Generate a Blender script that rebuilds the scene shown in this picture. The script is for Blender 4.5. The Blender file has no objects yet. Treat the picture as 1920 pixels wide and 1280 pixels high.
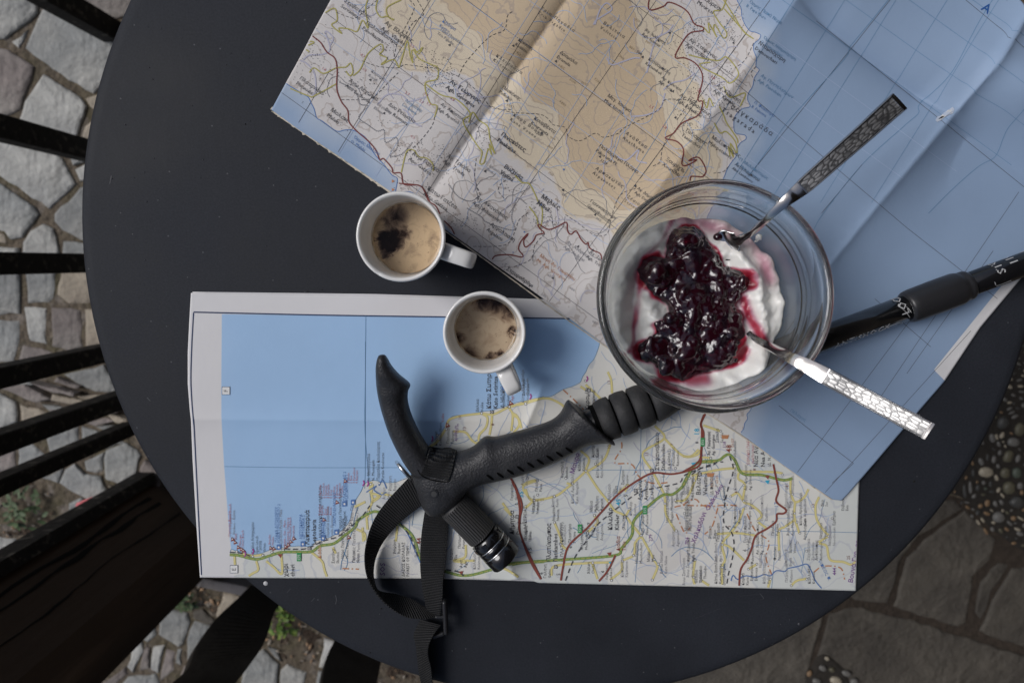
import bpy, bmesh, math, random
import numpy as np
from mathutils import Vector, noise as mnoise
from mathutils.bvhtree import BVHTree

# ------------------------------------------------------------------ camera, light, exposure
F = 1280.0; TH = math.atan(150 / 1280); CAMZ = 1.24; T = 0.74      # table top height T, camera 0.5 m above it
sc = bpy.context.scene
COL = sc.collection
cd = bpy.data.cameras.new('camera'); cam = bpy.data.objects.new('camera', cd); COL.objects.link(cam)
cam.location = (0, 0, CAMZ); cam.rotation_euler = (-TH, 0, 0)
cd.sensor_width = 36; cd.lens = 24; cd.clip_start = 0.01; cd.clip_end = 200
cd.dof.use_dof = True; cd.dof.focus_distance = 0.485; cd.dof.aperture_fstop = 8
sc.camera = cam
world = bpy.data.worlds.new('World'); sc.world = world; world.use_nodes = True
wn = world.node_tree; bg = wn.nodes['Background']
sky = wn.nodes.new('ShaderNodeTexSky'); sky.sky_type = 'NISHITA'; sky.sun_disc = False
SUN_EL, SUN_AZ = math.radians(47), math.radians(163)     # azimuth measured from +X anticlockwise: light comes from the left
sky.sun_elevation = SUN_EL; sky.sun_rotation = math.radians(90) - SUN_AZ
sky.air_density = 1.0; sky.dust_density = 3.0; sky.ozone_density = 1.0
wn.links.new(sky.outputs[0], bg.inputs[0]); bg.inputs[1].default_value = 0.085
sl = bpy.data.lights.new('sun', 'SUN'); sl.energy = 2.0; sl.angle = math.radians(30); sl.color = (0.97, 0.975, 1.0)
so = bpy.data.objects.new('sun', sl); COL.objects.link(so)
sd = Vector((math.cos(SUN_EL) * math.cos(SUN_AZ), math.cos(SUN_EL) * math.sin(SUN_AZ), math.sin(SUN_EL)))
so.rotation_euler = sd.to_track_quat('Z', 'Y').to_euler()
sc.view_settings.view_transform = 'Standard'; sc.view_settings.look = 'None'
sc.view_settings.gamma = 1; sc.view_settings.use_curve_mapping = False
sc.view_settings.exposure = -0.25
sc.cycles.max_bounces = 14; sc.cycles.transmission_bounces = 12; sc.cycles.transparent_max_bounces = 12
sc.cycles.sample_clamp_indirect = 6

# ------------------------------------------------------------------ geometry of the view
CA, SA = math.cos(TH), math.sin(TH)
def U(px, py, z):
    """point of height z that the photograph shows at (px, py)"""
    px = np.asarray(px, float); py = np.asarray(py, float); z = np.asarray(z, float)
    dx = px - 960; dy = 640 - py
    wx = dx; wy = dy * CA - F * SA; wz = -dy * SA - F * CA
    t = (z - CAMZ) / wz
    return wx * t, wy * t
def U3(px, py, z):
    x, y = U(px, py, z); return Vector((float(x), float(y), float(z)))
def PX(x, y, z):
    v = z - CAMZ
        # camera axes: right (1,0,0), up (0,CA,-SA), view (0,-SA,-CA)
    up = y * CA - v * SA; vw = -y * SA - v * CA
    return 960 + F * x / vw, 640 - F * up / vw

rnd = random.Random(7)
def cr(pts, step=None, n=None, closed=False):
    """Catmull-Rom through rows of numbers"""
    P = np.asarray(pts, float)
    if len(P) < 3 and not closed:
        k = max(2, int(n or (np.linalg.norm(P[1, :2] - P[0, :2]) / (step or 1)) + 1) + 1)
        s = np.linspace(0, 1, k)[:, None]; return P[0] * (1 - s) + P[-1] * s
    if closed: Q = np.vstack([P[-1], P, P[0], P[1]])
    else: Q = np.vstack([2 * P[0] - P[1], P, 2 * P[-1] - P[-2]])
    out = []
    for i in range(1, len(Q) - 2):
        p0, p1, p2, p3 = Q[i - 1:i + 3]
        k = n or max(1, int(math.ceil(np.linalg.norm(p2[:2] - p1[:2]) / step)))
        for j in range(k):
            t = j / k
            out.append(0.5 * (2 * p1 + (p2 - p0) * t + (2 * p0 - 5 * p1 + 4 * p2 - p3) * t * t + (3 * p1 - p0 - 3 * p2 + p3) * t ** 3))
    if not closed: out.append(P[-1])
    return np.array(out)
def Z(x0, y0, s, pts): return [(x0 + a / s, y0 + b / s) for a, b in pts]

# ------------------------------------------------------------------ materials
MATS = {}
def mat(name, col, rough=0.6, metal=0.0, var=None, bump=None, spec=0.5, trans=0, ior=1.45, coat=0, sss=0, sssc=None, cols=None, coord='Object'):
    """var = (scale, amount of value change), bump = (scale, strength, distance), cols = second colour mixed by noise (colour, scale, lo, hi)"""
    m = bpy.data.materials.new(name); m.use_nodes = True; MATS[name] = m
    nt = m.node_tree; N = nt.nodes; L = nt.links; b = N['Principled BSDF']
    b.inputs['Base Color'].default_value = (*col, 1); b.inputs['Roughness'].default_value = rough
    b.inputs['Metallic'].default_value = metal; b.inputs['Specular IOR Level'].default_value = spec
    b.inputs['IOR'].default_value = ior; b.inputs['Transmission Weight'].default_value = trans
    b.inputs['Coat Weight'].default_value = coat; b.inputs['Coat Roughness'].default_value = 0.05
    if sss:
        b.inputs['Subsurface Weight'].default_value = sss; b.inputs['Subsurface Scale'].default_value = 0.004
        b.inputs['Subsurface Radius'].default_value = sssc or (1, 0.6, 0.4)
    tc = N.new('ShaderNodeTexCoord'); co = tc.outputs[coord]
    src = None
    if cols:
        rgb = N.new('ShaderNodeRGB'); rgb.outputs[0].default_value = (*col, 1); src = rgb.outputs[0]
        for c2, s, lo, hi in cols:
            nz = N.new('ShaderNodeTexNoise'); nz.inputs['Scale'].default_value = s; nz.inputs['Detail'].default_value = 6
            L.new(co, nz.inputs['Vector'])
            mr = N.new('ShaderNodeMapRange'); mr.inputs[1].default_value = lo; mr.inputs[2].default_value = hi
            L.new(nz.outputs[0], mr.inputs[0])
            mx = N.new('ShaderNodeMix'); mx.data_type = 'RGBA'; L.new(mr.outputs[0], mx.inputs[0])
            L.new(src, mx.inputs[6]); mx.inputs[7].default_value = (*c2, 1); src = mx.outputs[2]
    if var:
        if src is None:
            rgb = N.new('ShaderNodeRGB'); rgb.outputs[0].default_value = (*col, 1); src = rgb.outputs[0]
        nz = N.new('ShaderNodeTexNoise'); nz.inputs['Scale'].default_value = var[0]; nz.inputs['Detail'].default_value = 8
        nz.inputs['Roughness'].default_value = 0.65
        L.new(co, nz.inputs['Vector'])
        mr = N.new('ShaderNodeMapRange'); mr.inputs[1].default_value = 0.25; mr.inputs[2].default_value = 0.75
        mr.inputs[3].default_value = 1 - var[1]; mr.inputs[4].default_value = 1 + var[1]
        L.new(nz.outputs[0], mr.inputs[0])
        hs = N.new('ShaderNodeHueSaturation'); L.new(mr.outputs[0], hs.inputs['Value']); L.new(src, hs.inputs['Color']); src = hs.outputs[0]
    if src is not None: L.new(src, b.inputs['Base Color'])
    if bump:
        nz = N.new('ShaderNodeTexNoise'); nz.inputs['Scale'].default_value = bump[0]; nz.inputs['Detail'].default_value = 8
        L.new(co, nz.inputs['Vector'])
        bp = N.new('ShaderNodeBump'); bp.inputs['Strength'].default_value = bump[1]; bp.inputs['Distance'].default_value = bump[2]
        L.new(nz.outputs[0], bp.inputs['Height']); L.new(bp.outputs[0], b.inputs['Normal'])
    return m
def nd(m, t, **kw):
    n = m.node_tree.nodes.new(t)
    for k, v in kw.items(): setattr(n, k, v)
    return n
def bsdf(m): return m.node_tree.nodes['Principled BSDF']

# ------------------------------------------------------------------ object helpers
def tag(o, label=None, cat=None, group=None, kind=None):
    if label: o['label'] = label
    if cat: o['category'] = cat
    if group: o['group'] = group
    if kind: o['kind'] = kind
    return o
def mesh(name, V, Fc, mats, mi=None, smooth=False, uv=None):
    me = bpy.data.meshes.new(name)
    V = np.asarray(V, float)
    me.from_pydata(V.tolist() if len(V) < 200000 else V.tolist(), [], Fc)
    for m in (mats if isinstance(mats, (list, tuple)) else [mats]): me.materials.append(m)
    if mi is not None: me.polygons.foreach_set('material_index', np.asarray(mi, np.int32))
    if smooth: me.polygons.foreach_set('use_smooth', np.ones(len(me.polygons), bool))
    if uv is not None:
        ul = me.uv_layers.new(name='UVMap'); li = np.zeros(len(me.loops), np.int32); me.loops.foreach_get('vertex_index', li)
        ul.data.foreach_set('uv', np.asarray(uv, np.float32)[li].ravel())
    me.update(); return me
def link(name, me, parent=None, loc=None):
    o = bpy.data.objects.new(name, me); COL.objects.link(o)
    if parent is not None: o.parent = parent
    if loc is not None: o.location = loc
    return o
def obj(name, V, Fc, mats, parent=None, mi=None, smooth=False, uv=None, origin=True):
    """mesh given in world coordinates; its origin is set at its own base unless it has a parent whose offset is taken off"""
    V = np.asarray(V, float)
    off = np.zeros(3)
    if parent is None and origin:
        off = np.array([V[:, 0].mean(), V[:, 1].mean(), V[:, 2].min()])
    elif parent is not None:
        off = np.array(world_loc(parent))
        c = V.mean(0); me = mesh(name, V - c, Fc, mats, mi, smooth, uv)
        return link(name, me, parent, tuple(c - off))
    me = mesh(name, V - off, Fc, mats, mi, smooth, uv)
    return link(name, me, parent, tuple(off))
def world_loc(o):
    v = Vector(o.location)
    while o.parent is not None: o = o.parent; v = v + Vector(o.location)
    return v
def empty(name, loc):
    o = bpy.data.objects.new(name, None); COL.objects.link(o); o.location = loc; o.empty_display_size = 0.02; return o
def bake(o):
    """apply the modifiers of o"""
    bpy.context.view_layer.update()
    dg = bpy.context.evaluated_depsgraph_get(); me = bpy.data.meshes.new_from_object(o.evaluated_get(dg))
    me.polygons.foreach_set('use_smooth', np.ones(len(me.polygons), bool))
    o.modifiers.clear(); o.data = me; return o
def bvh_of(o):
    off = world_loc(o); me = o.data
    return BVHTree.FromPolygons([tuple(v.co + off) for v in me.vertices], [tuple(p.vertices) for p in me.polygons])
def box(cx, cy, z0, z1, hx, hy, rot=0, taper=1.0):
    c, s = math.cos(rot), math.sin(rot); V = []
    for z, k in ((z0, 1), (z1, taper)):
        for a, b in ((-1, -1), (1, -1), (1, 1), (-1, 1)):
            x, y = a * hx * k, b * hy * k; V.append((cx + x * c - y * s, cy + x * s + y * c, z))
    return V, [(3, 2, 1, 0), (4, 5, 6, 7), (0, 1, 5, 4), (1, 2, 6, 5), (2, 3, 7, 6), (3, 0, 4, 7)]
def join(parts):
    V = []; Fc = []
    for v, f in parts:
        k = len(V); V += [tuple(p) for p in v]; Fc += [tuple(i + k for i in q) for q in f]
    return V, Fc
def bevel(o, w, seg=2):
    m = o.modifiers.new('b', 'BEVEL'); m.width = w; m.segments = seg; m.limit_method = 'ANGLE'; return o
def lathe(prof, n, c, ax=None, closed=True):
    """profile (r, h) turned about axis ax (default up) through c"""
    c = Vector(c); ax = Vector(ax).normalized() if ax else Vector((0, 0, 1))
    e1 = ax.orthogonal().normalized() if abs(ax.z) < 0.999 else Vector((1, 0, 0)); e2 = ax.cross(e1)
    V = []; Fc = []; k = len(prof)
    for i in range(n):
        a = 2 * math.pi * i / n; d = e1 * math.cos(a) + e2 * math.sin(a)
        for r, h in prof: V.append(tuple(c + d * max(r, 1e-5) + ax * h))
    for i in range(n):
        j = (i + 1) % n
        for q in range(k - 1): Fc.append((i * k + q, j * k + q, j * k + q + 1, i * k + q + 1))
    return V, Fc
def loft(pairs, zc, hh, p=2.2, n=28, sub=5, zrange=None):
    """solid whose outline in plan runs through pairs of picture points (left, right) at centre height zc (above the table), half height hh"""
    rows = [(a[0], a[1], b[0], b[1], z, h) for (a, b), z, h in zip(pairs, zc, hh)]
    R = cr(rows, n=sub)
    V = []; Fc = []; uv = []; L = 0.0; last = None
    for i, r in enumerate(R):
        z = T + r[4]; A = U3(r[0], r[1], z); B = U3(r[2], r[3], z); c = (A + B) / 2; w = (B - A) / 2
        if last is not None: L += (c - last).length
        last = c
        for k in range(n):
            t = 2 * math.pi * k / n; a, b = math.cos(t), math.sin(t)
            a = math.copysign(abs(a) ** (2 / p), a); b = math.copysign(abs(b) ** (2 / p), b)
            q = c + w * a; V.append((q.x, q.y, q.z + b * r[5])); uv.append((k / n, L))
    m = len(R)
    for i in range(m - 1):
        for k in range(n):
            j = (k + 1) % n; Fc.append((i * n + k, i * n + j, (i + 1) * n + j, (i + 1) * n + k))
    for base, rev in ((0, True), ((m - 1) * n, False)):
        ring = list(range(base, base + n)); cidx = len(V); V.append(tuple(np.mean([V[q] for q in ring], 0))); uv.append((0, 0))
        for k in range(n):
            a, b = ring[k], ring[(k + 1) % n]; Fc.append((b, a, cidx) if rev else (a, b, cidx))
    return V, Fc, uv
def ribbon3(rows, thick, sub=6, nw=3):
    """strap: rows of (lx, ly, lz, rx, ry, rz) picture points with heights above the table"""
    R = cr(rows, n=sub); A = []; B = []
    for r in R: A.append(U3(r[0], r[1], T + r[2])); B.append(U3(r[3], r[4], T + r[5]))
    V = []; uv = []; L = 0
    m = len(R)
    for i in range(m):
        if i: L += ((A[i] + B[i]) / 2 - (A[i - 1] + B[i - 1]) / 2).length
        tng = (A[min(i + 1, m - 1)] + B[min(i + 1, m - 1)]) - (A[max(i - 1, 0)] + B[max(i - 1, 0)])
        nn = tng.cross(B[i] - A[i]).normalized() * thick / 2
        for sgn in (1, -1):
            for k in range(nw + 1):
                q = A[i].lerp(B[i], k / nw) + nn * sgn * (1 if 0 < k < nw else 0.55); V.append(tuple(q)); uv.append((k / nw, L))
    w = 2 * (nw + 1); Fc = []
    for i in range(m - 1):
        a = i * w; b = a + w; k1 = nw + 1
        for k in range(nw):
            Fc.append((a + k, a + k + 1, b + k + 1, b + k)); Fc.append((a + k1 + k + 1, a + k1 + k, b + k1 + k, b + k1 + k + 1))
        Fc.append((a + k1, a, b, b + k1)); Fc.append((a + nw, a + k1 + nw, b + k1 + nw, b + nw))
    for a in (0, (m - 1) * w):
        for k in range(nw): Fc.append((a + k, a + k + 1, a + nw + 1 + k + 1, a + nw + 1 + k))
    return V, Fc, uv
def sdf_poly(x, y, poly, signed=True):
    """distance in picture units from points to an outline; negative inside"""
    P = np.asarray(poly, float); n = len(P); d = np.full(x.shape, 1e9); ins = np.zeros(x.shape, bool)
    rng = range(n) if signed else range(n - 1)
    for i in rng:
        a = P[i]; b = P[(i + 1) % n]; e = b - a; L2 = max(e @ e, 1e-9)
        t = np.clip(((x - a[0]) * e[0] + (y - a[1]) * e[1]) / L2, 0, 1)
        d = np.minimum(d, np.hypot(x - a[0] - t * e[0], y - a[1] - t * e[1]))
        if signed and a[1] != b[1]:
            c = (a[1] > y) != (b[1] > y); ins ^= c & (x < (b[0] - a[0]) * (y - a[1]) / (b[1] - a[1]) + a[0])
    return np.where(ins, -d, d) if signed else d
def nnoise(x, y, s, seed=0, octs=3):
    v = np.zeros(np.shape(x)); a = 1.0; r = np.random.RandomState(seed)
    for o in range(octs):
        for k in range(4):
            th = r.rand() * 6.283; ph = r.rand() * 6.283; f = s * (0.7 + 0.6 * r.rand())
            v = v + a * 0.35 * np.sin((x * math.cos(th) + y * math.sin(th)) * f + ph + 1.3 * np.sin((y * math.cos(th) - x * math.sin(th)) * f * 0.7 + ph * 2))
        s *= 2.1; a *= 0.5
    return v
# ================================================================== THE GROUND
m_mortar = mat('mortar', (0.125, 0.10, 0.072), 0.95, var=(60, 0.35), bump=(90, 0.9, 0.01), cols=[((0.10, 0.085, 0.05), 14, 0.45, 0.65), ((0.21, 0.18, 0.15), 35, 0.55, 0.7)])
m_soil = mat('soil', (0.075, 0.052, 0.036), 1.0, var=(120, 0.5), bump=(130, 1.0, 0.02), cols=[((0.16, 0.12, 0.085), 55, 0.52, 0.68)])
def stone_mat(name, c, c2):
    m = mat(name, c, 0.82, cols=[(c2, 9, 0.42, 0.66), (tuple(v * 0.62 for v in c), 26, 0.55, 0.78)], var=(60, 0.24), bump=(55, 0.85, 0.008))
    N = m.node_tree.nodes; L = m.node_tree.links
    oi = N.new('ShaderNodeObjectInfo'); hs = N.new('ShaderNodeHueSaturation'); b = bsdf(m)
    src = b.inputs['Base Color'].links[0].from_socket; mr = N.new('ShaderNodeMapRange')
    mr.inputs[3].default_value = 0.8; mr.inputs[4].default_value = 1.18; L.new(oi.outputs['Random'], mr.inputs[0])
    L.new(mr.outputs[0], hs.inputs['Value']); L.new(src, hs.inputs['Color']); L.new(hs.outputs[0], b.inputs['Base Color'])
    return m
m_sg = stone_mat('stone_blue_grey', (0.255, 0.26, 0.25), (0.345, 0.34, 0.315))
m_sl = stone_mat('stone_pale', (0.41, 0.405, 0.375), (0.31, 0.31, 0.295))
m_sb = stone_mat('stone_brown', (0.215, 0.185, 0.17), (0.27, 0.245, 0.22))
m_so = stone_mat('stone_buff', (0.36, 0.31, 0.24), (0.25, 0.21, 0.165))
m_slab = stone_mat('slab_grey_shaded', (0.088, 0.078, 0.064), (0.058, 0.051, 0.043))  # darkened: shade on the lower right floor is put into the slab colour
m_white = stone_mat('stone_white', (0.50, 0.49, 0.46), (0.34, 0.33, 0.29))
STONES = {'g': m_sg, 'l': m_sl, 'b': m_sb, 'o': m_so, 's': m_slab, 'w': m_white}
gx0, gx1 = -4.0, 4.0
gv = []; gf = []
n = 60
for j in range(n + 1):
    for i in range(n + 1):
        x = -4 + 8 * i / n; y = -4 + 8 * j / n; gv.append((x, y, -0.0028 + 0.0016 * mnoise.noise(Vector((x * 5, y * 5, 0)))))
gf = [(j * (n + 1) + i, j * (n + 1) + i + 1, (j + 1) * (n + 1) + i + 1, (j + 1) * (n + 1) + i) for j in range(n) for i in range(n)]
me = mesh('ground', gv, gf, m_mortar, smooth=True); ground = link('ground', me); tag(ground, kind='structure')
far = []; 
V, Fc = box(0, 0, -0.40, -0.03, 60, 60); me = mesh('terrain', V, Fc, m_soil); tag(link('terrain', me), kind='structure')

def stone(pts, kind, top=0.0, depth=0.03, rough=0.0025, chamf=0.0018, name='paving_stone', world=False, wob=0.0028):
    r = random.Random(int(abs(pts[0][0] * 31 + pts[0][1] * 17)) + len(pts))
    if world: P = [Vector((a, b, 0)) for a, b in pts]
    else: P = [U3(a, b, top) for a, b in pts]
    for p in P: p.z = 0
    if sum(P[i].x * P[(i + 1) % len(P)].y - P[(i + 1) % len(P)].x * P[i].y for i in range(len(P))) < 0: P.reverse()
    # chip the straight edges
    Q = []
    for i, p in enumerate(P):
        q = P[(i + 1) % len(P)]; L = (q - p).length; k = max(1, int(L / 0.016))
        nrm = Vector(((q - p).y, -(q - p).x, 0)).normalized() if L > 0 else Vector((0, 0, 0))
        for s in range(k):
            w = p.lerp(q, s / k); Q.append(w + nrm * r.uniform(-wob, wob * 0.6))
    c = sum(Q, Vector()) / len(Q); tz = top + r.uniform(-rough, rough); tx, ty = r.uniform(-.015, .015), r.uniform(-.015, .015)
    m = len(Q); V = []; 
    for f, z in ((0, -depth), (0, -chamf), (chamf, 0.0), (chamf * 3.2, 0.0012)):
        for q in Q:
            d = q - c; L = d.length; w = c + d * (max(L - f, 0) / max(L, 1e-6)); V.append((w.x, w.y, tz + z + (tx * (w.x - c.x) + ty * (w.y - c.y) if z > -depth else 0)))
    V.append((c.x, c.y, tz + 0.001)); Fc = []
    for b in range(3):
        for i in range(m): j = (i + 1) % m; Fc.append((b * m + i, b * m + j, (b + 1) * m + j, (b + 1) * m + i))
    for i in range(m): Fc.append((3 * m + i, 3 * m + (i + 1) % m, 4 * m))
    return obj(name, V, Fc, STONES[kind], ground, smooth=False)

TR = [  # stones beyond the rail, outlines read off the picture
 ('g', [(-70,-70),(40,-75),(72,-10),(70,24),(56,38),(10,73),(-70,66)]),
 ('l', [(52,56),(20,80),(35,91)]),
 ('g', [(80,14),(140,20),(215,50),(240,120),(176,176),(128,150),(82,120),(44,92),(62,46)]),
 ('b', [(-70,80),(14,92),(64,124),(61,150),(38,205),(20,216),(-70,232)]),
 ('l', [(80,138),(112,156),(150,180),(162,200),(158,220),(149,232),(142,264),(100,266),(36,228),(46,190)]),
 ('o', [(161,184),(190,178),(186,212),(170,200)]), ('o', [(156,236),(175,226),(180,262),(152,262)]),
 ('b', [(128,-40),(260,-40),(246,30),(216,33),(190,26),(150,8)]), ('g', [(92,-30),(124,-30),(146,12),(214,42),(212,52),(150,28),(86,10)]),
 ('l', [(-60,268),(0,262),(60,272),(116,294),(128,318),(142,344),(90,391),(0,332),(-60,296)]),
 ('g', [(-60,318),(0,346),(35,370),(64,390),(72,402),(40,444),(19,448),(9,434),(-60,414)]),
 ('l', [(80,418),(100,427),(105,446),(112,478),(110,497),(42,497),(42,455),(58,434)]),
 ('g', [(196,345),(150,352),(99,401),(100,414),(115,433),(150,449),(196,456)]),
 ('l', [(140,318),(158,306),(176,306),(176,340),(150,338)]), ('g', [(130,296),(176,296),(176,302),(150,304),(138,312)]),
 ('g', [(119,452),(140,454),(190,460),(190,494),(118,494)]),
 ('l', [(-60,460),(35,462),(36,494),(-60,494)]), ('o', [(-50,424),(6,440),(14,455),(-50,454)]),
 ('g', [(-60,502),(37,502),(38,589),(-60,590)]), ('g', [(45,502),(104,502),(100,560),(93,569),(50,568)]),
 ('o', [(112,502),(190,502),(195,570),(126,569),(104,552)]), ('l', [(44,575),(86,577),(86,646),(54,639),(47,602)]),
 ('g', [(-60,599),(35,598),(35,640),(24,678),(-60,688)]), ('b', [(93,577),(150,579),(154,650),(130,661),(96,650)]),
 ('o', [(158,580),(206,580),(212,650),(162,652)]), ('b', [(38,646),(95,658),(140,668),(160,680),(60,702),(27,690)]),
 ('g', [(120,702),(195,684),(226,735),(180,736),(146,721)]), ('l', [(-50,732),(0,738),(30,753),(34,790),(0,806),(-50,812)]),
 ('o', [(36,756),(88,773),(120,790),(60,800),(40,790)]),
 ('g', [(84,824),(110,806),(146,800),(147,838),(108,856),(92,850)]), ('g', [(150,799),(196,812),(236,830),(200,842),(150,838)]),
 ('g', [(34,838),(60,832),(84,852),(100,860),(60,880),(32,876)]), ('b', [(-50,848),(28,838),(28,874),(0,884),(-50,892)]),
 ('g', [(155,866),(195,847),(191,881),(180,889),(161,881)]), ('g', [(198,844),(234,828),(258,841),(264,854),(250,898),(230,913),(198,897),(194,876)]),
 ('g', [(121,879),(141,870),(160,888),(188,893),(206,925),(175,943),(135,922),(111,906)]), ('g', [(74,896),(119,879),(110,906),(96,902)]),
 ('b', [(255,905),(270,860),(300,880),(300,930),(262,940)]), ('o', [(204,908),(228,916),(214,926)]),
 ('g', [(128,944),(150,930),(172,946),(150,976),(124,976)]), ('l', [(-60,1000),(30,1010),(10,1050),(-60,1060)]),
 ('g', [(321,1141),(352,1148),(355,1166),(344,1207),(334,1212),(297,1191),(299,1163)]),
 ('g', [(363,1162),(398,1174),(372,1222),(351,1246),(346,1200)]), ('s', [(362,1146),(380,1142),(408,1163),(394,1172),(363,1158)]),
 ('o', [(418,1110),(460,1120),(440,1160),(412,1160),(405,1154)]),
 ('l', [(250,1205),(266,1200),(270,1220),(250,1262),(238,1250)]), ('b', [(272,1210),(281,1214),(282,1252),(262,1256)]),
 ('l', [(286,1212),(308,1208),(296,1262),(283,1254)]), ('b', [(312,1216),(328,1222),(326,1256),(300,1280),(300,1262)]),
 ('g', [(330,1216),(340,1216),(338,1248),(328,1244)]), ('b', [(346,1250),(360,1240),(352,1262),(338,1268)]),
 ('g', [(240,1268),(292,1264),(304,1290),(300,1320),(200,1320)]), ('g', [(258,1196),(290,1166),(294,1190),(276,1204)]), ('b', [(218,1262),(236,1250),(238,1264),(210,1290),(180,1290)]),
 ('g', [(460,1240),(494,1216),(511,1234),(523,1244),(518,1300),(450,1300)]), ('l', [(524,1256),(539,1245),(574,1261),(571,1300),(523,1300)]),
 ('g', [(500,1212),(518,1218),(530,1240),(514,1232)]), ('w', [(609,1196),(646,1206),(622,1256),(597,1252)]), ('g', [(594,1258),(622,1258),(616,1300),(588,1300)]),
]
for k, p in TR: stone(p, k)
LAY = [('b', [(0,728),(45,722),(97,747),(67,756)], 14), ('o', [(98,739),(158,753),(136,761),(94,750)], 16), ('b', [(56,716),(140,736),(138,744),(80,731)], 20),
       ('g', [(77,758),(121,763),(93,773)], 6), ('b', [(104,706),(150,724),(146,730),(100,716)], 9), ('o', [(140,742),(212,742),(200,756),(150,752)], 8),
       ('b', [(160,792),(200,780),(216,790),(180,800)], 12), ('o', [(196,776),(236,786),(244,800),(214,792)], 15), ('g', [(178,800),(216,796),(250,812),(206,812)], 5),
       ('g', [(0,716),(52,712),(60,722),(10,724)], 8), ('b', [(90,766),(150,772),(150,784),(104,782)], 3), ('b', [(150,766),(210,760),(222,774),(166,778)], 10)]
for k, p, z in LAY: stone(p, k, top=z / 1000, depth=z / 1000 + 0.015, name='slate_fragment')
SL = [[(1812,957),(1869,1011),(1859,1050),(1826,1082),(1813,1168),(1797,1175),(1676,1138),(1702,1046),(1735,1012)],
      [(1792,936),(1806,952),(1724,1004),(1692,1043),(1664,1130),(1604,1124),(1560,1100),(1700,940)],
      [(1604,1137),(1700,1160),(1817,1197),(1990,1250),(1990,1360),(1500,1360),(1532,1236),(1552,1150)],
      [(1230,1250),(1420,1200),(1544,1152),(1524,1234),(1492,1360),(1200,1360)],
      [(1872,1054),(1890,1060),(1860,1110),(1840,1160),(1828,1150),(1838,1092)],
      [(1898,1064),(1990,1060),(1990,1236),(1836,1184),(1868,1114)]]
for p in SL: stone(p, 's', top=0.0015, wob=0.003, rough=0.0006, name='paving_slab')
# the paving goes on outside the picture
inside = [np.array([U(a, b, 0) for a, b in p]) for _, p in TR] + [np.array([U(a, b, 0) for a, b in p]) for p in SL]
allp = np.vstack(inside)
def near(x, y, d): return np.min(np.hypot(allp[:, 0] - x, allp[:, 1] - y)) < d
k = 0
for j in range(-11, 13):
    for i in range(-14, -3):
        x = i * 0.125 + (0.06 if j % 2 else 0) + rnd.uniform(-.012, .012); y = j * 0.115 + rnd.uniform(-.012, .012)
        px, py = PX(x, y, 0)
        if (px > 700 and py > 1000) or x > -0.45 or near(x, y, 0.085): continue
        if -60 < px < 700 and 900 < py < 1300: continue
        R = []; nn = rnd.choice((5, 6, 6, 7)); ph = rnd.uniform(0, 6)
        for q in range(nn): a = ph + 6.283 * q / nn; R.append((x + 0.068 * math.cos(a) * rnd.uniform(.82, 1), y + 0.062 * math.sin(a) * rnd.uniform(.82, 1)))
        stone(R, rnd.choice('gglbo'), top=-0.003, world=True)
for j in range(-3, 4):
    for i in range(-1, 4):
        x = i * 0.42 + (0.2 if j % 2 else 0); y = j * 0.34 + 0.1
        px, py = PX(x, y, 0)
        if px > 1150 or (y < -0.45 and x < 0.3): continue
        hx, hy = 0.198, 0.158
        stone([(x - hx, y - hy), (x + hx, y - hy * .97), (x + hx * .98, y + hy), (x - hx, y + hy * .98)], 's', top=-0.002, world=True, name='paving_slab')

# bare soil between the stones, with litter
def patch(name, outl, z, m, amp=0.004):
    P = cr(outl, n=4, closed=True); c = P.mean(0); V = []; Fc = []; K = 7; n = len(P)
    for q in range(K):
        for p in P:
            w = c + (p - c) * (q + 1) / K; x, y = U(w[0], w[1], z)
            V.append((x, y, z + (0 if q == K - 1 else amp * (0.6 + mnoise.noise(Vector((x * 40, y * 40, 3))))) - (0.006 if q == K - 1 else 0)))
    x, y = U(c[0], c[1], z); V.append((x, y, z + amp * 0.5))
    for q in range(K - 1):
        for i in range(n): j = (i + 1) % n; Fc.append((q * n + i, (q + 1) * n + i, (q + 1) * n + j, q * n + j))
    for i in range(n): Fc.append((i, (i + 1) % n, K * n))
    return obj(name, V, Fc, m, ground, smooth=True)
SOILS = [[(-60,905),(40,880),(90,905),(130,930),(128,960),(110,1000),(20,1010),(-60,1000)], [(352,1092),(420,1096),(424,1116),(408,1152),(352,1140),(318,1134)],
         [(500,1180),(540,1150),(600,1180),(612,1200),(596,1256),(560,1250),(520,1228),(492,1212)], [(690,1240),(800,1255),(900,1300),(900,1400),(690,1400)]]
for s in SOILS: patch('soil_bed', s, -0.006, m_soil)
m_lit = mat('dead_leaf', (0.42, 0.27, 0.16), 0.8, var=(30, 0.4)); m_lit2 = mat('wood_chip', (0.33, 0.29, 0.24), 0.85, var=(30, 0.3))
V = []; Fc = []; mi = []
for s in SOILS:
    a = np.array(s)
    for q in range(70):
        px = rnd.uniform(a[:, 0].min(), a[:, 0].max()); py = rnd.uniform(a[:, 1].min(), a[:, 1].max())
        if sdf_poly(np.array([px]), np.array([py]), s)[0] > -4: continue
        x, y = U(px, py, 0); L = rnd.uniform(.002, .007); w = L * rnd.uniform(.3, .6); r = rnd.uniform(0, 6.3); k = len(V); z = 0.0
        for aa, bb, zz in ((-L, 0, 0), (0, -w, .001), (L, 0, .002), (0, w, .001), (0, 0, .003)):
            V.append((x + aa * math.cos(r) - bb * math.sin(r), y + aa * math.sin(r) + bb * math.cos(r), z + zz))
        Fc += [(k, k + 1, k + 4), (k + 1, k + 2, k + 4), (k + 2, k + 3, k + 4), (k + 3, k, k + 4), (k + 3, k + 2, k + 1, k)]; mi += [rnd.choice((0, 1, 1))] * 5
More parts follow.
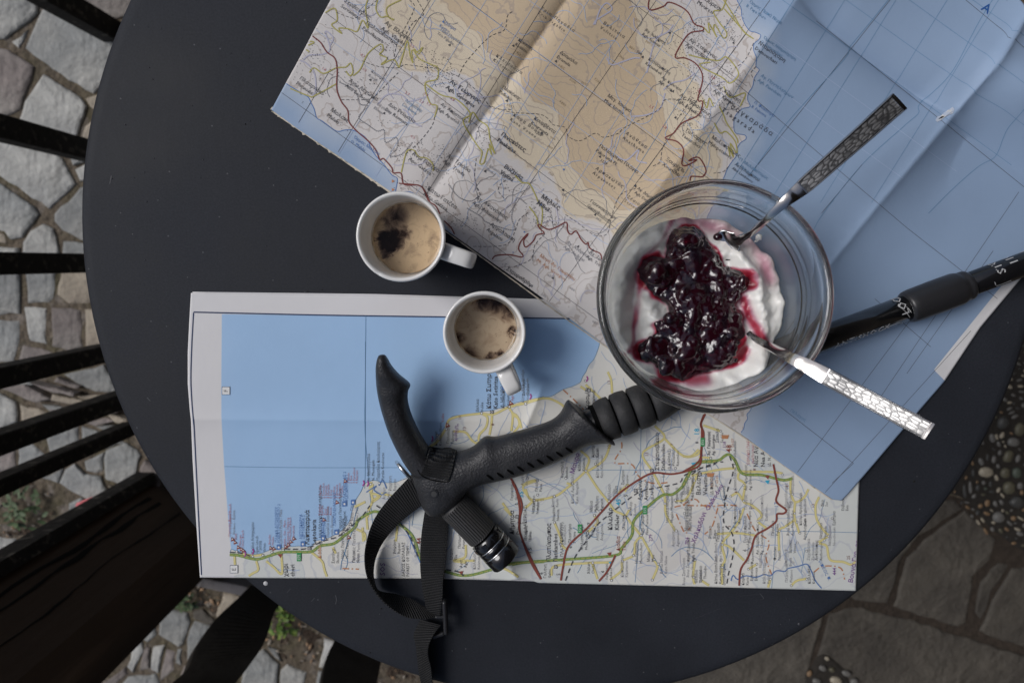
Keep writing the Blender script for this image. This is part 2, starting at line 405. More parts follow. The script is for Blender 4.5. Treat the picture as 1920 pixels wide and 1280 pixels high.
o = obj('leaf_litter', V, Fc, [m_lit, m_lit2], mi=mi); tag(o, 'dead leaf scraps and wood chips on the bare soil', 'leaf litter', kind='stuff')

# ---- darker joints between the slabs
m_mor2 = mat('dark_mortar', (0.040, 0.030, 0.022), 0.95, var=(60, 0.35), bump=(90, 0.8, 0.006))
pt = patch('slab_joint_bed', [(1180,1180),(1500,1040),(1700,900),(1800,900),(1990,1000),(1990,1380),(1150,1380)], -0.0022, m_mor2, amp=0.0004)
# ---- pebble mosaic at the right
m_peb = [mat('pebble_%s' % nme, c, 0.5, var=(80, .25), bump=(150, .2, .002)) for nme, c in (('dark', (.055, .055, .052)), ('cream', (.33, .29, .22)), ('green', (.075, .09, .07)), ('buff', (.21, .135, .075)), ('grey', (.14, .135, .125)), ('olive', (.10, .092, .062)))]
m_bed = mat('mosaic_mortar', (0.026, 0.022, 0.018), 0.95, var=(80, 0.3), bump=(120, .6, .004))
bed = patch('pebble_mosaic_bed', [(1990,600),(1990,1048),(1920,1046),(1880,1020),(1856,1000),(1826,970),(1808,950),(1796,936),(1740,900),(1800,760),(1880,620)], -0.0015, m_bed, amp=0.001)
bed.parent = None; bed.location = world_loc(bed); bed['kind'] = 'structure'
bed2 = patch('pebble_border_bed', [(1536,1230),(1552,1228),(1580,1248),(1594,1272),(1600,1330),(1500,1330),(1516,1266)], 0.0035, m_bed, amp=0.001)
bed2.parent = None; bed2.location = world_loc(bed2); bed2['kind'] = 'structure'
def gz(p): return Z(1740, 650, 3.556, [p])[0]
PB = [(500,505,40,45,0,0),(612,550,36,48,0,5),(570,635,42,32,0,4),(535,730,32,48,20,5),(600,745,16,30,10,4),(385,835,52,38,5,1),(515,840,32,40,0,5),(592,840,32,40,0,2),(540,940,42,50,0,5),
 (615,925,20,26,0,4),(592,1035,50,42,0,0),(470,1135,42,40,0,4),(355,765,18,30,-20,4),(440,750,15,28,0,4),(430,610,20,32,-20,4),(458,600,10,22,-15,1),(495,590,14,24,20,1),(245,960,12,50,-8,0),(283,938,12,44,-8,4),
 (332,940,12,24,10,0),(303,840,10,30,-5,0),(395,1040,17,26,10,3),(393,1110,24,13,15,3),(450,1045,14,22,-20,4),(490,1035,13,20,-25,4),(350,1060,14,18,30,3),(335,1170,10,24,-35,1),(365,1155,9,22,-40,1),
 (385,1230,12,30,-35,3),(545,1175,10,24,-50,4),(570,1142,18,18,0,3),(525,1215,10,20,-50,3),(430,1215,12,18,-20,4),(485,1225,12,20,-30,5),(598,1216,22,12,20,1),(620,1145,8,30,-60,1),(615,1245,26,16,15,4),
 (497,990,9,22,-40,1),(457,872,12,24,-20,1),(437,1170,14,10,0,1),(472,648,12,20,-20,4),(480,705,12,20,0,4),(468,795,12,18,-20,4),(398,735,10,26,0,0),(417,915,10,22,0,0),(372,905,12,16,0,4),(385,945,12,10,0,2),
 (370,985,16,8,0,5),(430,965,20,10,0,0),(580,465,24,12,-25,4),(560,438,22,9,-25,4),(545,412,20,9,-30,4),(545,372,16,9,-10,1),(618,263,20,9,0,1),(625,300,20,8,0,4),(610,222,20,7,-20,4),(570,322,16,9,35,4),(425,1090,14,6,40,1),
 (265,1070,18,9,40,3),(300,1083,12,8,30,4),(260,1037,18,7,10,4),(295,1128,9,14,-40,4),(635,390,10,16,0,4),(600,410,14,8,0,0),(530,1105,10,14,-40,5),(640,1190,9,16,0,4)]
pebs = []
def pebble(px, py, rx, ry, rot, c, z=0.0, par=None):
    x, y = U(px, py, z); sx = rx / 1032.; sy = ry / 1032.; V = []; n = 10; rr = random.Random(int(px * 7 + py))
    a = math.radians(-rot); lv = ((1.0, -.5), (1.0, 0.12), (.9, .5), (.62, .82), (0.25, .98))
    ir = [rr.uniform(.9, 1.08) for _ in range(n)]
    for f, h in lv:
        for q in range(n):
            t = 6.283 * q / n; u = f * sx * math.cos(t) * ir[q]; v = f * sy * math.sin(t) * ir[q]
            V.append((x + u * math.cos(a) - v * math.sin(a), y + u * math.sin(a) + v * math.cos(a), z + h * min(sx, sy) * .6))
    Fc = [(b * n + q, b * n + (q + 1) % n, (b + 1) * n + (q + 1) % n, (b + 1) * n + q) for b in range(4) for q in range(n)] + [tuple(range(4 * n, 5 * n))]
    return obj('pebble', V, Fc, m_peb[c], par or bed, smooth=True)
done = []
for a, b, rx, ry, rot, c in PB:
    p = gz((a, b)); pebble(p[0], p[1], rx / 3.556, ry / 3.556, rot, c); done.append((p[0], p[1], max(rx, ry) / 3.556))
k = 0
for q in range(4200):
    px = rnd.uniform(1770, 1985); py = rnd.uniform(640, 1035); r = rnd.uniform(2.6, 6)
    if sdf_poly(np.array([px]), np.array([py]), [(1990,620),(1990,1040),(1920,1040),(1884,1016),(1850,988),(1815,955),(1765,915),(1820,780),(1885,650)])[0] > -3: continue
    if any(math.hypot(px - a, py - b) < r + c * .92 + .8 for a, b, c in done): continue
    done.append((px, py, r)); k += 1
    ang = math.degrees(math.atan2(py - 900, px - 1960)) + 90
    pebble(px, py, r * rnd.uniform(.45, .7), r, -ang + 90 + rnd.uniform(-25, 25), rnd.choice((0, 0, 1, 4, 4, 5, 3)))
    if k > 190: break
for px, py, rx, ry, c in ((1551,1234,5,4,1),(1543,1252,8,6,4),(1532,1277,9,7,4),(1568,1276,12,9,1),(1588,1262,10,6,4),(1602,1278,8,8,4),(1518,1262,5,7,3),(1560,1255,6,5,5)):
    pebble(px, py, rx, ry, 20, c, z=0.006, par=bed2)

# ---- weeds and the pink scrap
m_leaf = mat('weed_leaf', (0.11, 0.20, 0.035), 0.55, cols=[((0.24, 0.30, 0.05), 40, 0.5, 0.65)]); m_leafd = mat('weed_leaf_dark', (0.05, 0.085, 0.03), 0.6, cols=[((0.10, 0.14, 0.06), 40, 0.5, 0.65)])
def weed(px, py, rad, n, m, label, h=0.03):
    x0, y0 = U(px, py, 0); root = empty('weed', (float(x0), float(y0), 0)); tag(root, label, 'weed', 'weeds growing between the stones'); r = random.Random(int(px))
    V, Fc = lathe([(.0006, -.004), (.0012, .0), (.0008, h * .8), (.0, h * .85)], 6, (x0, y0, 0)); obj('stem', V, Fc, m, root)
    for q in range(n):
        a = r.uniform(0, 6.28); d = rad * math.sqrt(r.random()); L = r.uniform(.005, .010); w = L * r.uniform(.35, .55); z = h * (1 - .7 * (d / rad) ** 2) * r.uniform(.5, 1)
        c = Vector((x0 + d * math.cos(a), y0 + d * math.sin(a), z)); b = a + r.uniform(-1, 1); u = Vector((math.cos(b), math.sin(b), r.uniform(-.5, .2))); v = Vector((-math.sin(b), math.cos(b), r.uniform(-.3, .3)))
        P = [c - u * L, c - u * L * .3 - v * w, c + u * L * .5 - v * w * .8, c + u * L, c + u * L * .5 + v * w * .8, c - u * L * .3 + v * w, c + Vector((0, 0, -.0012))]
        if q < 46: obj('leaf', P, [(0, 1, 6), (1, 2, 6), (2, 3, 6), (3, 4, 6), (4, 5, 6), (5, 0, 6)], m, root, smooth=True)
weed(531, 1162, .032, 46, m_leaf, 'bright green weed in the soil against the table rim, between the two balusters')
weed(348, 1118, .026, 34, m_leafd, 'green weed squeezed beside the dark post, next to the grey board')
weed(52, 952, .040, 46, m_leafd, 'dull green weed in the dark soil at the left picture edge')
m_pink = mat('pink_petal', (0.80, 0.20, 0.22), 0.45, var=(60, .2))
V = []; Fc = []
for i in range(8):
    for j in range(6):
        s, t = i / 7 - .5, j / 5 - .5; px = 158 + 36 * s; py = 949 + 24 * t - 14 * s; x, y = U(px, py, 0.02); V.append((x, y, 0.016 + .012 * math.cos(s * 3) * math.cos(t * 3) + .003 * math.sin(9 * s + 5 * t)))
Fc = [(i * 6 + j, i * 6 + j + 1, (i + 1) * 6 + j + 1, (i + 1) * 6 + j) for i in range(7) for j in range(5)]
o = obj('petal', V, Fc, m_pink, smooth=True); so_ = o.modifiers.new('s', 'SOLIDIFY'); so_.thickness = .0015
tag(o, 'small pink petal on the stones behind the dark rail', 'petal')
# ================================================================== ADDED ROOF AND WALLS OUTSIDE THE PICTURE (unseen, put in to shade the right side)
m_shade_wall = mat('shade_wall_plaster', (0.13, 0.11, 0.09), 0.9, var=(8, .15), bump=(40, .3, .004)); m_beam = mat('shade_roof_wood', (0.09, 0.07, 0.055), 0.8, var=(20, .3))
V, Fc = box(1.75, 0.3, 0, 2.345, 0.15, 3.6); tag(obj('wall', V, Fc, m_shade_wall), 'unseen brown wall added to shade the right side of the terrace', 'wall', kind='structure')
V, Fc = box(1.0, -1.75, 0, 2.22, 0.58, 0.1); tag(obj('wall', V, Fc, m_shade_wall), 'unseen brown wall added to darken the lower right of the terrace', 'wall', kind='structure')
rf = empty('shade_roof', (0.9, -1.2, 2.3)); tag(rf, 'unseen dark roof added to shade the right side of the terrace', 'roof', kind='structure')
V, Fc = box(1.33, -0.6, 2.35, 2.40, 1.17, 3.2); obj('deck', V, Fc, m_beam, rf)
for i in range(9):
    V, Fc = box(1.33, -3.5 + i * 0.75, 2.23, 2.345, 1.17, 0.045); obj('rafter', V, Fc, m_beam, rf)

# ================================================================== RAILING
m_bar = mat('black_painted_wood', (0.017, 0.016, 0.0155), 0.7, spec=.25, var=(60, .4), bump=(120, .5, .003), cols=[((0.12, 0.11, 0.095), 65, .55, .72)])
m_post = mat('brown_wood', (0.090, 0.062, 0.045), 0.75, spec=.3, cols=[((0.050, 0.039, 0.032), 6, .45, .6), ((0.19, 0.13, 0.09), 18, .6, .78)], bump=(50, .6, .006))
N = m_post.node_tree.nodes
for nn in [q for q in N if q.type == 'TEX_NOISE']:
    mp = N.new('ShaderNodeMapping'); mp.inputs['Scale'].default_value = (1, 1, .12)
    l = nn.inputs['Vector'].links[0]; s = l.from_socket; m_post.node_tree.links.new(s, mp.inputs[0]); m_post.node_tree.links.new(mp.outputs[0], nn.inputs['Vector'])
m_board = mat('weathered_grey_wood', (0.20, 0.185, 0.18), 0.8, cols=[((0.10, 0.09, 0.085), 30, .5, .65)], bump=(60, .6, .004))
rail = empty('terrace_railing', (-0.72, 0, 0)); tag(rail, 'dark railing of upright square bars left of the round table', 'railing')
for d, R, hx, hy, lb in (((-.869,.495), .80, .016, .018, 0), ((-.968,.250), .73, .016, .0165, 0), ((-1,-.004), .705, .015, .0155, 0), ((-.976,-.217), .715, .0155, .0145, 0), ((-.944,-.33), .74, .0165, .0145, 0), ((-.918,-.397), .765, .0145, .012, 0), ((-.78,.62), 1.0, .016, .018, 0)):
    L = math.hypot(*d); x, y = d[0] / L * R, d[1] / L * R
    V, Fc = box(x, y, -0.005, 0.93, hx, hy, rot=rnd.uniform(-.03, .03))
    o = bevel(obj('bar', V, Fc, m_bar, rail), .0025)
V, Fc = box(-0.735, 0.12, 0.9305, 0.965, 0.035, 0.62); bevel(obj('top_rail', V, Fc, m_bar, rail), .004)

# square corner post, one face towards the table
post = empty('corner_post', (-0.60, -0.46, 0)); tag(post, 'thick dark brown wooden post with a cracked face, at the lower left', 'post')
def vline(px, py, z):  # horizontal place of an upright edge seen at (px, py) when it has height z there
    x, y = U(px, py, z); return float(x), float(y)
def upright(pts, h, name, m, par, bot=-0.005, nz=40, wav=0.0, seed=0):
    V = []; Fc = []; n = len(pts); r = random.Random(seed)
    c = np.mean(pts, 0)
    for k in range(nz + 1):
        z = bot + (h - bot) * k / nz
        for i, p in enumerate(pts):
            w = wav * mnoise.noise(Vector((i * 3.1 + seed, z * 14, 0))); V.append((p[0] + w, p[1] + w * .7, z))
    for k in range(nz):
        for i in range(n): j = (i + 1) % n; Fc.append((k * n + i, k * n + j, (k + 1) * n + j, (k + 1) * n + i))
    Fc += [tuple(range(n))[::-1], tuple(range(nz * n, nz * n + n))]
    return obj(name, V, Fc, m, par)
# angles (from the foot of the plumb line) at which the post's edges run in the picture
def ang(px, py): return math.atan2(-(py - 490), px - 960)
def at(a, R): return (R * math.cos(a), R * math.sin(a))
aT, aM, aB = ang(0, 1078), ang(20, 1280), ang(185, 1280)
A_, M_, B_ = at(aT, .79), at(aM, .735), at(aB, .755)
o = upright([A_, M_, B_, (B_[0] - .10, B_[1] - .03), (A_[0] - .08, A_[1] - .09)], .95, 'timber', m_post, post, wav=.0012)
# black beading on the upper edge and cracks down the brown face
e1 = at(ang(0, 1079), .776); e0 = at(ang(0, 1049), .775)
upright([e0, e1, (e1[0] - .03, e1[1] - .02), (e0[0] - .03, e0[1])], .95, 'edge_strip', m_bar, post, wav=.001, seed=3)
m_crack = mat('dark_crack', (0.003, 0.003, 0.003), 0.9)
def on_face(P, Q, s): return (P[0] + (Q[0] - P[0]) * s, P[1] + (Q[1] - P[1]) * s)
nx, ny = -(M_[1] - A_[1]), (M_[0] - A_[0]); L = math.hypot(nx, ny); nx, ny = nx / L, ny / L
if nx * (-M_[0]) + ny * (-M_[1]) < 0: nx, ny = -nx, -ny
for s0, wd, ph in ((.16, .010, 0), (.30, .006, 2), (.62, .003, 5)):
    V = []; Fc = []; K = 60
    for k in range(K + 1):
        z = .05 + .85 * k / K; s = s0 + .06 * mnoise.noise(Vector((ph, z * 6, 0))) + .02 * mnoise.noise(Vector((ph, z * 30, 4))); w = wd * (.35 + abs(mnoise.noise(Vector((ph + 9, z * 9, 0)))) * 1.2)
        for q in (s, s + w / .1): x, y = on_face(A_, M_, q); V.append((x + nx * .0012, y + ny * .0012, z))
    Fc = [(2 * k, 2 * k + 1, 2 * k + 3, 2 * k + 2) for k in range(K)]
    obj('crack', V, Fc, m_crack, post)

# cut-out balusters on a grey board
def plank_profile(L, Rr, name, label, thick=.02):
    """L, Rr: outlines (picture points at heights z) of the left and right edges from the bottom up"""
    rows = cr([(a[0], a[1], b[0], b[1], z) for a, b, z in zip(L, Rr, ZB)], n=6)
    V = []; Fc = []
    for r in rows:
        a = Vector(U3(r[0], r[1], r[4])); b = Vector(U3(r[2], r[3], r[4])); c = (a + b) / 2; out = Vector((c.x, c.y, 0)).normalized() * thick
        for p in (a, b, b + out, a + out): V.append((p.x, p.y, r[4]))
    for k in range(len(rows) - 1):
        for i in range(4): j = (i + 1) % 4; Fc.append((k * 4 + i, k * 4 + j, k * 4 + 4 + j, k * 4 + 4 + i))
    Fc += [(0, 1, 2, 3), tuple(len(rows) * 4 - 4 + i for i in (3, 2, 1, 0))]
    o = obj(name, V, Fc, m_bar2); bevel(o, .002); tag(o, label, 'baluster', 'flat cut-out balusters below the table'); return o
m_bar2 = mat('dark_baluster_wood', (0.030, 0.026, 0.022), 0.7, spec=.3, var=(30, .3), bump=(60, .4, .003))
# outline of the nearer baluster follows its plumb direction; z rises outwards
def zfor(px, py, R): # height at which an upright at horizontal distance R is seen this far from the plumb point
    x, y = U(px, py, 0); r0 = math.hypot(float(x), float(y)); return CAMZ * (1 - R / r0)
def bal(midpts, lefts, rights, R, name, label):
    global ZB
    ZB = [zfor(a, b, R) for a, b in midpts]; print('ZB', [round(z, 3) for z in ZB]); return plank_profile(lefts, rights, name, label)
bal([(500,1098),(488,1128),(462,1160),(436,1200),(412,1236),(395,1262),(370,1300),(340,1340),(300,1390)],
    [(470,1096),(448,1118),(402,1162),(368,1212),(350,1254),(322,1280),(306,1310),(278,1350),(240,1395)],
    [(526,1128),(514,1150),(508,1172),(496,1204),(478,1232),(455,1262),(430,1296),(396,1340),(356,1390)], .745, 'baluster', 'dark cut-out baluster with a bulging outline beside the grey board')
bal([(680,1200),(672,1232),(664,1262),(655,1300),(645,1340),(636,1380)],
    [(634,1188),(616,1222),(606,1258),(600,1300),(600,1344),(604,1382)],
    [(716,1225),(714,1246),(708,1275),(702,1310),(690,1350),(676,1388)], .70, 'baluster', 'dark cut-out baluster at the bottom picture edge, partly under the table rim')
zb = 0.045
pts = [(330,1062),(374,1082),(464,1100),(560,1122),(640,1148),(640,1170),(545,1142),(449,1116),(362,1098),(318,1082)]
V = []
for z in (zb, zb - .035):
    for a, b in pts: x, y = U(a, b, zb); V.append((x, y, z))
n = len(pts); Fc = [tuple(range(n)), tuple(range(n, 2 * n))[::-1]] + [(i, i + n, (i + 1) % n + n, (i + 1) % n) for i in range(n)]
o = obj('board', V, Fc, m_board); bevel(o, .002); tag(o, 'weathered grey board lying between the dark post and the baluster', 'board')

# ================================================================== THE ROUND TABLE
m_tab = mat('dark_table_paint', (0.021, 0.0225, 0.027), 0.6, spec=.33, bump=(70, .25, .002))
N = m_tab.node_tree.nodes; L_ = m_tab.node_tree.links; tc = N.new('ShaderNodeTexCoord'); b = bsdf(m_tab)
# brushed grain, smudges, dust specks
mp = N.new('ShaderNodeMapping'); mp.inputs['Scale'].default_value = (170, 60, 1); mp.inputs['Rotation'].default_value = (0, 0, .12)
nz = N.new('ShaderNodeTexNoise'); nz.inputs['Scale'].default_value = 1; nz.inputs['Detail'].default_value = 6; L_.new(tc.outputs['Object'], mp.inputs[0]); L_.new(mp.outputs[0], nz.inputs['Vector'])
n2 = N.new('ShaderNodeTexNoise'); n2.inputs['Scale'].default_value = 9; n2.inputs['Detail'].default_value = 7; L_.new(tc.outputs['Object'], n2.inputs['Vector'])
n3 = N.new('ShaderNodeTexNoise'); n3.inputs['Scale'].default_value = 700; n3.inputs['Detail'].default_value = 2; L_.new(tc.outputs['Object'], n3.inputs['Vector'])
v1 = N.new('ShaderNodeTexVoronoi'); v1.inputs['Scale'].default_value = 85; L_.new(tc.outputs['Object'], v1.inputs['Vector'])
def mth(N, L, op, a, b=None, c=None):
    n = N.new('ShaderNodeMath'); n.operation = op
    for i, v in enumerate((a, b, c)):
        if v is None: continue
        if isinstance(v, (int, float)): n.inputs[i].default_value = v
        else: L.new(v, n.inputs[i])
    return n.outputs[0]
s1 = mth(N, L_, 'MULTIPLY_ADD', nz.outputs[0], .14, .93); s2 = mth(N, L_, 'MULTIPLY_ADD', n2.outputs[0], 1.3, .35); s3 = mth(N, L_, 'MULTIPLY_ADD', n3.outputs[0], .8, .6)
s = mth(N, L_, 'MULTIPLY', mth(N, L_, 'MULTIPLY', s1, s2), s3)
sp = mth(N, L_, 'LESS_THAN', v1.outputs['Distance'], .05)
hs = N.new('ShaderNodeHueSaturation'); hs.inputs['Color'].default_value = (0.0185, 0.0208, 0.0270, 1); L_.new(s, hs.inputs['Value'])
mx = N.new('ShaderNodeMix'); mx.data_type = 'RGBA'; mx.inputs[7].default_value = (.13, .13, .14, 1); L_.new(mth(N, L_, 'MULTIPLY', sp, .5), mx.inputs[0]); L_.new(hs.outputs[0], mx.inputs[6]); L_.new(mx.outputs[2], b.inputs['Base Color'])
L_.new(mth(N, L_, 'MULTIPLY_ADD', n2.outputs[0], .35, .52), b.inputs['Roughness'])
bp = N.new('ShaderNodeBump'); bp.inputs['Strength'].default_value = .2; bp.inputs['Distance'].default_value = .0006; L_.new(nz.outputs[0], bp.inputs['Height']); L_.new(bp.outputs[0], b.inputs['Normal'])
TX, TY = 0.073 * .5, 0.017 * .5
table = empty('round_table', (TX, TY, 0)); tag(table, 'round dark painted table with maps, cups and a glass bowl on it', 'table')
prof = [(0, -.022), (.342, -.022), (.3475, -.020), (.3500, -.014), (.3505, -.006), (.3490, -.0022), (.3458, -.0004), (.341, 0), (.20, 0), (0, 0)]
V, Fc = lathe(prof, 220, (TX, TY, T)); obj('tabletop', V, Fc, m_tab, table, smooth=True)
V, Fc = lathe([(0, .03), (.03, .03), (.028, .40), (.028, .70), (.10, .7175), (0, .7175)], 32, (TX, TY, 0)); obj('pedestal', V, Fc, m_bar, table, smooth=True)
for i in range(4):
    a = .6 + i * math.pi / 2; V, Fc = box(TX + .13 * math.cos(a), TY + .13 * math.sin(a), 0, .03, .12, .018, rot=a, taper=.9); bevel(obj('leg', V, Fc, m_bar, table), .004)
# scratches and paint spots on the top
crumbs = random.Random(4)
m_spot = mat('white_paint_drop', (.55, .55, .55), .5); m_scr = mat('scratch', (.06, .062, .07), .6); m_nick = mat('nick', (.004, .004, .004), .8)
def blob(px, py, r, m, name, par, h=.0006, ry=None):
    c = U3(px, py, T); V = [(c.x, c.y, T + h)]; n = 14; R = r / 2560.
    for f, hh in ((.6, h * .8), (1, 0.00005)):
        for k in range(n): a = 6.283 * k / n; V.append((c.x + R * f * math.cos(a), c.y + R * f * math.sin(a) * (ry or 1), T + hh))
    Fc = [(0, 1 + k, 1 + (k + 1) % n) for k in range(n)] + [(1 + k, 1 + n + k, 1 + n + (k + 1) % n, 1 + (k + 1) % n) for k in range(n)]
    return obj(name, V, Fc, m, par, smooth=True)
blob(498, 1093, 4.5, m_spot, 'paint_drop', table)
for x, y, r in ((1498,1169,2.6),(286,149,1.2),(235,234,1.4),(289,297,1),(536,5,1.2),(210,335,1),(275,378,1.3),(712,1150,1.0),(1480,1161,1),(640,1128,1)): blob(x, y, r, m_scr, 'paint_speck', table)
for q in range(26):
    x, y = crumbs.uniform(230, 700), crumbs.uniform(20, 520)
    if x < 560 - max(0, y - 200) * -.2 and y < 530: blob(x, y, crumbs.uniform(.5, 1.1), m_scr, 'dust_speck', table)
for q in range(16): blob(crumbs.uniform(860, 1500), crumbs.uniform(1120, 1200), crumbs.uniform(.5, 1.0), m_scr, 'dust_speck', table)
for x, y, r in ((577,546,1.2),(604,543,1.1),(715,1140,1.4),(694,1223,1.2),(1714,902,2.2),(460,233,1.4)): blob(x, y, r, m_nick, 'nick', table)
V = []; Fc = []
def scratch(p, w=.0003):
    P = cr(p, step=6); k = len(V)
    for q in P: c = U3(q[0], q[1], T); V.append((c.x - w, c.y, T + .00012)); V.append((c.x + w, c.y + w * .5, T + .00012))
    for i in range(len(P) - 1): Fc.append((k + 2 * i, k + 2 * i + 1, k + 2 * i + 3, k + 2 * i + 2))
for p in ([(545,1103),(538,1110)], [(629,1115),(631,1124),(629,1132)], [(590,1120),(584,1127)], [(1300,1140),(1370,1120),(1432,1112)], [(1305,1158),(1350,1140)], [(276,745),(282,752)], [(209,330),(206,345)], [(905,1098),(925,1096)], [(1425,1112),(1432,1122),(1424,1124)], [(620,250),(700,300)]):
    V = []; Fc = []; scratch(p); obj('scratch', V, Fc, m_scr, table)
# ================================================================== THE MAPS
def line_d(x, y, a, b, clamp=False):
    """signed distance (world) from line a-b and position along it 0..1"""
    ex, ey = b[0] - a[0], b[1] - a[1]; L = math.hypot(ex, ey); ex, ey = ex / L, ey / L
    return (x - a[0]) * -ey + (y - a[1]) * ex, ((x - a[0]) * ex + (y - a[1]) * ey) / L
class Sheet:
    def __init__(s, base, h): s.base = base; s.hf = h
    def h(s, x, y): return s.base + s.hf(x, y)
    def at(s, px, py):
        px = np.asarray(px, float); py = np.asarray(py, float); z = np.full(px.shape, s.base)
        for _ in range(3): x, y = U(px, py, z); z = s.h(x, y)
        return x, y, z
def wl(p, z=T + .003): a = U(p[0], p[1], z); return (float(a[0]), float(a[1]))

# ---- creases of the big topographic sheet
C1 = (wl((1062, 0)), wl((806, 365))); C2 = (wl((1482, 8)), wl((1060, 590))); C3 = (wl((1775, 214)), wl((1440, 640))); C3u = (wl((1920, -10)), wl((1775, 214)))
C4 = (wl((1488, 8)), wl((1765, 219))); C4r = (wl((1765, 219)), wl((1960, 372)))
def sstep(a, b, x): t = np.clip((x - a) / (b - a), 0, 1); return t * t * (3 - 2 * t)
def hA(x, y):
    h = np.zeros(np.shape(x)) + .0012
    h = h + .0009 * nnoise(x, y, 20, 3, 3)
    d, t = line_d(x, y, *C1); w = sstep(1.15, .8, t)
    h = h + w * (.0055 * (np.exp(-(d / .040) ** 2)) - .0062 * np.exp(-np.abs(d) / .007))
    d, t = line_d(x, y, *C2); h = h + .0085 * np.exp(-np.sqrt(d * d + 2e-7) / .024) * sstep(1.25, .5, t)
    d, t = line_d(x, y, *C3); h = h + (.0035 * np.exp(-np.sqrt(d * d + 4e-7) / .016)) * sstep(1.2, .1, t) * sstep(-.12, .05, t)
    d, t = line_d(x, y, *C3u); h = h + (.020 * np.exp(-np.sqrt(d * d + 2e-7) / .040)) * sstep(1.12, .55, t) * sstep(-2, -.2, t)
    d, t = line_d(x, y, *C4); h = h + sstep(-.12, .25, t) * sstep(1.05, .8, t) * (-.0100 * np.exp(-np.sqrt(d * d + 3e-7) / .016)) + .0100 * np.exp(-(d / .05) ** 2) * sstep(-.3, .3, t) * sstep(1.25, .85, t)
    h = h + (sstep(-.05, .15, t) * sstep(1.03, .97, t)) * (-.0016 * np.exp(-np.abs(d) / .004))
    d, t = line_d(x, y, *C3u); h = h + .0020 * np.exp(-np.abs(d) / .0035) * sstep(1.03, .97, t)
    d, t = line_d(x, y, *C3); h = h + .0017 * np.exp(-np.abs(d) / .0035) * sstep(-.03, .03, t) * sstep(1.1, .5, t)
    d, t = line_d(x, y, *C4r); h = h + sstep(-.1, .35, t) * (.018 * np.exp(-((d - .040) / .030) ** 2) - .006 * np.exp(-np.abs(d) / .016))
    return np.maximum(h, .0004)
SA_ = Sheet(T + .0020, hA)
def hB(x, y):
    h = np.zeros(np.shape(x)) + .0008 + .00035 * nnoise(x, y, 24, 8, 2)
    a, b = wl((355, 784), T), wl((840, 787), T); d, t = line_d(x, y, a, b); h = h + .0014 * np.exp(-np.abs(d) / .007) * sstep(1.5, .9, t)
    a, b = wl((1010, 740), T), wl((985, 800), T); d, t = line_d(x, y, a, b); h = h + .0034 * np.exp(-(np.abs(d) / .006)) * sstep(-.5, .1, t) * sstep(1.5, .9, t)
    a, b = wl((955, 1055), T), wl((978, 1095), T); d, t = line_d(x, y, a, b); h = h + .0040 * np.exp(-(np.abs(d) / .006)) * sstep(-.3, .2, t)
    cx, cy = wl((1300, 800), T); r = np.hypot(x - cx, y - cy); 
    return h
SB = Sheet(T + .0009, hB)

class Quad:
    """sheet outline: two opposite edges as picture polylines (top from left to right, bottom from left to right)"""
    def __init__(s, top, bot, left=None, right=None): s.top, s.bot, s.left, s.right = top, bot, left, right
def edge_pts(P, n):
    P = np.array(P, float); d = np.r_[0, np.cumsum(np.hypot(*np.diff(P, axis=0).T))]; t = np.linspace(0, d[-1], n)
    return np.interp(t, d, P[:, 0]), np.interp(t, d, P[:, 1])
def coons(top, bot, left, right, nu, nv):
    tx, ty = edge_pts(top, nu); bx, by = edge_pts(bot, nu); lx, ly = edge_pts(left, nv); rx, ry = edge_pts(right, nv)
    u = np.linspace(0, 1, nu)[None, :]; v = np.linspace(0, 1, nv)[:, None]
    def f(t, b, l, r): return (1 - v) * t[None, :] + v * b[None, :] + (1 - u) * l[:, None] + u * r[:, None] - ((1 - u) * (1 - v) * t[0] + u * (1 - v) * t[-1] + (1 - u) * v * b[0] + u * v * b[-1])
    return f(tx, bx, lx, rx), f(ty, by, ly, ry)
def sheet_mesh(name, sheet, top, bot, left, right, nu, nv, m, parent, attrs, thick=.00025):
    X, Y = coons(top, bot, left, right, nu, nv); x, y, z = sheet.at(X.ravel(), Y.ravel())
    c = np.array([x.mean(), y.mean(), z.min()]); off = np.array(world_loc(parent))
    me = bpy.data.meshes.new(name); nV = nu * nv
    idx = np.arange(nV).reshape(nv, nu); q = np.stack([idx[:-1, :-1], idx[1:, :-1], idx[1:, 1:], idx[:-1, 1:]], -1).reshape(-1, 4)
    me.from_pydata(np.stack([x, y, z], 1) - c, [], q.tolist()); me.materials.append(m); me.polygons.foreach_set('use_smooth', np.ones(len(q), bool))
    for k, fn in attrs.items():
        a = me.attributes.new(k, 'FLOAT', 'POINT'); a.data.foreach_set('value', fn(X.ravel(), Y.ravel()).astype(np.float32))
    me.update(); o = link(name, me, parent, tuple(c - off))
    if o.data.polygons[0].normal.z < 0: me.flip_normals()
    s = o.modifiers.new('thickness', 'SOLIDIFY'); s.thickness = thick; s.offset = -1
    return o

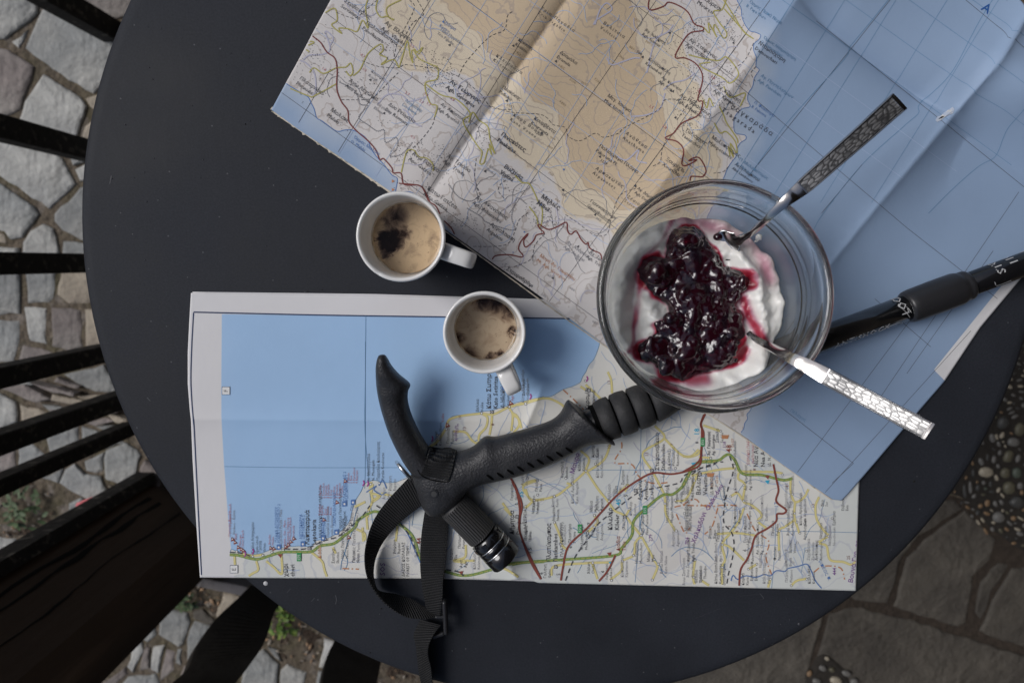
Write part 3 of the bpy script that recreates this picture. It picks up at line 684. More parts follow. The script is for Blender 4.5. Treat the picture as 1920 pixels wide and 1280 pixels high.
# ---- printed inks: thin ribbons and letters lying on the paper
INKS = {}
def ink(name, c): 
    m = mat('ink_' + name, c, .6, spec=.35); INKS[name] = m; return m
for nme, c in dict(black=(.07,.07,.08), grey=(.24,.24,.26), red=(.27,.075,.055), darkred=(.19,.05,.045), yellow=(.70,.62,.27), olive=(.42,.38,.12), ochre=(.52,.46,.24), green=(.19,.31,.09), blue=(.10,.20,.44), paleblue=(.38,.47,.64), violet=(.20,.08,.28),
                   white=(.78,.78,.76), orange=(.52,.24,.12), gridblue=(.13,.26,.42), navy=(.03,.05,.12), lilac=(.46,.45,.54), pink=(.46,.15,.18), brown=(.42,.32,.20), roadgreen=(.05,.30,.10), seaname=(.02,.09,.30), cyan=(.05,.40,.60), magenta=(.42,.08,.32)).items(): ink(nme, c)
IK = list(INKS)
class Ink:
    tscale = .92
    def __init__(s, sheet): s.s = sheet; s.clip = lambda P: sdf_poly(P[:, 0], P[:, 1], sheet.outline) > -1.0; s.P = []; s.Fc = []; s.mi = []; s.lift = []
    def ribbon(s, pts, w, c, dash=None, smooth=True, lift=1, closed=False):
        P = cr(pts, step=4.0, closed=closed) if smooth else cr_lin(pts, 5.0)
        if len(P) < 2: return
        if dash:
            d = np.r_[0, np.cumsum(np.hypot(*np.diff(P[:, :2], axis=0).T))]; t = 0; i = 0
            while t < d[-1] - dash[0] * .3:
                e = min(t + dash[i % len(dash)], d[-1])
                if i % 2 == 0:
                    tt = np.linspace(t, e, 3); s._rib(np.stack([np.interp(tt, d, P[:, 0]), np.interp(tt, d, P[:, 1])], 1), w, c, lift)
                t = e; i += 1
            return
        s._rib(P[:, :2], w, c, lift)
    def _rib(s, P, w, c, lift):
        tg = np.gradient(P, axis=0); n = np.stack([-tg[:, 1], tg[:, 0]], 1); n /= np.maximum(np.hypot(*n.T), 1e-6)[:, None]
        k = sum(len(a) for a in s.P); m = len(P); Q = np.empty((2 * m, 2)); Q[0::2] = P + n * w / 2; Q[1::2] = P - n * w / 2
        s.P.append(Q); s.lift.append(np.full(2 * m, lift * .00005 + .00012))
        for i in range(m - 1): s.Fc.append((k + 2 * i, k + 2 * i + 1, k + 2 * i + 3, k + 2 * i + 2)); s.mi.append(IK.index(c))
    def poly(s, pts, c, lift=1):
        k = sum(len(a) for a in s.P); s.P.append(np.array(pts, float)); s.lift.append(np.full(len(pts), lift * .00005 + .00012)); s.Fc.append(tuple(range(k, k + len(pts)))); s.mi.append(IK.index(c))
    def disc(s, x, y, r, c, lift=2, n=8): s.poly([(x + r * math.cos(6.283 * i / n), y + r * math.sin(6.283 * i / n)) for i in range(n)], c, lift)
    def town(s, x, y, r=2.6): s.disc(x, y, r, 'black', 4); s.disc(x, y, r * .68, 'white', 5)
    def dots(s, cx, cy, rx, ry, n, c='black', r=.9, rot=0):
        for _ in range(n):
            a = rnd.uniform(0, 6.28); q = math.sqrt(rnd.random()); u, v = rx * q * math.cos(a), ry * q * math.sin(a); b = math.radians(rot)
            x = cx + u * math.cos(b) - v * math.sin(b); y = cy + u * math.sin(b) + v * math.cos(b); s.poly([(x - r, y), (x, y - r), (x + r, y), (x, y + r)], c, 4)
    def text(s, st, x, y, size, c='black', a=0, bold=False, sp=1.0, centre=False, lift=6):
        size *= s.tscale
        V, Fc = glyphs(st, bold, sp); V = V * size; 
        if centre: V = V - [(V[:, 0].max() + V[:, 0].min()) / 2, (V[:, 1].max() + V[:, 1].min()) / 2]
        t = math.radians(a); d = (math.cos(t), math.sin(t)); u = (math.sin(t), -math.cos(t))
        Q = np.stack([x + V[:, 0] * d[0] + V[:, 1] * u[0], y + V[:, 0] * d[1] + V[:, 1] * u[1]], 1); k = sum(len(q) for q in s.P)
        s.P.append(Q); s.lift.append(np.full(len(Q), lift * .00005 + .00012))
        for f in Fc: s.Fc.append(tuple(i + k for i in f)); s.mi.append(IK.index(c))
    def build(s, name, parent, label=None):
        P = np.vstack(s.P); out = s.clip(P)
        keep = [i for i, f in enumerate(s.Fc) if not out[list(f)].any()]; s.Fc = [s.Fc[i] for i in keep]; s.mi = [s.mi[i] for i in keep]
        x, y, z = s.s.at(P[:, 0], P[:, 1]); V = np.stack([x, y, z + np.concatenate(s.lift)], 1)
        used = sorted(set(s.mi)); mp = {u: i for i, u in enumerate(used)}
        o = obj(name, V, s.Fc, [INKS[IK[u]] for u in used], parent, mi=[mp[i] for i in s.mi])
        if label: o['label'] = label
        return o
def cr_lin(pts, step):
    P = np.array(pts, float); out = [P[0]]
    for a, b in zip(P[:-1], P[1:]):
        k = max(1, int(math.hypot(*(b - a)) / step))
        for i in range(k): out.append(a + (b - a) * (i + 1) / k)
    return np.array(out)
GL = {}
def glyphs(st, bold, sp):
    key = (st, bold, sp)
    if key not in GL:
        c = bpy.data.curves.new('t', 'FONT'); c.body = st; c.size = 1.0; c.resolution_u = 1; c.space_character = sp; c.offset = .010 if bold else -.003
        o = bpy.data.objects.new('t', c); me = bpy.data.meshes.new_from_object(o)
        V = np.array([tuple(v.co)[:2] for v in me.vertices]).reshape(-1, 2); Fc = [tuple(p.vertices) for p in me.polygons]
        bpy.data.objects.remove(o); bpy.data.meshes.remove(me); bpy.data.curves.remove(c); GL[key] = (V if len(V) else np.zeros((1, 2)), Fc)
    return GL[key]

# ---- paper material driven by where sea, hills and margins are printed
def paper_mat(name, land, tint1, tint2, seac, sea2, contour, elscale, cont_n, rough=.55):
    m = mat(name, land, rough, spec=.35); N = m.node_tree.nodes; L = m.node_tree.links; b = bsdf(m)
    def attr(n): a = N.new('ShaderNodeAttribute'); a.attribute_name = n; return a.outputs['Fac']
    def mix(f, a, c):
        x = N.new('ShaderNodeMix'); x.data_type = 'RGBA'; L.new(f, x.inputs[0])
        if isinstance(a, tuple): x.inputs[6].default_value = (*a, 1)
        else: L.new(a, x.inputs[6])
        x.inputs[7].default_value = (*c, 1); return x.outputs[2]
    def rng(v, a, c, lo=0, hi=1):
        r = N.new('ShaderNodeMapRange'); L.new(v, r.inputs[0]); r.inputs[1].default_value = a; r.inputs[2].default_value = c; r.inputs[3].default_value = lo; r.inputs[4].default_value = hi; return r.outputs[0]
    tc = N.new('ShaderNodeTexCoord'); nz = N.new('ShaderNodeTexNoise'); nz.inputs['Scale'].default_value = elscale; nz.inputs['Detail'].default_value = 4; nz.inputs['Roughness'].default_value = .45; L.new(tc.outputs['Object'], nz.inputs['Vector'])
    e = mth(N, L, 'ADD', attr('elev'), mth(N, L, 'MULTIPLY', nz.outputs[0], .55))
    col = mix(rng(e, .60, .63), land, tint1); col = mix(rng(e, .95, .97), col, tint2)
    fr = mth(N, L, 'FRACT', mth(N, L, 'MULTIPLY', e, cont_n)); cl = rng(mth(N, L, 'ABSOLUTE', mth(N, L, 'SUBTRACT', fr, .5)), .04, .10, .55, 0)
    col = mix(cl, col, contour)
    sea = attr('sea'); s2 = mix(rng(sea, 3, 42, 1, 0), seac, sea2)
    x = N.new('ShaderNodeMix'); x.data_type = 'RGBA'; L.new(rng(sea, -.6, .6), x.inputs[0]); L.new(col, x.inputs[6]); L.new(s2, x.inputs[7]); col = x.outputs[2]
    mg = attr('margin'); col = mix(rng(mg, -.5, .5), col, (.70, .69, .69))
    # handled paper: soft stains and fibres
    n2 = N.new('ShaderNodeTexNoise'); n2.inputs['Scale'].default_value = 14; n2.inputs['Detail'].default_value = 6; L.new(tc.outputs['Object'], n2.inputs['Vector'])
    hs = N.new('ShaderNodeHueSaturation'); L.new(mth(N, L, 'MULTIPLY_ADD', n2.outputs[0], .16, .92), hs.inputs['Value']); L.new(col, hs.inputs['Color']); L.new(hs.outputs[0], b.inputs['Base Color'])
    bp = N.new('ShaderNodeBump'); bp.inputs['Strength'].default_value = .3; bp.inputs['Distance'].default_value = .002; n3 = N.new('ShaderNodeTexNoise'); n3.inputs['Scale'].default_value = 26; n3.inputs['Detail'].default_value = 5; n3.inputs['Roughness'].default_value = .6
    L.new(tc.outputs['Object'], n3.inputs['Vector']); L.new(n3.outputs[0], bp.inputs['Height']); L.new(bp.outputs[0], b.inputs['Normal'])
    return m
m_pA = paper_mat('topographic_paper', (.62, .59, .57), (.66, .57, .43), (.575, .455, .31), (.275, .375, .53), (.40, .475, .58), (.36, .30, .26), 34, 15)
m_pB = paper_mat('road_map_paper', (.64, .66, .63), (.72, .71, .66), (.66, .64, .60), (.355, .54, .78), (.37, .55, .785), (.50, .52, .56), 26, 9)
m_cream = mat('worn_paper_edge', (.60, .54, .44), .8, cols=[((.28, .26, .2), 120, .55, .68)])

# ================= map A: topographic sheet
def seaA_poly():
    w = Z(500, 0, 3.367, [(60,440),(115,520),(190,570),(240,600),(265,618),(280,650),(300,690),(316,745),(350,765),(440,828),(490,822),(540,822),(600,850),(640,890),(660,940),(690,985),(740,1040),(790,1105),(825,1130),(815,1210),(840,1215),(880,1210),(915,1215),(950,1240),(990,1290),(1060,1350),(1200,1500)])
    return w + [(860, 520), (400, 300), (440, 120)]
EC = Z(1350, 0, 3.2, [(60,-220),(80,-60),(100,0),(125,50),(130,100),(150,150),(180,188),(210,195),(243,212),(232,240),(205,262),(200,300),(218,350),(215,400),(235,420),(205,470),(195,520),(170,560),(165,600),(180,640),(130,655),(90,700),(82,760),(95,800),(150,812),(155,835),(120,860),(100,900),(95,940),(75,965),(45,1010),(25,1060),(0,1110)]) + [(1338,372),(1322,420),(1330,470),(1318,520),(1335,560),(1330,610),(1352,640),(1350,690),(1380,720),(1398,738)] + Z(1280, 760, 3.658, [(470,0),(462,35),(440,60),(445,90),(425,120),(418,160),(400,185),(405,230),(385,260)])
seaE = EC + [(1380, 860), (1560, 1000), (2600, 600), (2600, -900), (1300, -900)]
ridgeA = [(880,-60),(980,40),(1060,120),(1140,200),(1180,300)]
def elevA(x, y):
    d = sdf_poly(x, y, ridgeA, signed=False); d2 = sdf_poly(x, y, [(1130,-40),(1200,30),(1240,60)], signed=False)
    return .95 * np.exp(-(d / 150) ** 2) * 1.0 + .35 * np.exp(-(d2 / 80) ** 2) + .10 * nnoise(x, y, .018, 5, 2) + .10 * np.exp(-(sdf_poly(x, y, [(1180,300),(1260,380)], signed=False) / 120) ** 2) + .13 * np.exp(-(sdf_poly(x, y, [(760,40),(800,160),(930,300)], signed=False) / 70) ** 2)
mapA = empty('topographic_map', (0.08, 0.02, T + .001)); tag(mapA, 'large unfolded hiking map with brown hills and blue sea, lying over the road map', 'map')
wpoly = seaA_poly()
def seaA(x, y): return np.maximum(-sdf_poly(x, y, wpoly), -sdf_poly(x, y, seaE))
def marA(x, y):
    return -sdf_poly(x, y, [(1751,693),(1772,714),(1910,552),(2010,420),(1980,400),(1884,528)])
lefte = [(705,-158),(660,-80),(620,0),(590,55),(565,103),(538,152),(512,200),(509,206)]
bote = [(509,206),(560,243),(640,296),(740,364),(860,448),(1000,546),(1125,640),(1250,726),(1392,815),(1450,858),(1520,908),(1562,936),(1578,938)]
righte = [(2200,170),(2060,345),(1906,532),(1838,614),(1770,716),(1718,776),(1640,868),(1590,926),(1578,938)]
tope = [(705,-158),(1100,-150),(1500,-130),(1800,-90),(1905,-5),(1990,70),(2200,170)]
# rows run from the top edge down: top, bottom, left, right
# the sheet's four sides: left edge, bottom edge, right edge, and the far side outside the picture
SA_.outline = lefte + bote[1:] + righte[::-1][1:] + tope[::-1][1:-1]
sheet_mesh('sheet', SA_, tope, bote, lefte, righte, 420, 330, m_pA, mapA, dict(elev=elevA, sea=seaA, margin=marA))
# worn cream edge strip along the lower left edge (layers of paper)
def strip(name, P, w, sheet, dz, m, par, jag=.0, thick=.0006):
    Q = cr(P, step=3); tg = np.gradient(Q[:, :2], axis=0); n = np.stack([-tg[:, 1], tg[:, 0]], 1); n /= np.hypot(*n.T)[:, None]
    ww = np.array([w * (1 + jag * mnoise.noise(Vector((i * .35, 0, 7)))) for i in range(len(Q))])
    V = []
    for a, z2 in ((Q[:, :2], 0), (Q[:, :2] + n * ww[:, None], 0), (Q[:, :2] + n * ww[:, None], thick), (Q[:, :2], thick)):
        x, y, z = sheet.at(a[:, 0], a[:, 1]); V.append(np.stack([x, y, z + dz - z2], 1))
    k = len(Q); V = np.vstack(V); Fc = []
    for i in range(k - 1):
        for b in range(4): c = (b + 1) % 4; Fc.append((b * k + i, b * k + i + 1, c * k + i + 1, c * k + i))
    Fc += [(0, k, 2 * k, 3 * k), (k - 1, 4 * k - 1, 3 * k - 1, 2 * k - 1)]
    return obj(name, V, Fc, m, par)
strip('worn_edge', [(510,200),(560,236),(640,291),(735,357)], 6.5, SA_, -.0003, m_cream, mapA, jag=.9)
strip('under_layer', [(509,207),(640,297),(860,450),(1125,641),(1392,817),(1560,936)], 2.2, SA_, -.0007, m_pA if False else m_cream, mapA, jag=.3)
m_hole = mat('torn_paper', (.46, .52, .62), .8, cols=[((.60, .60, .58), 300, .5, .6)])
P = [(1753,226),(1757,219),(1764,217),(1770,211),(1780,203),(1785,207),(1785,213),(1776,217),(1770,220),(1764,225),(1757,229)]
k = Ink(SA_); V = []
x, y, z = SA_.at(*np.array(P, float).T); obj('torn_corner', np.stack([x, y, z + .0004], 1), [tuple(range(len(P)))], m_hole, mapA)
x, y, z = SA_.at(np.array([1758., 1764, 1770, 1765]), np.array([224., 219, 218, 222])); obj('hole', np.stack([x, y, z + .0006], 1), [(0, 1, 2, 3)], m_crack, mapA)

A1 = lambda p: Z(500, 0, 3.367, p); A2 = lambda p: Z(900, 0, 3.2, p); A3 = lambda p: Z(1350, 0, 3.2, p); A4 = lambda p: Z(700, 300, 3.764, p)
I = Ink(SA_)
# grid: dark lines in two directions, pale ones between
for a, b in (((524,171),(1125,603)), ((610,24),(1165,436)), ((874,0),(1275,297)), ((1178,0),(1400,162)), ((1350,131),(1700,427)), ((1530,40),(1756,219)), ((1756,219),(2000,415)), ((1125,603),(1262,702)), ((1460,760),(1600,868)), ((1700,427),(1870,560)), ((1810,0),(1990,150)), ((1640,560),(1745,650)), ((1600,868),(1560,905)), ((1275,297),(1420,400))):
    I.ribbon([a, b], .8, 'black', smooth=False)
for a, b in (((807,0),(634,285)), ((1025,0),(797,368)), ((1231,0),(955,400)), ((1400,62),(1029,566)), ((1444,0),(1200,335)), ((1669,0),(1403,331)), ((1500,600),(1400,756)), ((1725,575),(1480,905)), ((1820,620),(1540,930)), ((1616,309),(1540,400)), ((1910,360),(1640,760)), ((560,230),(620,130)), ((1862,470),(1700,700))):
    I.ribbon([a, b], .75, 'black', smooth=False)
for o_ in range(-4, 15):
    x = 560 + o_ * 102; I.ribbon([(x, 40 - .12 * x + 60), (x + 520, 40 - .12 * x + 60 + 375)], .8, 'paleblue' if o_ < 8 else 'gridblue', smooth=False) if 520 < x < 1900 and o_ % 1 == 0 else None
for o_ in range(0, 13):
    x = 720 + o_ * 96; I.ribbon([(x, 0), (x - 238, 380)], .8, 'paleblue' if o_ < 7 else 'gridblue', smooth=False) if x < 1890 and x - 238 > 560 else None
for p in (A3([(1640,-10),(1560,120),(1380,440),(1200,620),(1190,680),(1100,760),(850,990),(620,1280),(560,1380)]), A3([(1824,640),(1720,760),(1690,830),(1670,900),(1640,950),(1550,1000),(1400,1130),(1250,1280)]), A3([(1010,0),(880,160),(780,280),(750,350),(560,560),(400,740),(300,880),(170,1060)])):
    I.ribbon(p, 1.1, 'gridblue')
I.ribbon(wpoly[:26], 1.6, 'blue'); I.ribbon(EC, 1.3, 'blue')
I.build('printed_grid', mapA)
I = Ink(SA_)
R_ = [A1([(290,230),(340,270),(380,330),(430,370),(445,440),(443,560),(470,640),(512,700),(520,770),(570,830),(640,890),(690,950),(715,1012),(735,1000),(790,1060),(798,1092),(848,1095),(868,1165),(960,1170),(1000,1210),(1030,1275)]), A4([(180,165),(320,180),(360,220),(390,290),(440,325),(470,380)]), A4([(500,430),(550,480),(578,535)]),
 A4([(833,728),(845,690),(875,673),(960,668),(1045,685),(1055,670),(1025,630),(1040,575),(1092,516),(1088,530),(1060,570),(1075,615),(1130,570),(1150,530),(1205,515),(1180,490),(1160,460),(1175,455),(1200,475),(1240,490),(1300,470),(1362,440),(1370,500),(1395,525),(1430,500),(1465,560),(1500,595),(1515,580),(1522,615),(1555,640),(1600,660),(1612,700)]),
 A2([(1015,-20),(1015,60),(1100,40),(1130,15),(1200,40),(1250,80),(1285,145),(1335,165),(1335,185),(1260,200),(1210,260),(1170,345),(1230,350),(1300,390),(1335,470),(1305,600),(1335,610),(1310,690),(1210,740),(1160,800),(1110,830),(1180,850),(1220,900),(1210,985),(1240,992),(1300,960),(1250,965),(1310,945),(1355,1020),(1335,1060),(1310,1060),(1265,1060),(1260,1085)])]
for p in R_: I.ribbon(p, 2.3, 'darkred', lift=4)
for p in (A1([(370,82),(430,55),(445,130),(410,160),(475,215),(455,180),(520,185),(570,200),(605,130),(640,180),(625,60),(640,-10)]), A1([(270,460),(300,430),(360,465),(440,430),(500,425),(530,400),(545,455),(525,480),(500,450)]), A1([(545,480),(590,440),(640,340),(720,280),(735,320),(712,345),(760,370),(722,410),(800,378),(835,430)]),
 A1([(700,0),(690,60),(720,110),(760,105),(800,130)]), A1([(850,0),(760,50),(770,110),(805,125)]),
 A1([(835,430),(860,350),(888,260),(905,350),(925,400),(915,320),(950,330),(985,300),(960,340),(930,310),(960,370),(1040,410),(1080,430),(1075,500),(1000,530),(1030,650),(1075,670),(1060,740)]), A1([(1000,530),(1100,600),(1200,630),(1285,720),(1240,770),(1330,920),(1360,960),(1345,1030),(1370,1030),(1400,940),(1420,980),(1405,910),(1440,970),(1410,880),(1395,800),(1340,760),(1300,710),(1275,775)]),
 A1([(285,615),(370,570),(440,530)]), A1([(150,560),(220,590),(285,615)]), A1([(260,260),(300,270),(240,300),(270,330)]), A1([(850,1090),(870,1000),(890,950),(930,950),(960,990),(1010,1000),(1050,1040),(1050,1080)]),
 A2([(1480,-10),(1450,60),(1400,70),(1430,130),(1480,200),(1460,230),(1410,150),(1400,180),(1420,225),(1370,140),(1375,200),(1340,165)]), A2([(1465,55),(1530,130),(1600,210)]), A2([(1250,330),(1330,350),(1430,365),(1480,345),(1550,440),(1500,500),(1450,465),(1340,410),(1320,385),(1380,375)]), A2([(1460,520),(1500,585),(1590,560),(1560,640)]),
 A2([(1405,740),(1440,800),(1475,790),(1530,850),(1540,920),(1500,860),(1520,945),(1490,880),(1500,940)]), A2([(1435,640),(1460,690),(1480,740),(1540,830),(1545,860)]), A2([(1340,600),(1360,650),(1375,590),(1400,640)]), A4([(1000,112),(1050,160),(1100,168),(1140,240),(1165,300),(1192,350),(1185,460),(1165,462),(1150,400),(1100,330)]), A3([(20,0),(90,110),(140,190),(200,235)])):
    I.ribbon(p, 2.3, 'olive', lift=3)
for p in (A1([(470,630),(620,630),(680,610),(760,530),(830,460)]), A1([(600,385),(700,420),(830,430),(870,410),(1000,425),(1080,430)]), A1([(1210,485),(1260,390),(1400,240),(1500,190),(1520,100),(1560,70)]), A1([(1080,430),(1130,460),(1210,485),(1350,595),(1420,680),(1560,695)]), A2([(70,640),(190,675),(370,690),(440,750),(510,765),(530,820),(600,845),(690,800),(740,825),(830,800),(860,770),(1000,700),(1080,650),(1110,600),(1230,600),(1310,610)]),
 A2([(1120,830),(1090,900),(1080,970),(1030,1000)]), A4([(670,610),(880,608),(960,580),(1000,500),(1030,420),(1100,365)]), A4([(755,250),(715,130),(725,-10)]), A4([(1355,385),(1450,450),(1560,530),(1650,520),(1680,400),(1740,250),(1850,200)]), A4([(920,270),(880,210),(920,150),(1010,120)]), A4([(1210,520),(1140,600),(1110,700),(990,755)]), A1([(1060,740),(1040,800),(960,900),(870,980)]), A1([(900,0),(930,60),(830,260),(800,380)]), A1([(950,0),(990,90),(920,150),(850,270)]),
 A1([(440,80),(520,110),(570,110),(700,0)]), A3([(200,260),(150,360),(90,410)]), A3([(215,400),(185,440),(210,490)]), A2([(1300,610),(1240,640),(1180,720)]), A3([(50,1000),(20,1030),(-40,1040)])):
    I.ribbon(p, 1.0, 'black', dash=(6, 3.4), lift=4)
for p in (A1([(460,520),(540,560),(570,600),(590,660),(640,670),(580,740),(640,790),(700,830),(740,820),(750,900),(820,870),(820,940),(775,985),(850,975),(920,900)]), A4([(530,170),(600,260),(690,290),(760,240)]), A4([(660,340),(760,400),(800,440),(990,495),(975,400),(1015,270),(1080,310)])): I.ribbon(p, 2.0, 'grey', dash=(2.2, 1.2), lift=4)
# tracks, streams
rr = random.Random(11)
def wig(x, y, a, L, n, amp):
    P = [(x, y)]
    for i in range(n): a += rr.uniform(-amp, amp); x += L * math.cos(a); y += L * math.sin(a); P.append((x, y))
    return P
def onA(P, land=True):
    a = np.array(P, float); return np.all(a[:, 1] - (205 + .69 * (a[:, 0] - 510)) < -8) and np.all(a[:, 0] > 640 - (a[:, 1]) * .52) and (not land or np.all(seaA(a[:, 0], a[:, 1]) < -2))
cnt = 0
for q in range(900):
    x = rr.uniform(540, 1400); y = rr.uniform(0, 640); c = rr.choice(('lilac', 'lilac', 'paleblue', 'paleblue', 'grey'))
    P = wig(x, y, rr.uniform(0, 6.3), rr.uniform(6, 12), rr.randint(6, 14), .7)
    if not onA(P): continue
    e = elevA(np.array([x]), np.array([y]))[0]
    if e > .7 and c != 'paleblue': continue
    I.ribbon(P, 1.6 if c == 'lilac' else 1.0, c, lift=2); cnt += 1
    if cnt > 120: break
for q in range(14):
    P = A1([(230 + q * 9, 380 - q * 6), (330, 350 + q), (300 + q * 3, 420 + q * 5)]) if q < 2 else None
for p in (A1([(230,380),(270,350),(350,345),(400,310),(370,200),(420,240),(400,290)]), A1([(200,380),(250,400),(300,460),(310,560),(285,615)]), A1([(700,660),(760,600),(850,600),(900,640),(980,620),(1010,610)]), A1([(860,690),(900,720),(940,780),(980,800)]), A2([(690,150),(720,60),(760,20),(790,60),(700,120),(680,150)]), A2([(760,350),(790,390),(860,370),(920,350),(960,350)]), A2([(1000,440),(1050,250),(1130,190),(1160,150)]), A2([(1100,540),(1150,500),(1230,480),(1290,440)]), A2([(910,700),(1000,690),(1080,650),(1110,560)]), A2([(820,940),(880,960),(950,900),(940,960),(1000,980)])): I.ribbon(p, 2.6, 'lilac', lift=2)
I.build('printed_roads', mapA)
I = Ink(SA_)
for (cx, cy, rx, ry, n) in ((600,70,26,50,44),(640,145,42,22,40),(578,130,36,34,30),(735,90,26,22,46),(824,135,28,30,120),(800,110,22,20,30),(785,285,60,22,110),(820,325,30,24,40),(715,228,18,10,10),(905,262,16,26,50),(585,180,30,24,20),(655,230,26,16,18),(770,350,34,12,40),(700,165,20,12,8),(960,340,20,22,40),(850,410,44,18,50),(880,420,40,14,40),(1010,400,26,30,80),(1030,420,28,16,70),(1330,60,50,26,120),(1290,115,22,30,40),(1330,135,44,26,90),(1330,180,40,30,120),(1300,205,34,26,70),(1290,240,28,10,40),(1370,165,22,44,60),(1376,40,20,34,40),(1272,320,12,6,22),(1262,85,22,20,20),(945,500,10,8,14)):
    I.dots(cx, cy, rx, ry, n, r=.8)
for x, y, r in ((1014,384,2.4),(1057,318,2.4),(983,435,2),(962,473,1.5)): I.disc(x, y, r * .8, 'blue', 5)
AN = 35
def tri(I, x, y, s=4, c='black', a=AN):
    t = math.radians(a); d = (math.cos(t), math.sin(t)); u = (math.sin(t), -math.cos(t)); I.poly([(x + d[0] * p * s + u[0] * q * s, y + d[1] * p * s + u[1] * q * s) for p, q in ((-.6, -.5), (.6, -.5), (0, .7))], c, 6)
def lab(gr, la, p, f, size=10.5, c='black', bold=False, gap=1.08, a=AN, sp=1.0):
    x, y = f([p])[0]; t = math.radians(a); I.text(gr, x, y, size, c, a, bold, sp)
    if la: I.text(la, x - math.sin(t) * size * gap, y + math.cos(t) * size * gap, size, c, a, bold, sp)
for gr, la, p, s, b in (('Σερβανάτες','Servanates',(487,12),11,0),('Παλαιόκαστρο','Paleokastro',(622,152),11,0),('Αγ. Βλάσιος','Agh. Vlasios',(742,152),12,0),('Πλατανίδια','Platanidia',(205,500),10.5,0),('Άνω Λεχώνια','Ano Lechonia',(515,515),11,0),('Μαλάκι','Malaki',(400,700),11.5,0),('Αγ. Γεώργιος','Agh. Georgios',(1152,522),12,1),('Δύο Ρεύματα','Dio Revmata',(765,665),10.5,0),('Άνω Γατζέα','Ano Gatzea',(915,975),11.5,0),('Αγ. Τριάδα','Agh. Triada',(1135,990),11,0),('Πινακάτες','Pinakates',(1475,855),12,1),('Αγ. Απόστολοι','Agh. Apostoli',(1095,665),9.5,0),('Κάτω Γατζέα','Kato Gatzea',(1010,1195),11.5,0)):
    lab(gr, la, p, A1, s, bold=bool(b))
for gr, la, p, s, c in (('Τρία Πηγάδια','Tria Pigadia',(1090,190),8.5,'grey'),('Κορυφή','Koryfi',(655,455),8.5,'grey'),('Έλγιανη','Elianas',(690,660),8.5,'grey'),('Λεσχιανία','Leschiania',(870,640),8.5,'gridblue'),('Κάστρο','Kastro',(1105,140),9,'blue'),('Όρμος Μαλάκι','O. Malaki',(545,870),9,'blue'),('Δρακότρυπα','Drako',(1400,1050),7.5,'grey')):
    lab(gr, la, p, A1, s, c)
for p in ((655,505),(742,715),(1155,285),(1518,635),(1380,1080)): x, y = A1([p])[0]; tri(I, x, y)
for gr, la, p, s, sp in (('Τρία Πηγάδια','Tria Pigadia',(360,55),9,1.5),('Βελίτσια','Velitsia',(735,145),9.5,1.4),('Κλεισούρα','Klisoura',(92,340),9,1.5),('Κόκκινη','Kokkini',(225,245),9.5,1),('Δραμάλα','Dramala',(475,320),9.5,1),('Πευκάκης','Pefkakis',(130,530),9.5,1),('Κάνα Βούνα','Kana Vouna',(195,695),9.5,1.4),('Κουρβέντα','Kourventa',(320,715),10,1),('Μεγ. Ίσιωμα','Meg. Isioma',(760,580),10,1),('Ανάθεμα','Anathema',(870,805),9.5,1.4),('Παλιόρρεμα Πλάγια','Paliorema Pl.',(710,880),10,1),('Αρπακωτός','Arpakotos',(690,1015),9.5,1.4),('Μηλιές','Milies',(362,1185),13,1),('Βυζίτσα','Vizitsa',(140,1005),12,1),('Αγ. Στέφανος','Agh. Stefanos',(1250,245),10.5,1),('Αγ. Ιωάννης','Agh. Ioannis',(985,185),9,1),('Αγ. Κυριακή','Agh. Kyriaki',(1415,520),10.5,1),('Αγ. Παρασκευή','Agh. Paraskevi',(1195,575),10.5,1),('Ταξιάρχες','Taxiarches',(1225,785),10.5,1),('Ξουρίχτι','Xourichti',(1110,960),11,1),('Τσαγκαράδα','Tsagarada',(1470,625),14,1.45),('Μυλοπόταμος','Mylopotamos',(1385,830),10.5,1),('Αγ. Δημήτριος','Agh. Dimitrios',(940,1135),8.5,1),('Σέσιος','Sesios',(880,1185),8.5,1.4),('Μούρεσι','Mouresi',(1320,-12),12,1),('Κατσαμπέλη','Katsambeli',(1005,360),9,1),('Αγ. Κων/νος','Agh. Kon.',(1085,470),8.5,1)):
    lab(gr, la, p, A2, s, bold=la in ('Milies', 'Vizitsa'), sp=sp)
for x, y in [A2([p])[0] for p in ((200,275),(455,368),(160,605),(370,798),(720,940),(1070,245),(975,343),(1145,545),(1158,548),(1172,706),(930,1112),(1138,198),(1520,258),(497,1140))]: tri(I, x, y)
for st, p, c in (('1450',(200,310),'brown'),('1455',(462,395),'brown'),('1052',(155,635),'brown'),('1267',(325,795),'black'),('1128',(718,965),'black'),('904',(935,315),'black'),('250',(1495,235),'black'),('1100',(530,480),'brown'),('1000',(600,500),'brown'),('1200',(680,475),'brown'),('900',(415,830),'brown'),('800',(400,880),'brown'),('700',(405,1040),'brown'),('600',(445,1195),'brown'),('1300',(820,330),'brown'),('600',(1035,110),'brown'),('700',(985,255),'brown'),('800',(890,285),'brown'),('500',(925,120),'brown'),('1,5',(1010,640),'pink'),('2,3',(1300,545),'pink'),('3,8',(1090,760),'pink'),('0,8',(1380,465),'pink'),('1400',(470,610),'brown'),('500',(1180,900),'brown')):
    x, y = A2([p])[0]; I.text(st, x, y, 8, c, AN + (0 if c != 'brown' else rnd.choice((0, 8, -12))))
for st, p in (('1.8',(345,435)),('3.8',(1155,625)),('4.3',(590,350)),('2.7',(870,590)),('1.6',(990,595)),('1.7',(1005,655)),('2.3',(960,640)),('0.9',(905,865)),('1.0',(600,440)),('2.5',(900,290))): x, y = A1([p])[0]; I.text(st, x, y, 8, 'pink', AN)
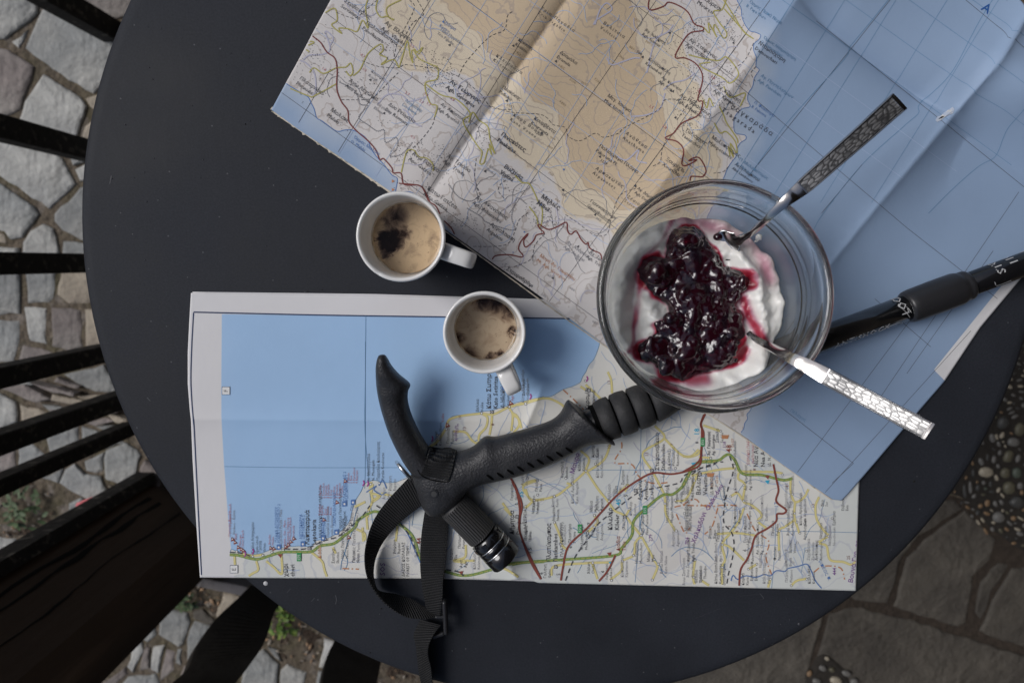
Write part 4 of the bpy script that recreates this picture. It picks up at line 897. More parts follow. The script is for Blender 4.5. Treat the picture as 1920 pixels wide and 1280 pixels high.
for gr, la, p, s, c in (('Νταμούχαρη','Damouchari',(225,265),11,'black'),('Αγ. Παντελεήμων','Agh. Panteleim.',(240,460),9.5,'gridblue'),('Π. Φακίστρα','B. Fakistra',(200,620),8.5,'blue'),('Όρμος Νταμούχαρη','O. Damouchari',(255,230),8.5,'gridblue'),('Όρμος Παπά Νερό','B. Papa Nero',(170,15),9,'gridblue'),('Π. Μυλοπόταμος','B. Mylopotamos',(110,960),9,'gridblue'),('Ακτή Λαμπινού','Akti Lambinou',(85,990),8.5,'black')):
    lab(gr, la, p, A3, s, c)
for gr, la, p, s, c, bb in (('Άγ. Αθανάσιος','Agh. Athanasios',(720,270),11,'black',0),('Αργαλαστή','Argalasti',(820,460),11,'black',0),('Γιαννακοχώρι','Giannakochori',(1525,295),9.5,'black',0),('Αγ. Τρύφων','Agh. Trifon',(1520,655),9.5,'black',0),('Αγ. Ανδρέας','Agh. Andreas',(1360,585),9.5,'grey',0),('Μονή Αγ. Γεωργίου','Mt. Agh. Georgiou',(1170,680),9.5,'orange',0),('Σταυροδρόμι','',(935,772),10.5,'black',1)):
    lab(gr, la, p, A4, s, c, bold=bool(bb))
for p in ((1340,212),(1565,385),(1445,610),(1548,635),(1268,832),(790,80),(1850,185)): x, y = A4([p])[0]; tri(I, x, y)
for p in ((140,210),(140,150)): x, y = A4([p])[0]; tri(I, x, y, 5, 'orange', 90)
for st, p in (('907',(1565,415)),('700',(1325,245)),('600',(1380,905)),('500',(1180,950)),('600',(1540,1140)),('650',(1225,815)),('300',(1420,695))): x, y = A4([p])[0]; I.text(st, x, y, 8, 'grey', AN)
I.text('E', 1814, -6, 26, 'seaname', AN, True); I.text('A', 1838, 18, 26, 'seaname', AN, True); I.text('A', 1874, -8, 26, 'seaname', AN, True); I.text('S', 1790, -22, 26, 'seaname', AN, True)
I.text('Πέλαγος', 1480, 770, 9, 'gridblue', AN)
I.build('printed_lettering', mapA)
# ================= map B: road map
B2 = lambda p: Z(340, 800, 4.267, p); B3 = lambda p: Z(660, 640, 4, p); B4 = lambda p: Z(660, 860, 3.048, p); B5 = lambda p: Z(960, 700, 3.121, p); B6 = lambda p: Z(1280, 760, 3.658, p)
coastB = [(432,1034)] + B2([(400,978),(440,990),(500,1010),(570,1018),(640,1008),(700,985),(770,970),(830,958),(950,950),(1000,955),(1050,945),(1075,910),(1150,893),(1210,870),(1290,820),(1345,750),(1368,660),(1395,585),(1440,510),(1470,450),(1540,425),(1600,440),(1660,445),(1720,438)]) + B3([(350,1045),(440,1000),(510,870),(570,785),(640,715),(700,635),(745,565),(800,552),(860,548),(970,525),(1050,515),(1150,485),(1250,452),(1320,440),(1440,412)]) + B5([(60,180),(120,155),(170,138),(230,132),(300,92),(360,72),(400,50),(412,20),(432,-10)]) + [(1104,684),(1114,672),(1122,652),(1128,632),(1150,600),(1165,560)]
seaBp = coastB + [(1165, 520), (400, 520), (405, 800), (425, 1000)]
mapB = empty('road_map', (0.0, -0.12, T)); tag(mapB, 'folded road map with a pale blue sea and white border, under the walking pole handle', 'map')
def seaB(x, y): return -sdf_poly(x, y, seaBp)
# the printed field: left of this line is the bare margin
fieldL = [(416,590),(415,700),(415,780),(420,870),(430,1000),(440,1086)]
frame_ = [(364,586),(700,592),(1090,597),(1200,600),(2000,600),(2000,1300),(378,1300),(376,1084),(364,850),(362,780),(360,700),(362,620)]
def marB(x, y):
    fl = np.array(fieldL); xl = np.interp(y, fl[:, 1], fl[:, 0]); top = 588 + (x - 364) * .0145
    return np.maximum(xl - x, top - y)
def elevB(x, y): return .38 + .16 * nnoise(x, y, .012, 9, 2) + .25 * np.exp(-(np.hypot(x - 1015, y - 770) / 50) ** 2) + .25 * np.exp(-(sdf_poly(x, y, [(1060,830),(1000,930)], signed=False) / 40) ** 2) + .3 * np.exp(-(sdf_poly(x, y, [(1220,1090),(1330,960)], signed=False) / 50) ** 2) - .3 * np.exp(-(sdf_poly(x, y, [(700,950),(1100,960),(1120,880)], signed=False) / 60) ** 2)
topB = [(358,549),(600,553),(1000,560),(1130,566),(1610,574)]; botB = [(375,1082),(500,1083),(820,1084),(930,1086),(955,1088),(985,1084),(1010,1092),(1300,1099),(1605,1107)]
leftB = [(358,549),(355,600),(352,660),(352,720),(356,770),(358,786),(361,860),(368,980),(375,1082)]; rightB = [(1610,574),(1613,830),(1611,900),(1608,1000),(1605,1107)]
SB.outline = topB + rightB[1:] + botB[::-1][1:] + leftB[::-1][1:-1]
sheet_mesh('sheet', SB, topB, botB, leftB, rightB, 420, 180, m_pB, mapB, dict(elev=elevB, sea=seaB, margin=marB))
m_white_p = mat('white_paper', (.72, .71, .72), .6, var=(20, .03))
SB2 = Sheet(T + .0004, lambda x, y: np.zeros(np.shape(x)))
sheet_mesh('under_leaf', SB2, [(361,547),(700,551),(1128,564),(1600,572)], [(377,1080),(700,1081),(1603,1105)], [(361,547),(355,700),(360,790),(377,1080)], [(1600,572),(1612,900),(1603,1105)], 40, 20, m_white_p, mapB, {})
I = Ink(SB)
I.ribbon([(364,800),(363,790),(362,780),(359,740),(358,700),(360,640),(363,586)][::-1], 2.2, 'navy'); I.ribbon([(362,779),(364,800),(367,860),(372,960),(378,1081)], 2.2, 'navy')
I.ribbon([(363,585),(600,590.5),(830,594),(1090,597.5),(1160,599)], 2.6, 'navy')
for p in ([(686,592),(685,700),(684,800),(690,884),(700,1000)], [(421,874),(560,876),(760,876)], B5([(755,330),(750,560),(745,900),(720,1220)]), B5([(440,565),(620,563),(900,566),(1180,570)]), B5([(0,560),(120,600),(320,700)]), B6([(640,700),(630,1000),(610,1250)]), B6([(640,860),(900,862),(1210,870)]), B3([(100,0),(100,860),(95,1100)])): I.ribbon(p, .9, 'gridblue')
for q, (bx, by) in ((('F'), (424, 732)), (('E'), (439, 1066))):
    s = 6.8; I.poly([(bx - s - .8, by - s - .8), (bx + s + .8, by - s - .8), (bx + s + .8, by + s + .8), (bx - s - .8, by + s + .8)], 'navy', 4); I.poly([(bx - s, by - s), (bx + s, by - s), (bx + s, by + s), (bx - s, by + s)], 'white', 6)
    I.text(q, bx, by, 12, 'black', -90, False, 1, True, 8)
I.ribbon(coastB, 1.0, 'gridblue')
I.build('printed_frame_and_grid', mapB)
I = Ink(SB)
GREEN = [B2([(388,1020),(440,1022),(480,1030),(600,1056),(700,1030),(800,1000),(920,998),(1040,995),(1110,950),(1220,930),(1300,870),(1388,800),(1410,750),(1470,705),(1540,675),(1600,685),(1640,700)]), B4([(265,365),(330,420),(360,470),(385,550),(420,600),(530,640),(650,665),(800,630),(920,595),(1097,585)]), B5([(0,1115),(100,1100),(300,1087),(600,1062),(640,1020),(700,945),(712,860),(790,780),(880,710),(940,705),(1000,655),(1030,600),(1075,525),(1186,515)]), B6([(0,545),(50,450),(110,388),(240,375),(285,345),(320,335),(360,380),(410,465),(540,475),(640,500),(700,510),(752,497)])]
RED = [B5([(0,630),(30,700),(45,800),(42,900),(60,970),(110,1100),(168,1200)]), B4([(895,90),(935,160),(970,260),(958,340),(960,420),(1010,540),(1080,685)]), B5([(285,1208),(300,1120),(330,1008),(440,900),(530,800),(620,705),(740,620),(830,580),(950,585),(1090,540),(1105,450),(1110,330),(1105,290),(1130,235)]), B5([(508,1212),(560,1150),(605,1060)]), B6([(145,60),(122,130),(142,190),(130,280),(110,380),(0,455)]), B6([(620,400),(640,500),(655,580),(640,655),(706,712),(690,738),(645,742),(640,790),(580,840),(500,890),(470,980),(440,1050),(395,1125),(385,1245)])]
YEL = [B5(p) for p in ([(400,450),(450,500),(432,565),(470,555),(540,500),(575,415)], [(432,565),(500,670),(560,745),(600,800),(660,830),(700,880),(755,950),(800,1030),(830,1088),(850,1130),(820,1208)], [(145,625),(65,660),(100,725),(128,740),(250,717),(320,670),(355,640),(400,600),(440,560)], [(835,305),(890,378),(765,465),(820,570),(890,710),(900,820),(955,920)], [(890,378),(1000,480),(1080,475),(1110,440)], [(248,870),(285,960),(290,1000),(325,1035)], [(230,1180),(250,1125),(430,1108),(590,1102)], [(470,1110),(500,1200)], [(575,1205),(640,1150),(645,1095),(710,1062),(720,990),(755,950)], [(0,192),(100,160),(170,145),(230,150),(300,190),(312,240),(280,260)], [(0,230),(30,250),(42,300),(10,345)], [(560,-10),(580,40),(585,115)], [(430,65),(480,110),(520,150)], [(400,75),(430,95)], [(1085,590),(1020,730),(950,742)], [(320,640),(355,650)], [(480,830),(500,870),(440,930)], [(660,690),(680,650),(620,700)], [(690,790),(660,840)])] + \
 [B6(p) for p in ([(0,348),(60,345),(110,300)], [(110,352),(190,358)], [(140,135),(258,175)], [(60,480),(240,440),(365,430),(400,450),(620,455),(685,465)], [(385,458),(380,500),(425,540),(415,652),(470,680),(530,730),(540,760),(515,790),(580,845)], [(328,622),(375,600),(415,652)], [(420,700),(380,800),(330,870),(270,950),(290,1050),(268,1110),(270,1225)], [(230,880),(340,872),(450,880),(500,892)], [(280,950),(330,975),(420,1060)], [(740,500),(740,590),(770,660),(830,630),(862,572)], [(770,660),(765,730),(770,780),(800,875)], [(770,780),(700,830),(660,858),(660,1000)], [(935,625),(910,690),(920,780),(970,860),(998,892),(930,940),(985,960),(1010,1055),(1100,1070),(1160,1088),(1200,1040)], [(85,1055),(70,1170),(85,1235)], [(125,1195),(180,1232)], [(740,1238),(780,1200),(850,1185)], [(600,1188),(585,1245)], [(450,1120),(508,1085)])] + \
 [B2(p) for p in ([(425,1015),(430,1100)], [(600,1070),(615,1140),(570,1170),(540,1190)], [(680,1070),(740,1120),(805,1172),(800,1010)], [(1040,1000),(1090,1040),(1130,1080),(1145,1140),(1165,1195)], [(1212,962),(1235,1010)], [(1400,815),(1465,850),(1470,905)], [(1490,720),(1500,660),(1530,590),(1520,530),(1530,455)], [(1530,590),(1580,550),(1600,540)], [(1600,530),(1680,550)], [(480,1010),(570,1028),(650,1020)], [(1480,700),(1490,820)])] + \
 [B3(p) for p in ([(705,640),(725,590),(770,568),(850,552),(970,540),(1060,545),(1180,490),(1300,462),(1440,420)], [(975,540),(1015,570),(1005,640),(955,700),(945,760),(900,740),(850,680),(760,672)], [(1050,550),(1045,620),(1030,700)], [(1180,500),(1205,550),(1195,670)], [(1205,550),(1250,580),(1270,650)], [(20,1240),(100,1200)], [(580,790),(640,750),(700,660)])] + [B4(p) for p in ([(970,150),(1010,130),(1050,120)], [(990,170),(1010,220),(1040,235),(1097,230)], [(1040,235),(990,280)], [(860,250),(910,320),(870,280)], [(650,490),(645,560),(580,580),(650,590)], [(580,580),(700,580)], [(835,610),(900,640),(960,680)], [(60,390),(65,470)], [(110,130),(105,190),(160,210),(110,250)], [(260,380),(250,470)])]
for p in YEL: I.ribbon(p, 4.6, 'ochre', lift=1); I.ribbon(p, 3.3, 'yellow', lift=3)
for p in GREEN: I.ribbon(p, 5.2, 'green', lift=5); I.ribbon(p, 1.6, 'olive', lift=6, dash=(7, 3))
for p in RED: I.ribbon(p, 3.6, 'darkred', lift=7); I.ribbon(p, 2.2, 'red', lift=8)
for p in (B5([(312,1208),(345,1120),(380,1050),(470,930),(500,880),(620,780),(720,705),(780,680),(970,640),(1000,600),(1060,570),(1186,520)]), B6([(60,470),(120,430),(200,410),(235,385),(275,385)]), B6([(320,345),(345,440),(310,560),(285,680),(280,800),(335,870),(350,960),(335,1060),(310,1160),(298,1245)]), B2([(390,1000),(470,1005),(560,1030)]), B2([(830,972),(920,975),(1000,970),(1080,935),(1150,905),(1240,880),(1300,840),(1360,790),(1440,720),(1510,625)]), B2([(1560,625),(1600,650),(1640,640)]), B4([(540,630),(600,640),(640,665)]), B4([(280,370),(330,440),(380,560)])):
    I.ribbon(p, 2.2, 'black', dash=(9, 6), lift=9)
for p in (B6([(330,1200),(345,1160),(375,1190),(430,1165),(500,1175),(560,1155),(600,1165),(640,1130),(700,1135),(720,1115),(790,1100),(850,1085),(880,1130),(910,1200),(960,1260)]), B4([(265,345),(320,430),(350,500),(390,590)]), B2([(1480,520),(1560,470),(1540,500),(1600,540),(1640,520)]), B3([(200,1080),(230,1040),(260,1100)])): I.ribbon(p, 2.0, 'blue', lift=4)
rr = random.Random(5); cnt = 0
seaBv = lambda a: seaB(a[:, 0], a[:, 1])
for q in range(1200):
    x = rr.uniform(450, 1600); y = rr.uniform(700, 1090); P = wig(x, y, rr.uniform(0, 6.3), rr.uniform(9, 16), rr.randint(4, 10), .5); a = np.array(P)
    if a[:, 1].max() > 1080 + (a[:, 0].mean() - 900) * .02 or a[:, 0].max() > 1598 or a[:, 0].min() < 444 or np.max(seaBv(a)) > -4 or np.any(a[:, 1] < 640 + .69 * (a[:, 0] - 1125)): continue
    I.ribbon(P, rr.choice((.8, .9, 1.3)), rr.choice(('paleblue', 'paleblue', 'lilac', 'gridblue')), lift=2); cnt += 1
    if cnt > 130: break
for p in (B5([(640,400),(640,440),(600,520),(700,530),(740,600),(820,640),(930,635)]), B5([(950,780),(1000,770),(1130,770),(1170,740)]), B5([(960,820),(1010,930),(1040,900)]), B6([(0,680),(50,650),(90,640),(150,690),(300,680),(400,690)]), B6([(240,700),(200,830),(150,880)]), B6([(440,740),(500,860),(590,930),(570,1040),(610,1160)]), B6([(900,1140),(960,1100),(1080,1110),(1110,1190)]), B5([(300,95),(370,160),(420,210)]), B2([(1290,1130),(1420,1135)])): I.ribbon(p, 2.4, 'orange', dash=(12, 5, 2.5, 5), lift=3)
def tri2(x, y, s, c, a): tri(I, x, y, s, c, a)
def tent(x, y, s=7): tri(I, x, y, s, 'red', -20); I.poly([(x - 1.5, y + 1), (x + 1.8, y + .3), (x + .3, y - 2)], 'white', 8)
for p in ((410,895),(430,920),(455,960),(480,975),(495,985),(715,965),(740,970),(835,955),(855,940),(875,915),(900,890),(1140,740),(1245,600),(1310,430),(1340,880)): x, y = B2([p])[0]; tent(x, y, 6.5)
for p in ((715,625),(1190,460)): x, y = B3([p])[0]; tent(x, y, 8)
for (x, y) in ((523,1025),(568,1019),(606,1008),(631,997),(646,944),(662,941)): I.poly([(x - 4, y - 5), (x + 4.5, y - 6), (x + 4.5, y + 4), (x - 4, y + 5)], 'blue', 6); I.disc(x, y, 2.0, 'white', 8)
for (x, y) in ((947,724),): I.poly([(x - 6, y - 5), (x + 6, y - 6), (x + 6, y + 5), (x - 6, y + 6)], 'blue', 6); I.disc(x, y, 2.4, 'white', 8)
for (x, y) in ((681,905),(689,906),(810,822),(994,743),(1100,710),(474,1033),(459,1038)): I.ribbon([(x, y - 5), (x + 2, y), (x - 1, y + 5)], 2.4, 'magenta', lift=6)
for (x, y, c) in ((1142,1037,'red'),(1438,893,'red'),(1145,1054,'cyan'),(1300,869,'cyan'),(1438,902,'cyan'),(525,1040,'red'),(864,1072,'red')): tri(I, x, y, 7, c, -70)
for (x, y, s) in ((444,1033,''),(474,1042,''),(493,1040,''),(510,1034,''),(531,1030,''),(610,1010,''),(644,999,''),(654,989,''),(657,982,''),(691,959,''),(695,907,''),(711,905,''),(731,930,''),(903,774,''),(837,804,''),(823,822,''),(955,762,''),(985,756,''),(820,815,''),(989,896,''),(1008,927,''),(1059,856,'x')): I.town(x, y)
for p in ((80,178),(308,200),(148,625),(130,740),(248,717),(315,610),(353,643),(432,568),(488,528),(480,480),(430,42),(248,870),(285,997),(62,980),(625,707),(670,660),(568,745),(515,802),(482,828),(480,895),(442,930),(685,790),(755,945),(710,1062),(647,1095),(472,1105),(582,1208),(820,1205),(830,1085),(855,1112),(895,760),(955,738),(1008,817),(960,918),(955,553),(1162,495),(1037,612),(1065,625),(1070,1088),(1062,1190),(1105,1208)): x, y = B5([p])[0]; I.town(x, y)
for p in ((260,175),(190,358),(365,432),(418,545),(328,622),(418,652),(385,803),(515,790),(228,880),(270,952),(475,947),(500,898),(458,872),(468,820),(263,1055),(270,1107),(508,1085),(450,1120),(402,1163),(660,1000),(662,858),(708,993),(755,1075),(785,938),(803,873),(783,798),(767,738),(745,665),(752,607),(682,472),(630,460),(960,682),(1023,772),(998,893),(970,923),(928,942),(848,995),(850,1187),(743,1232),(600,1188),(77,1173),(125,1195),(83,1055)): x, y = B6([p])[0]; I.town(x, y, 2.3)
for p, f in (((1025,968),B2),((1048,527),B3),((450,97),B5),((255,1128),B5),((660,838),B5),((722,683),B5),((817,565),B5),((1098,587),B5),((30,835),B5)):
    x, y = f([p])[0]; I.poly([(x - 3.2, y - 3.2), (x + 3.2, y - 3.2), (x + 3.2, y + 3.2), (x - 3.2, y + 3.2)], 'black', 9); I.disc(x, y, 2.2, 'white', 10); I.disc(x, y, 1.3, 'black', 11)
for st, x, y, c in (('E75', 561, 1043, 'roadgreen'), ('E92', 1087, 990, 'roadgreen'), ('E75', 1209, 955, 'roadgreen'), ('E92', 1317, 828, 'roadgreen')):
    I.poly([(x - 4, y - 8), (x + 4, y - 8), (x + 4, y + 8), (x - 4, y + 8)], c, 10); I.text(st, x, y, 7.5, 'white', -90, False, 1, True, 13)
for p in ((290,212),(190,472)): 
    x, y = B6([p])[0]; I.poly([(x - 7, y - 3), (x + 7, y - 3), (x + 5, y + 4), (x - 6, y + 4)], 'orange', 8)
I.build('printed_roads', mapB)
I = Ink(SB)
VA = -90
def labB(gr, la, p, f, s=8.5, c='black', b=False, th=None, a=VA):
    x, y = f([p])[0]; t = math.radians(a); I.text(gr, x, y, s, c, a, b)
    if la: I.text(la, x - math.sin(t) * s * 1.05, y + math.cos(t) * s * 1.05, s, c, a, b)
    if th: I.text(th, x - math.sin(t) * s * 2.0, y + math.cos(t) * s * 2.0, s * .72, c, a)
for gr, la, p, f, s, th in (('Λεπτοκαρυά','Leptokaria',(1022,940),B2,12,'(Δ. ΑΝΑΤΟΛΙΚΟΥ ΟΛΥΜΠΟΥ)'),('Κάτω Σωτηρίτσα','Kato Sotiritsa',(1040,505),B3,12,'(Δ. ΜΕΛΙΒΟΙΑΣ)'),('Κεραμίδι','Keramidi',(450,212),B5,11,''),('Στεφανοβίκειο','Stefanovikio',(858,565),B5,11,'(Δ.ΚΑΡΛΑΣ)'),('Αρμένιο','Armenio',(758,740),B5,11,'(Δ.ΑΡΜΕΝΙΟΥ)'),('Κιλελέρ','Kileler',(585,915),B5,12,'(Χουτκί)'),('Πλατύκαμπος','Platikambos',(225,1100),B5,12,'(Δ.ΠΛΑΤΥΚΑΜΠΟΥ)'),('Βελεστίνο','Velestino',(120,612),B6,12,'(Δ.ΦΕΡΩΝ)'),('Νέα Αγχίαλος','Nea Anchialos',(515,420),B6,12,'(Δ. Ν. ΑΓΧΙΑΛΟΥ)'),('Δήμητρα','Dimitra',(10,940),B5,12,'(Δ.ΛΑΚΕΡΕΙΑΣ)'),('χώρι','chori',(850,1195),B2,12,'')):
    labB(gr, la, p, f, s, b=True, th=th or None)
names = [('Καλάμια','Kalamia'),('Νίκη','Niki'),('Σωτήριο','Sotirio'),('Αχίλλειο','Achillio'),('Μέλισσα','Melissa'),('Αγναντερή','Agnanteri'),('Ασπρόγεια','Asprogia'),('Πλασιά','Plasia'),('Ελευθέριο','Eleftherio'),('Χαρά','Chara'),('Γαλήνη','Galini'),('Κυψέλη','Kipseli'),('Ριζόμυλος','Rizomilos'),('Καναλία','Kanalia'),('Κοκκίνα','Kokkina'),('Αερινό','Aerino'),('Περίβλεπτο','Perivlepto')]
for q, (p, f, gr, la, s) in enumerate((((490,1010),B2,'','',8),((580,1010),B2,'Σκάλα Λιτοχώρου','Skala Litoch.',8),((640,1000),B2,'Γρίτσα','Gritsa',8),((1180,890),B2,'Παραλία Σκοτίνας','Paralia Skotinas',8),((1280,830),B2,'Παραλία Παντελεήμονα','Paralia Pantel.',8),((1325,790),B2,'Πόροι','Pori',8),((1375,750),B2,'Νέοι Πόροι','Nei Pori',9),((1508,430),B2,'Ν. Μεσάγγαλα','N. Mesangala',8.5),((1585,425),B2,'Παραλία Κουλούρας','Paralia Koulouras',8.5),((1680,510),B2,'Ραψάνη','Rapsani',8.5),((1225,1090),B2,'Σκοτίνα','Skotina',8.5),((1300,1050),B2,'Νέος Παντελεήμονας','Neos Pantelimonas',8.5),((1390,1085),B2,'Παλαιός Παντελεήμων','Paleos Pantel.',8.5),
 ((950,525),B3,'Βελίκα','Velika',8.5),((1145,500),B3,'Αγιόκαμπος','Agiokambos',8.5),((1290,460),B3,'Κάτω Πολυδένδρι','Kato Polidendri',8.5),((730,765),B3,'Παλιουριά','Paliouria',8.5),((640,780),B3,'Κόκκινο','Kokkino Nero',8.5),((590,600),B3,'','',8),((75,130),B5,'Σκλήθρο','Sklithro',8.5),((400,570),B5,'Κάλαμος','Kalamos',8.5),((505,610),B5,'Κάτω Καλαμάκι','Kato Kalamaki',8.5),((480,490),B5,'Καστρί','Kastri',8.5),((300,610),B5,'Ανατολή','Anatoli',8.5),((360,760),B5,'Κάτω Αμυγδαλή','Kato Amigdali',8.5),((150,690),B5,'Πλατιά','Platia',8),((130,820),B5,'Νεοχώρι','Neochori',8),((245,780),B5,'Καστρί','Kastri',8),((250,860),B5,'Ναμάτα','Namata',8),((345,990),B5,'Πλαστήρα','Plastira',8.5),((290,1000),B5,'Ομορφοχώρι','Omorfochori',8),((415,1030),B5,'Μελισσοχώρι','Melissochori',8.5),((450,950),B5,'Νίκη','Niki',8.5),((505,975),B5,'Αναγέννηση','Anagennisi',8.5),((470,810),B5,'Μέλια','Melia',8.5),((505,800),B5,'Αγνάντι','Agnanti',8.5),((575,740),B5,'Αχίλλειο','Achillio',8.5),((615,700),B5,'Νίκη','Niki',8),((655,650),B5,'Σωτήριο','Sotirio',8),((700,830),B5,'Κιλελέρ','Kokines',8),((770,940),B5,'Νέο Περιβόλι','Neo Perivoli',8.5),((735,1110),B5,'Μοσχοχώρι','Moschochori',8.5),((650,1190),B5,'Κυπάρισσος','Kiparissos',8.5),((560,1205),B5,'Λοφίσκος','Lofiskos',8),((805,1100),B5,'Μύρα','Mira',8.5),((880,1170),B5,'Κάτω Νίκαια','Kato Nikea',8.5),((915,870),B5,'Μεγάλο Μοναστήρι','Megalo Monastiri',8.5),((970,760),B5,'Αγριελιά','Agrielia',8.5),((950,1010),B5,'Αγναντερή','Agnanteri',8.5),((1025,920),B5,'Μικρό Περιβολάκι','Mikro Perivolaki',8.5),((1040,1100),B5,'Αγία Τριάδα','Agia Triada',9),((1035,1190),B5,'Άνω Σκοτούσα','Ano Skotousa',8.5),((1110,1200),B5,'Θετίδιο','Thetidio',8.5),((950,540),B5,'Ριζόμυλος','Rizomilos',8.5),((1160,480),B5,'Αγ. Γεώργιος','Ag. Georgios',8.5),((1060,740),B5,'Αγ. Γεώργιος','',8),((1010,710),B5,'Χλόη','Chloi',8.5),((880,1010),B5,'','',8),((200,1195),B5,'Γαλήνη','Galini',8.5),((455,1170),B5,'Χάλκη','Chalki',8.5),((85,980),B5,'Έλαφος','Elafos',8.5),
 ((245,255),B6,'Σέσκλο','Sesklo',9),((185,340),B6,'Αγ. Γεώργιος','Ag. Georgios',8.5),((35,610),B6,'Χλόη-Σέσκλου','',8.5),((75,625),B6,'Αγ. Γεώργιος','',8),((365,410),B6,'Αερινό-Aerino','',8.5),((365,580),B6,'Κοκκαλάκια','',8.5),((440,580),B6,'Αγ. Δημήτριος','Ag. Dimitrios',8.5),((290,650),B6,'Κοκκίνα','',8.5),((440,710),B6,'Πύργος','Pirgos',9),((365,810),B6,'Ασπρόγεια','Asprogia',8.5),((435,850),B6,'Αχιλλιο','Anthotopos',8.5),((550,790),B6,'Ευξεινούπολη','Elefthero...',8.5),((195,910),B6,'Ρήγαιο','Rigeo',8.5),((250,930),B6,'Περίχωρα','Perichora',8.5),((235,1070),B6,'Άνω Βασιλικά','Ano Vasilika',8.5),((235,1220),B6,'Κάτω Βασιλικά','Kato Vasilika',8.5),((290,1230),B6,'Δασόλοφος','',8.5),((435,940),B6,'Ευγένεια','Evgenia',8.5),((455,1080),B6,'Παλαιόμυλος','Paleomilos',8.5),((520,1020),B6,'Αγ. Χαράλαμπος','Ag. Charalambos',8.5),((540,1110),B6,'Ναρθάκι','Narthaki',8.5),((420,1230),B6,'Καρυά','Karia',8.5),((480,1200),B6,'Ερεικούσα','Erikousa',8.5),((565,1220),B6,'Κάλιθέα','Kalithea',8.5),((640,1060),B6,'Φυλάκι','Filaki',8.5),((625,890),B6,'Πέρδικα','Perdika',8.5),((715,1100),B6,'Μπραΐλα','Braila',8.5),((745,1010),B6,'Βρύσες','Vrises',8.5),((730,890),B6,'Άνω Μαυρόλοφος','Ano Mavrolofos',8.5),((715,700),B6,'Μαυρόλοφος','Mavrolofos',8.5),((815,820),B6,'Κάτω Αργιλοχώρι','Kato Argilochori',8.5),((845,920),B6,'Αργιλοχώρι','',8.5),((870,1060),B6,'Ζαχαράτικα','Zacharatika',8.5),((925,1060),B6,'Ανθότοπος','Anthotopos',8.5),((955,910),B6,'Νεράιδα','Neraida',8.5),((1015,960),B6,'Νεοχωράκι','Neochoraki',8.5),((1045,820),B6,'Ερέτρια','',8.5),((1070,850),B6,'',"",8.5),((760,600),B6,'Μαύρισσα','',8),((965,690),B6,'Σερ','Ser',8),((1105,720),B6,'Εύβοια','Evia',8),((720,1210),B6,'Πλάτανος','Platanos',8.5),((875,1220),B6,'Καλλιθέα','Kalithea',8.5),((45,860),B6,'Μικρό Περιβολάκι','',8.5),((15,1230),B6,'Άνω Σκοτούσα','',8.5),((100,1215),B6,'Θετίδιο','Thetidio',8.5),
 ((830,590),B4,'','',8),((265,600),B4,'','',8),((15,590),B4,'Γόννοι','Gonni',8),((300,670),B4,'ΔΑΣΟΣ ΚΟΙΛΑΔΑΣ','FOREST OF TEMPI',8.5),((370,560),B4,'Ν. ΤΕΜΠΗ','Ag. Paraskevi',8),((575,575),B4,'Ελάτη','Elia',8.5),((630,620),B4,'Αγιά','Agia',8.5),((705,630),B4,'Κάλαμος','Kalamaki',8.5),((620,510),B4,'Ποταμιά','Potamia',8),((920,235),B4,'Γερακάρι','Gerakari',8),((980,150),B4,'Αμυγδαλή','Amigdali',8.5),((1000,460),B4,'Έλαφος','Elafos',8),((235,610),B4,'','',8),((190,230),B4,'Αιγάνη','Egani',8),((250,540),B4,'Ραψάνη','Rapsani',8),((1045,290),B4,'Πλατανι','Platia',8))):
    if gr or la: labB(gr, la, p, f, s * .93, 'grey' if q % 3 == 0 else 'black')
for st, p, f, s in (('Olympion Beach',(395,880),B2,7.5),('Akti',(445,900),B2,7.5),('Sylvia - Sun - Mare',(835,950),B2,7),('Ariadni',(715,940),B2,7),('Hellas',(740,945),B2,7),('Minerva',(480,950),B2,7),('Union Beach',(500,965),B2,7),('Camping Olympos',(860,930),B2,7),('Poseidon Beach',(880,895),B2,7),('Venezuela',(905,900),B2,7),('Kalypso',(1115,705),B2,7),('Europa',(1135,705),B2,7),('Zeus',(1160,705),B2,7),('Athina',(1180,705),B2,7),('Arion',(1203,705),B2,7),('1 Apollon',(1120,570),B2,7),('2 Poseidon',(1145,570),B2,7),('3 Kymata',(1165,570),B2,7),('4 Heraklia',(1185,570),B2,7),('5 Dias',(1205,570),B2,7),('6 Orfeas',(1230,570),B2,7),('7 Artemis',(1253,570),B2,7),('8 Platamon',(1275,570),B2,7),('9 Castle',(1295,560),B2,7),('1 Arion',(1345,450),B2,7),('2 Rea',(1365,450),B2,7),('3 Paradisos',(1390,450),B2,7),('4 Rapsani',(1412,450),B2,7),('Velika',(690,605),B3,7.5),('Agiokambos',(1210,445),B3,7.5),('Olympos Beach',(400,800),B2,7.5)):
    x, y = f([p])[0]; I.text(st, x, y, s, 'pink', VA)
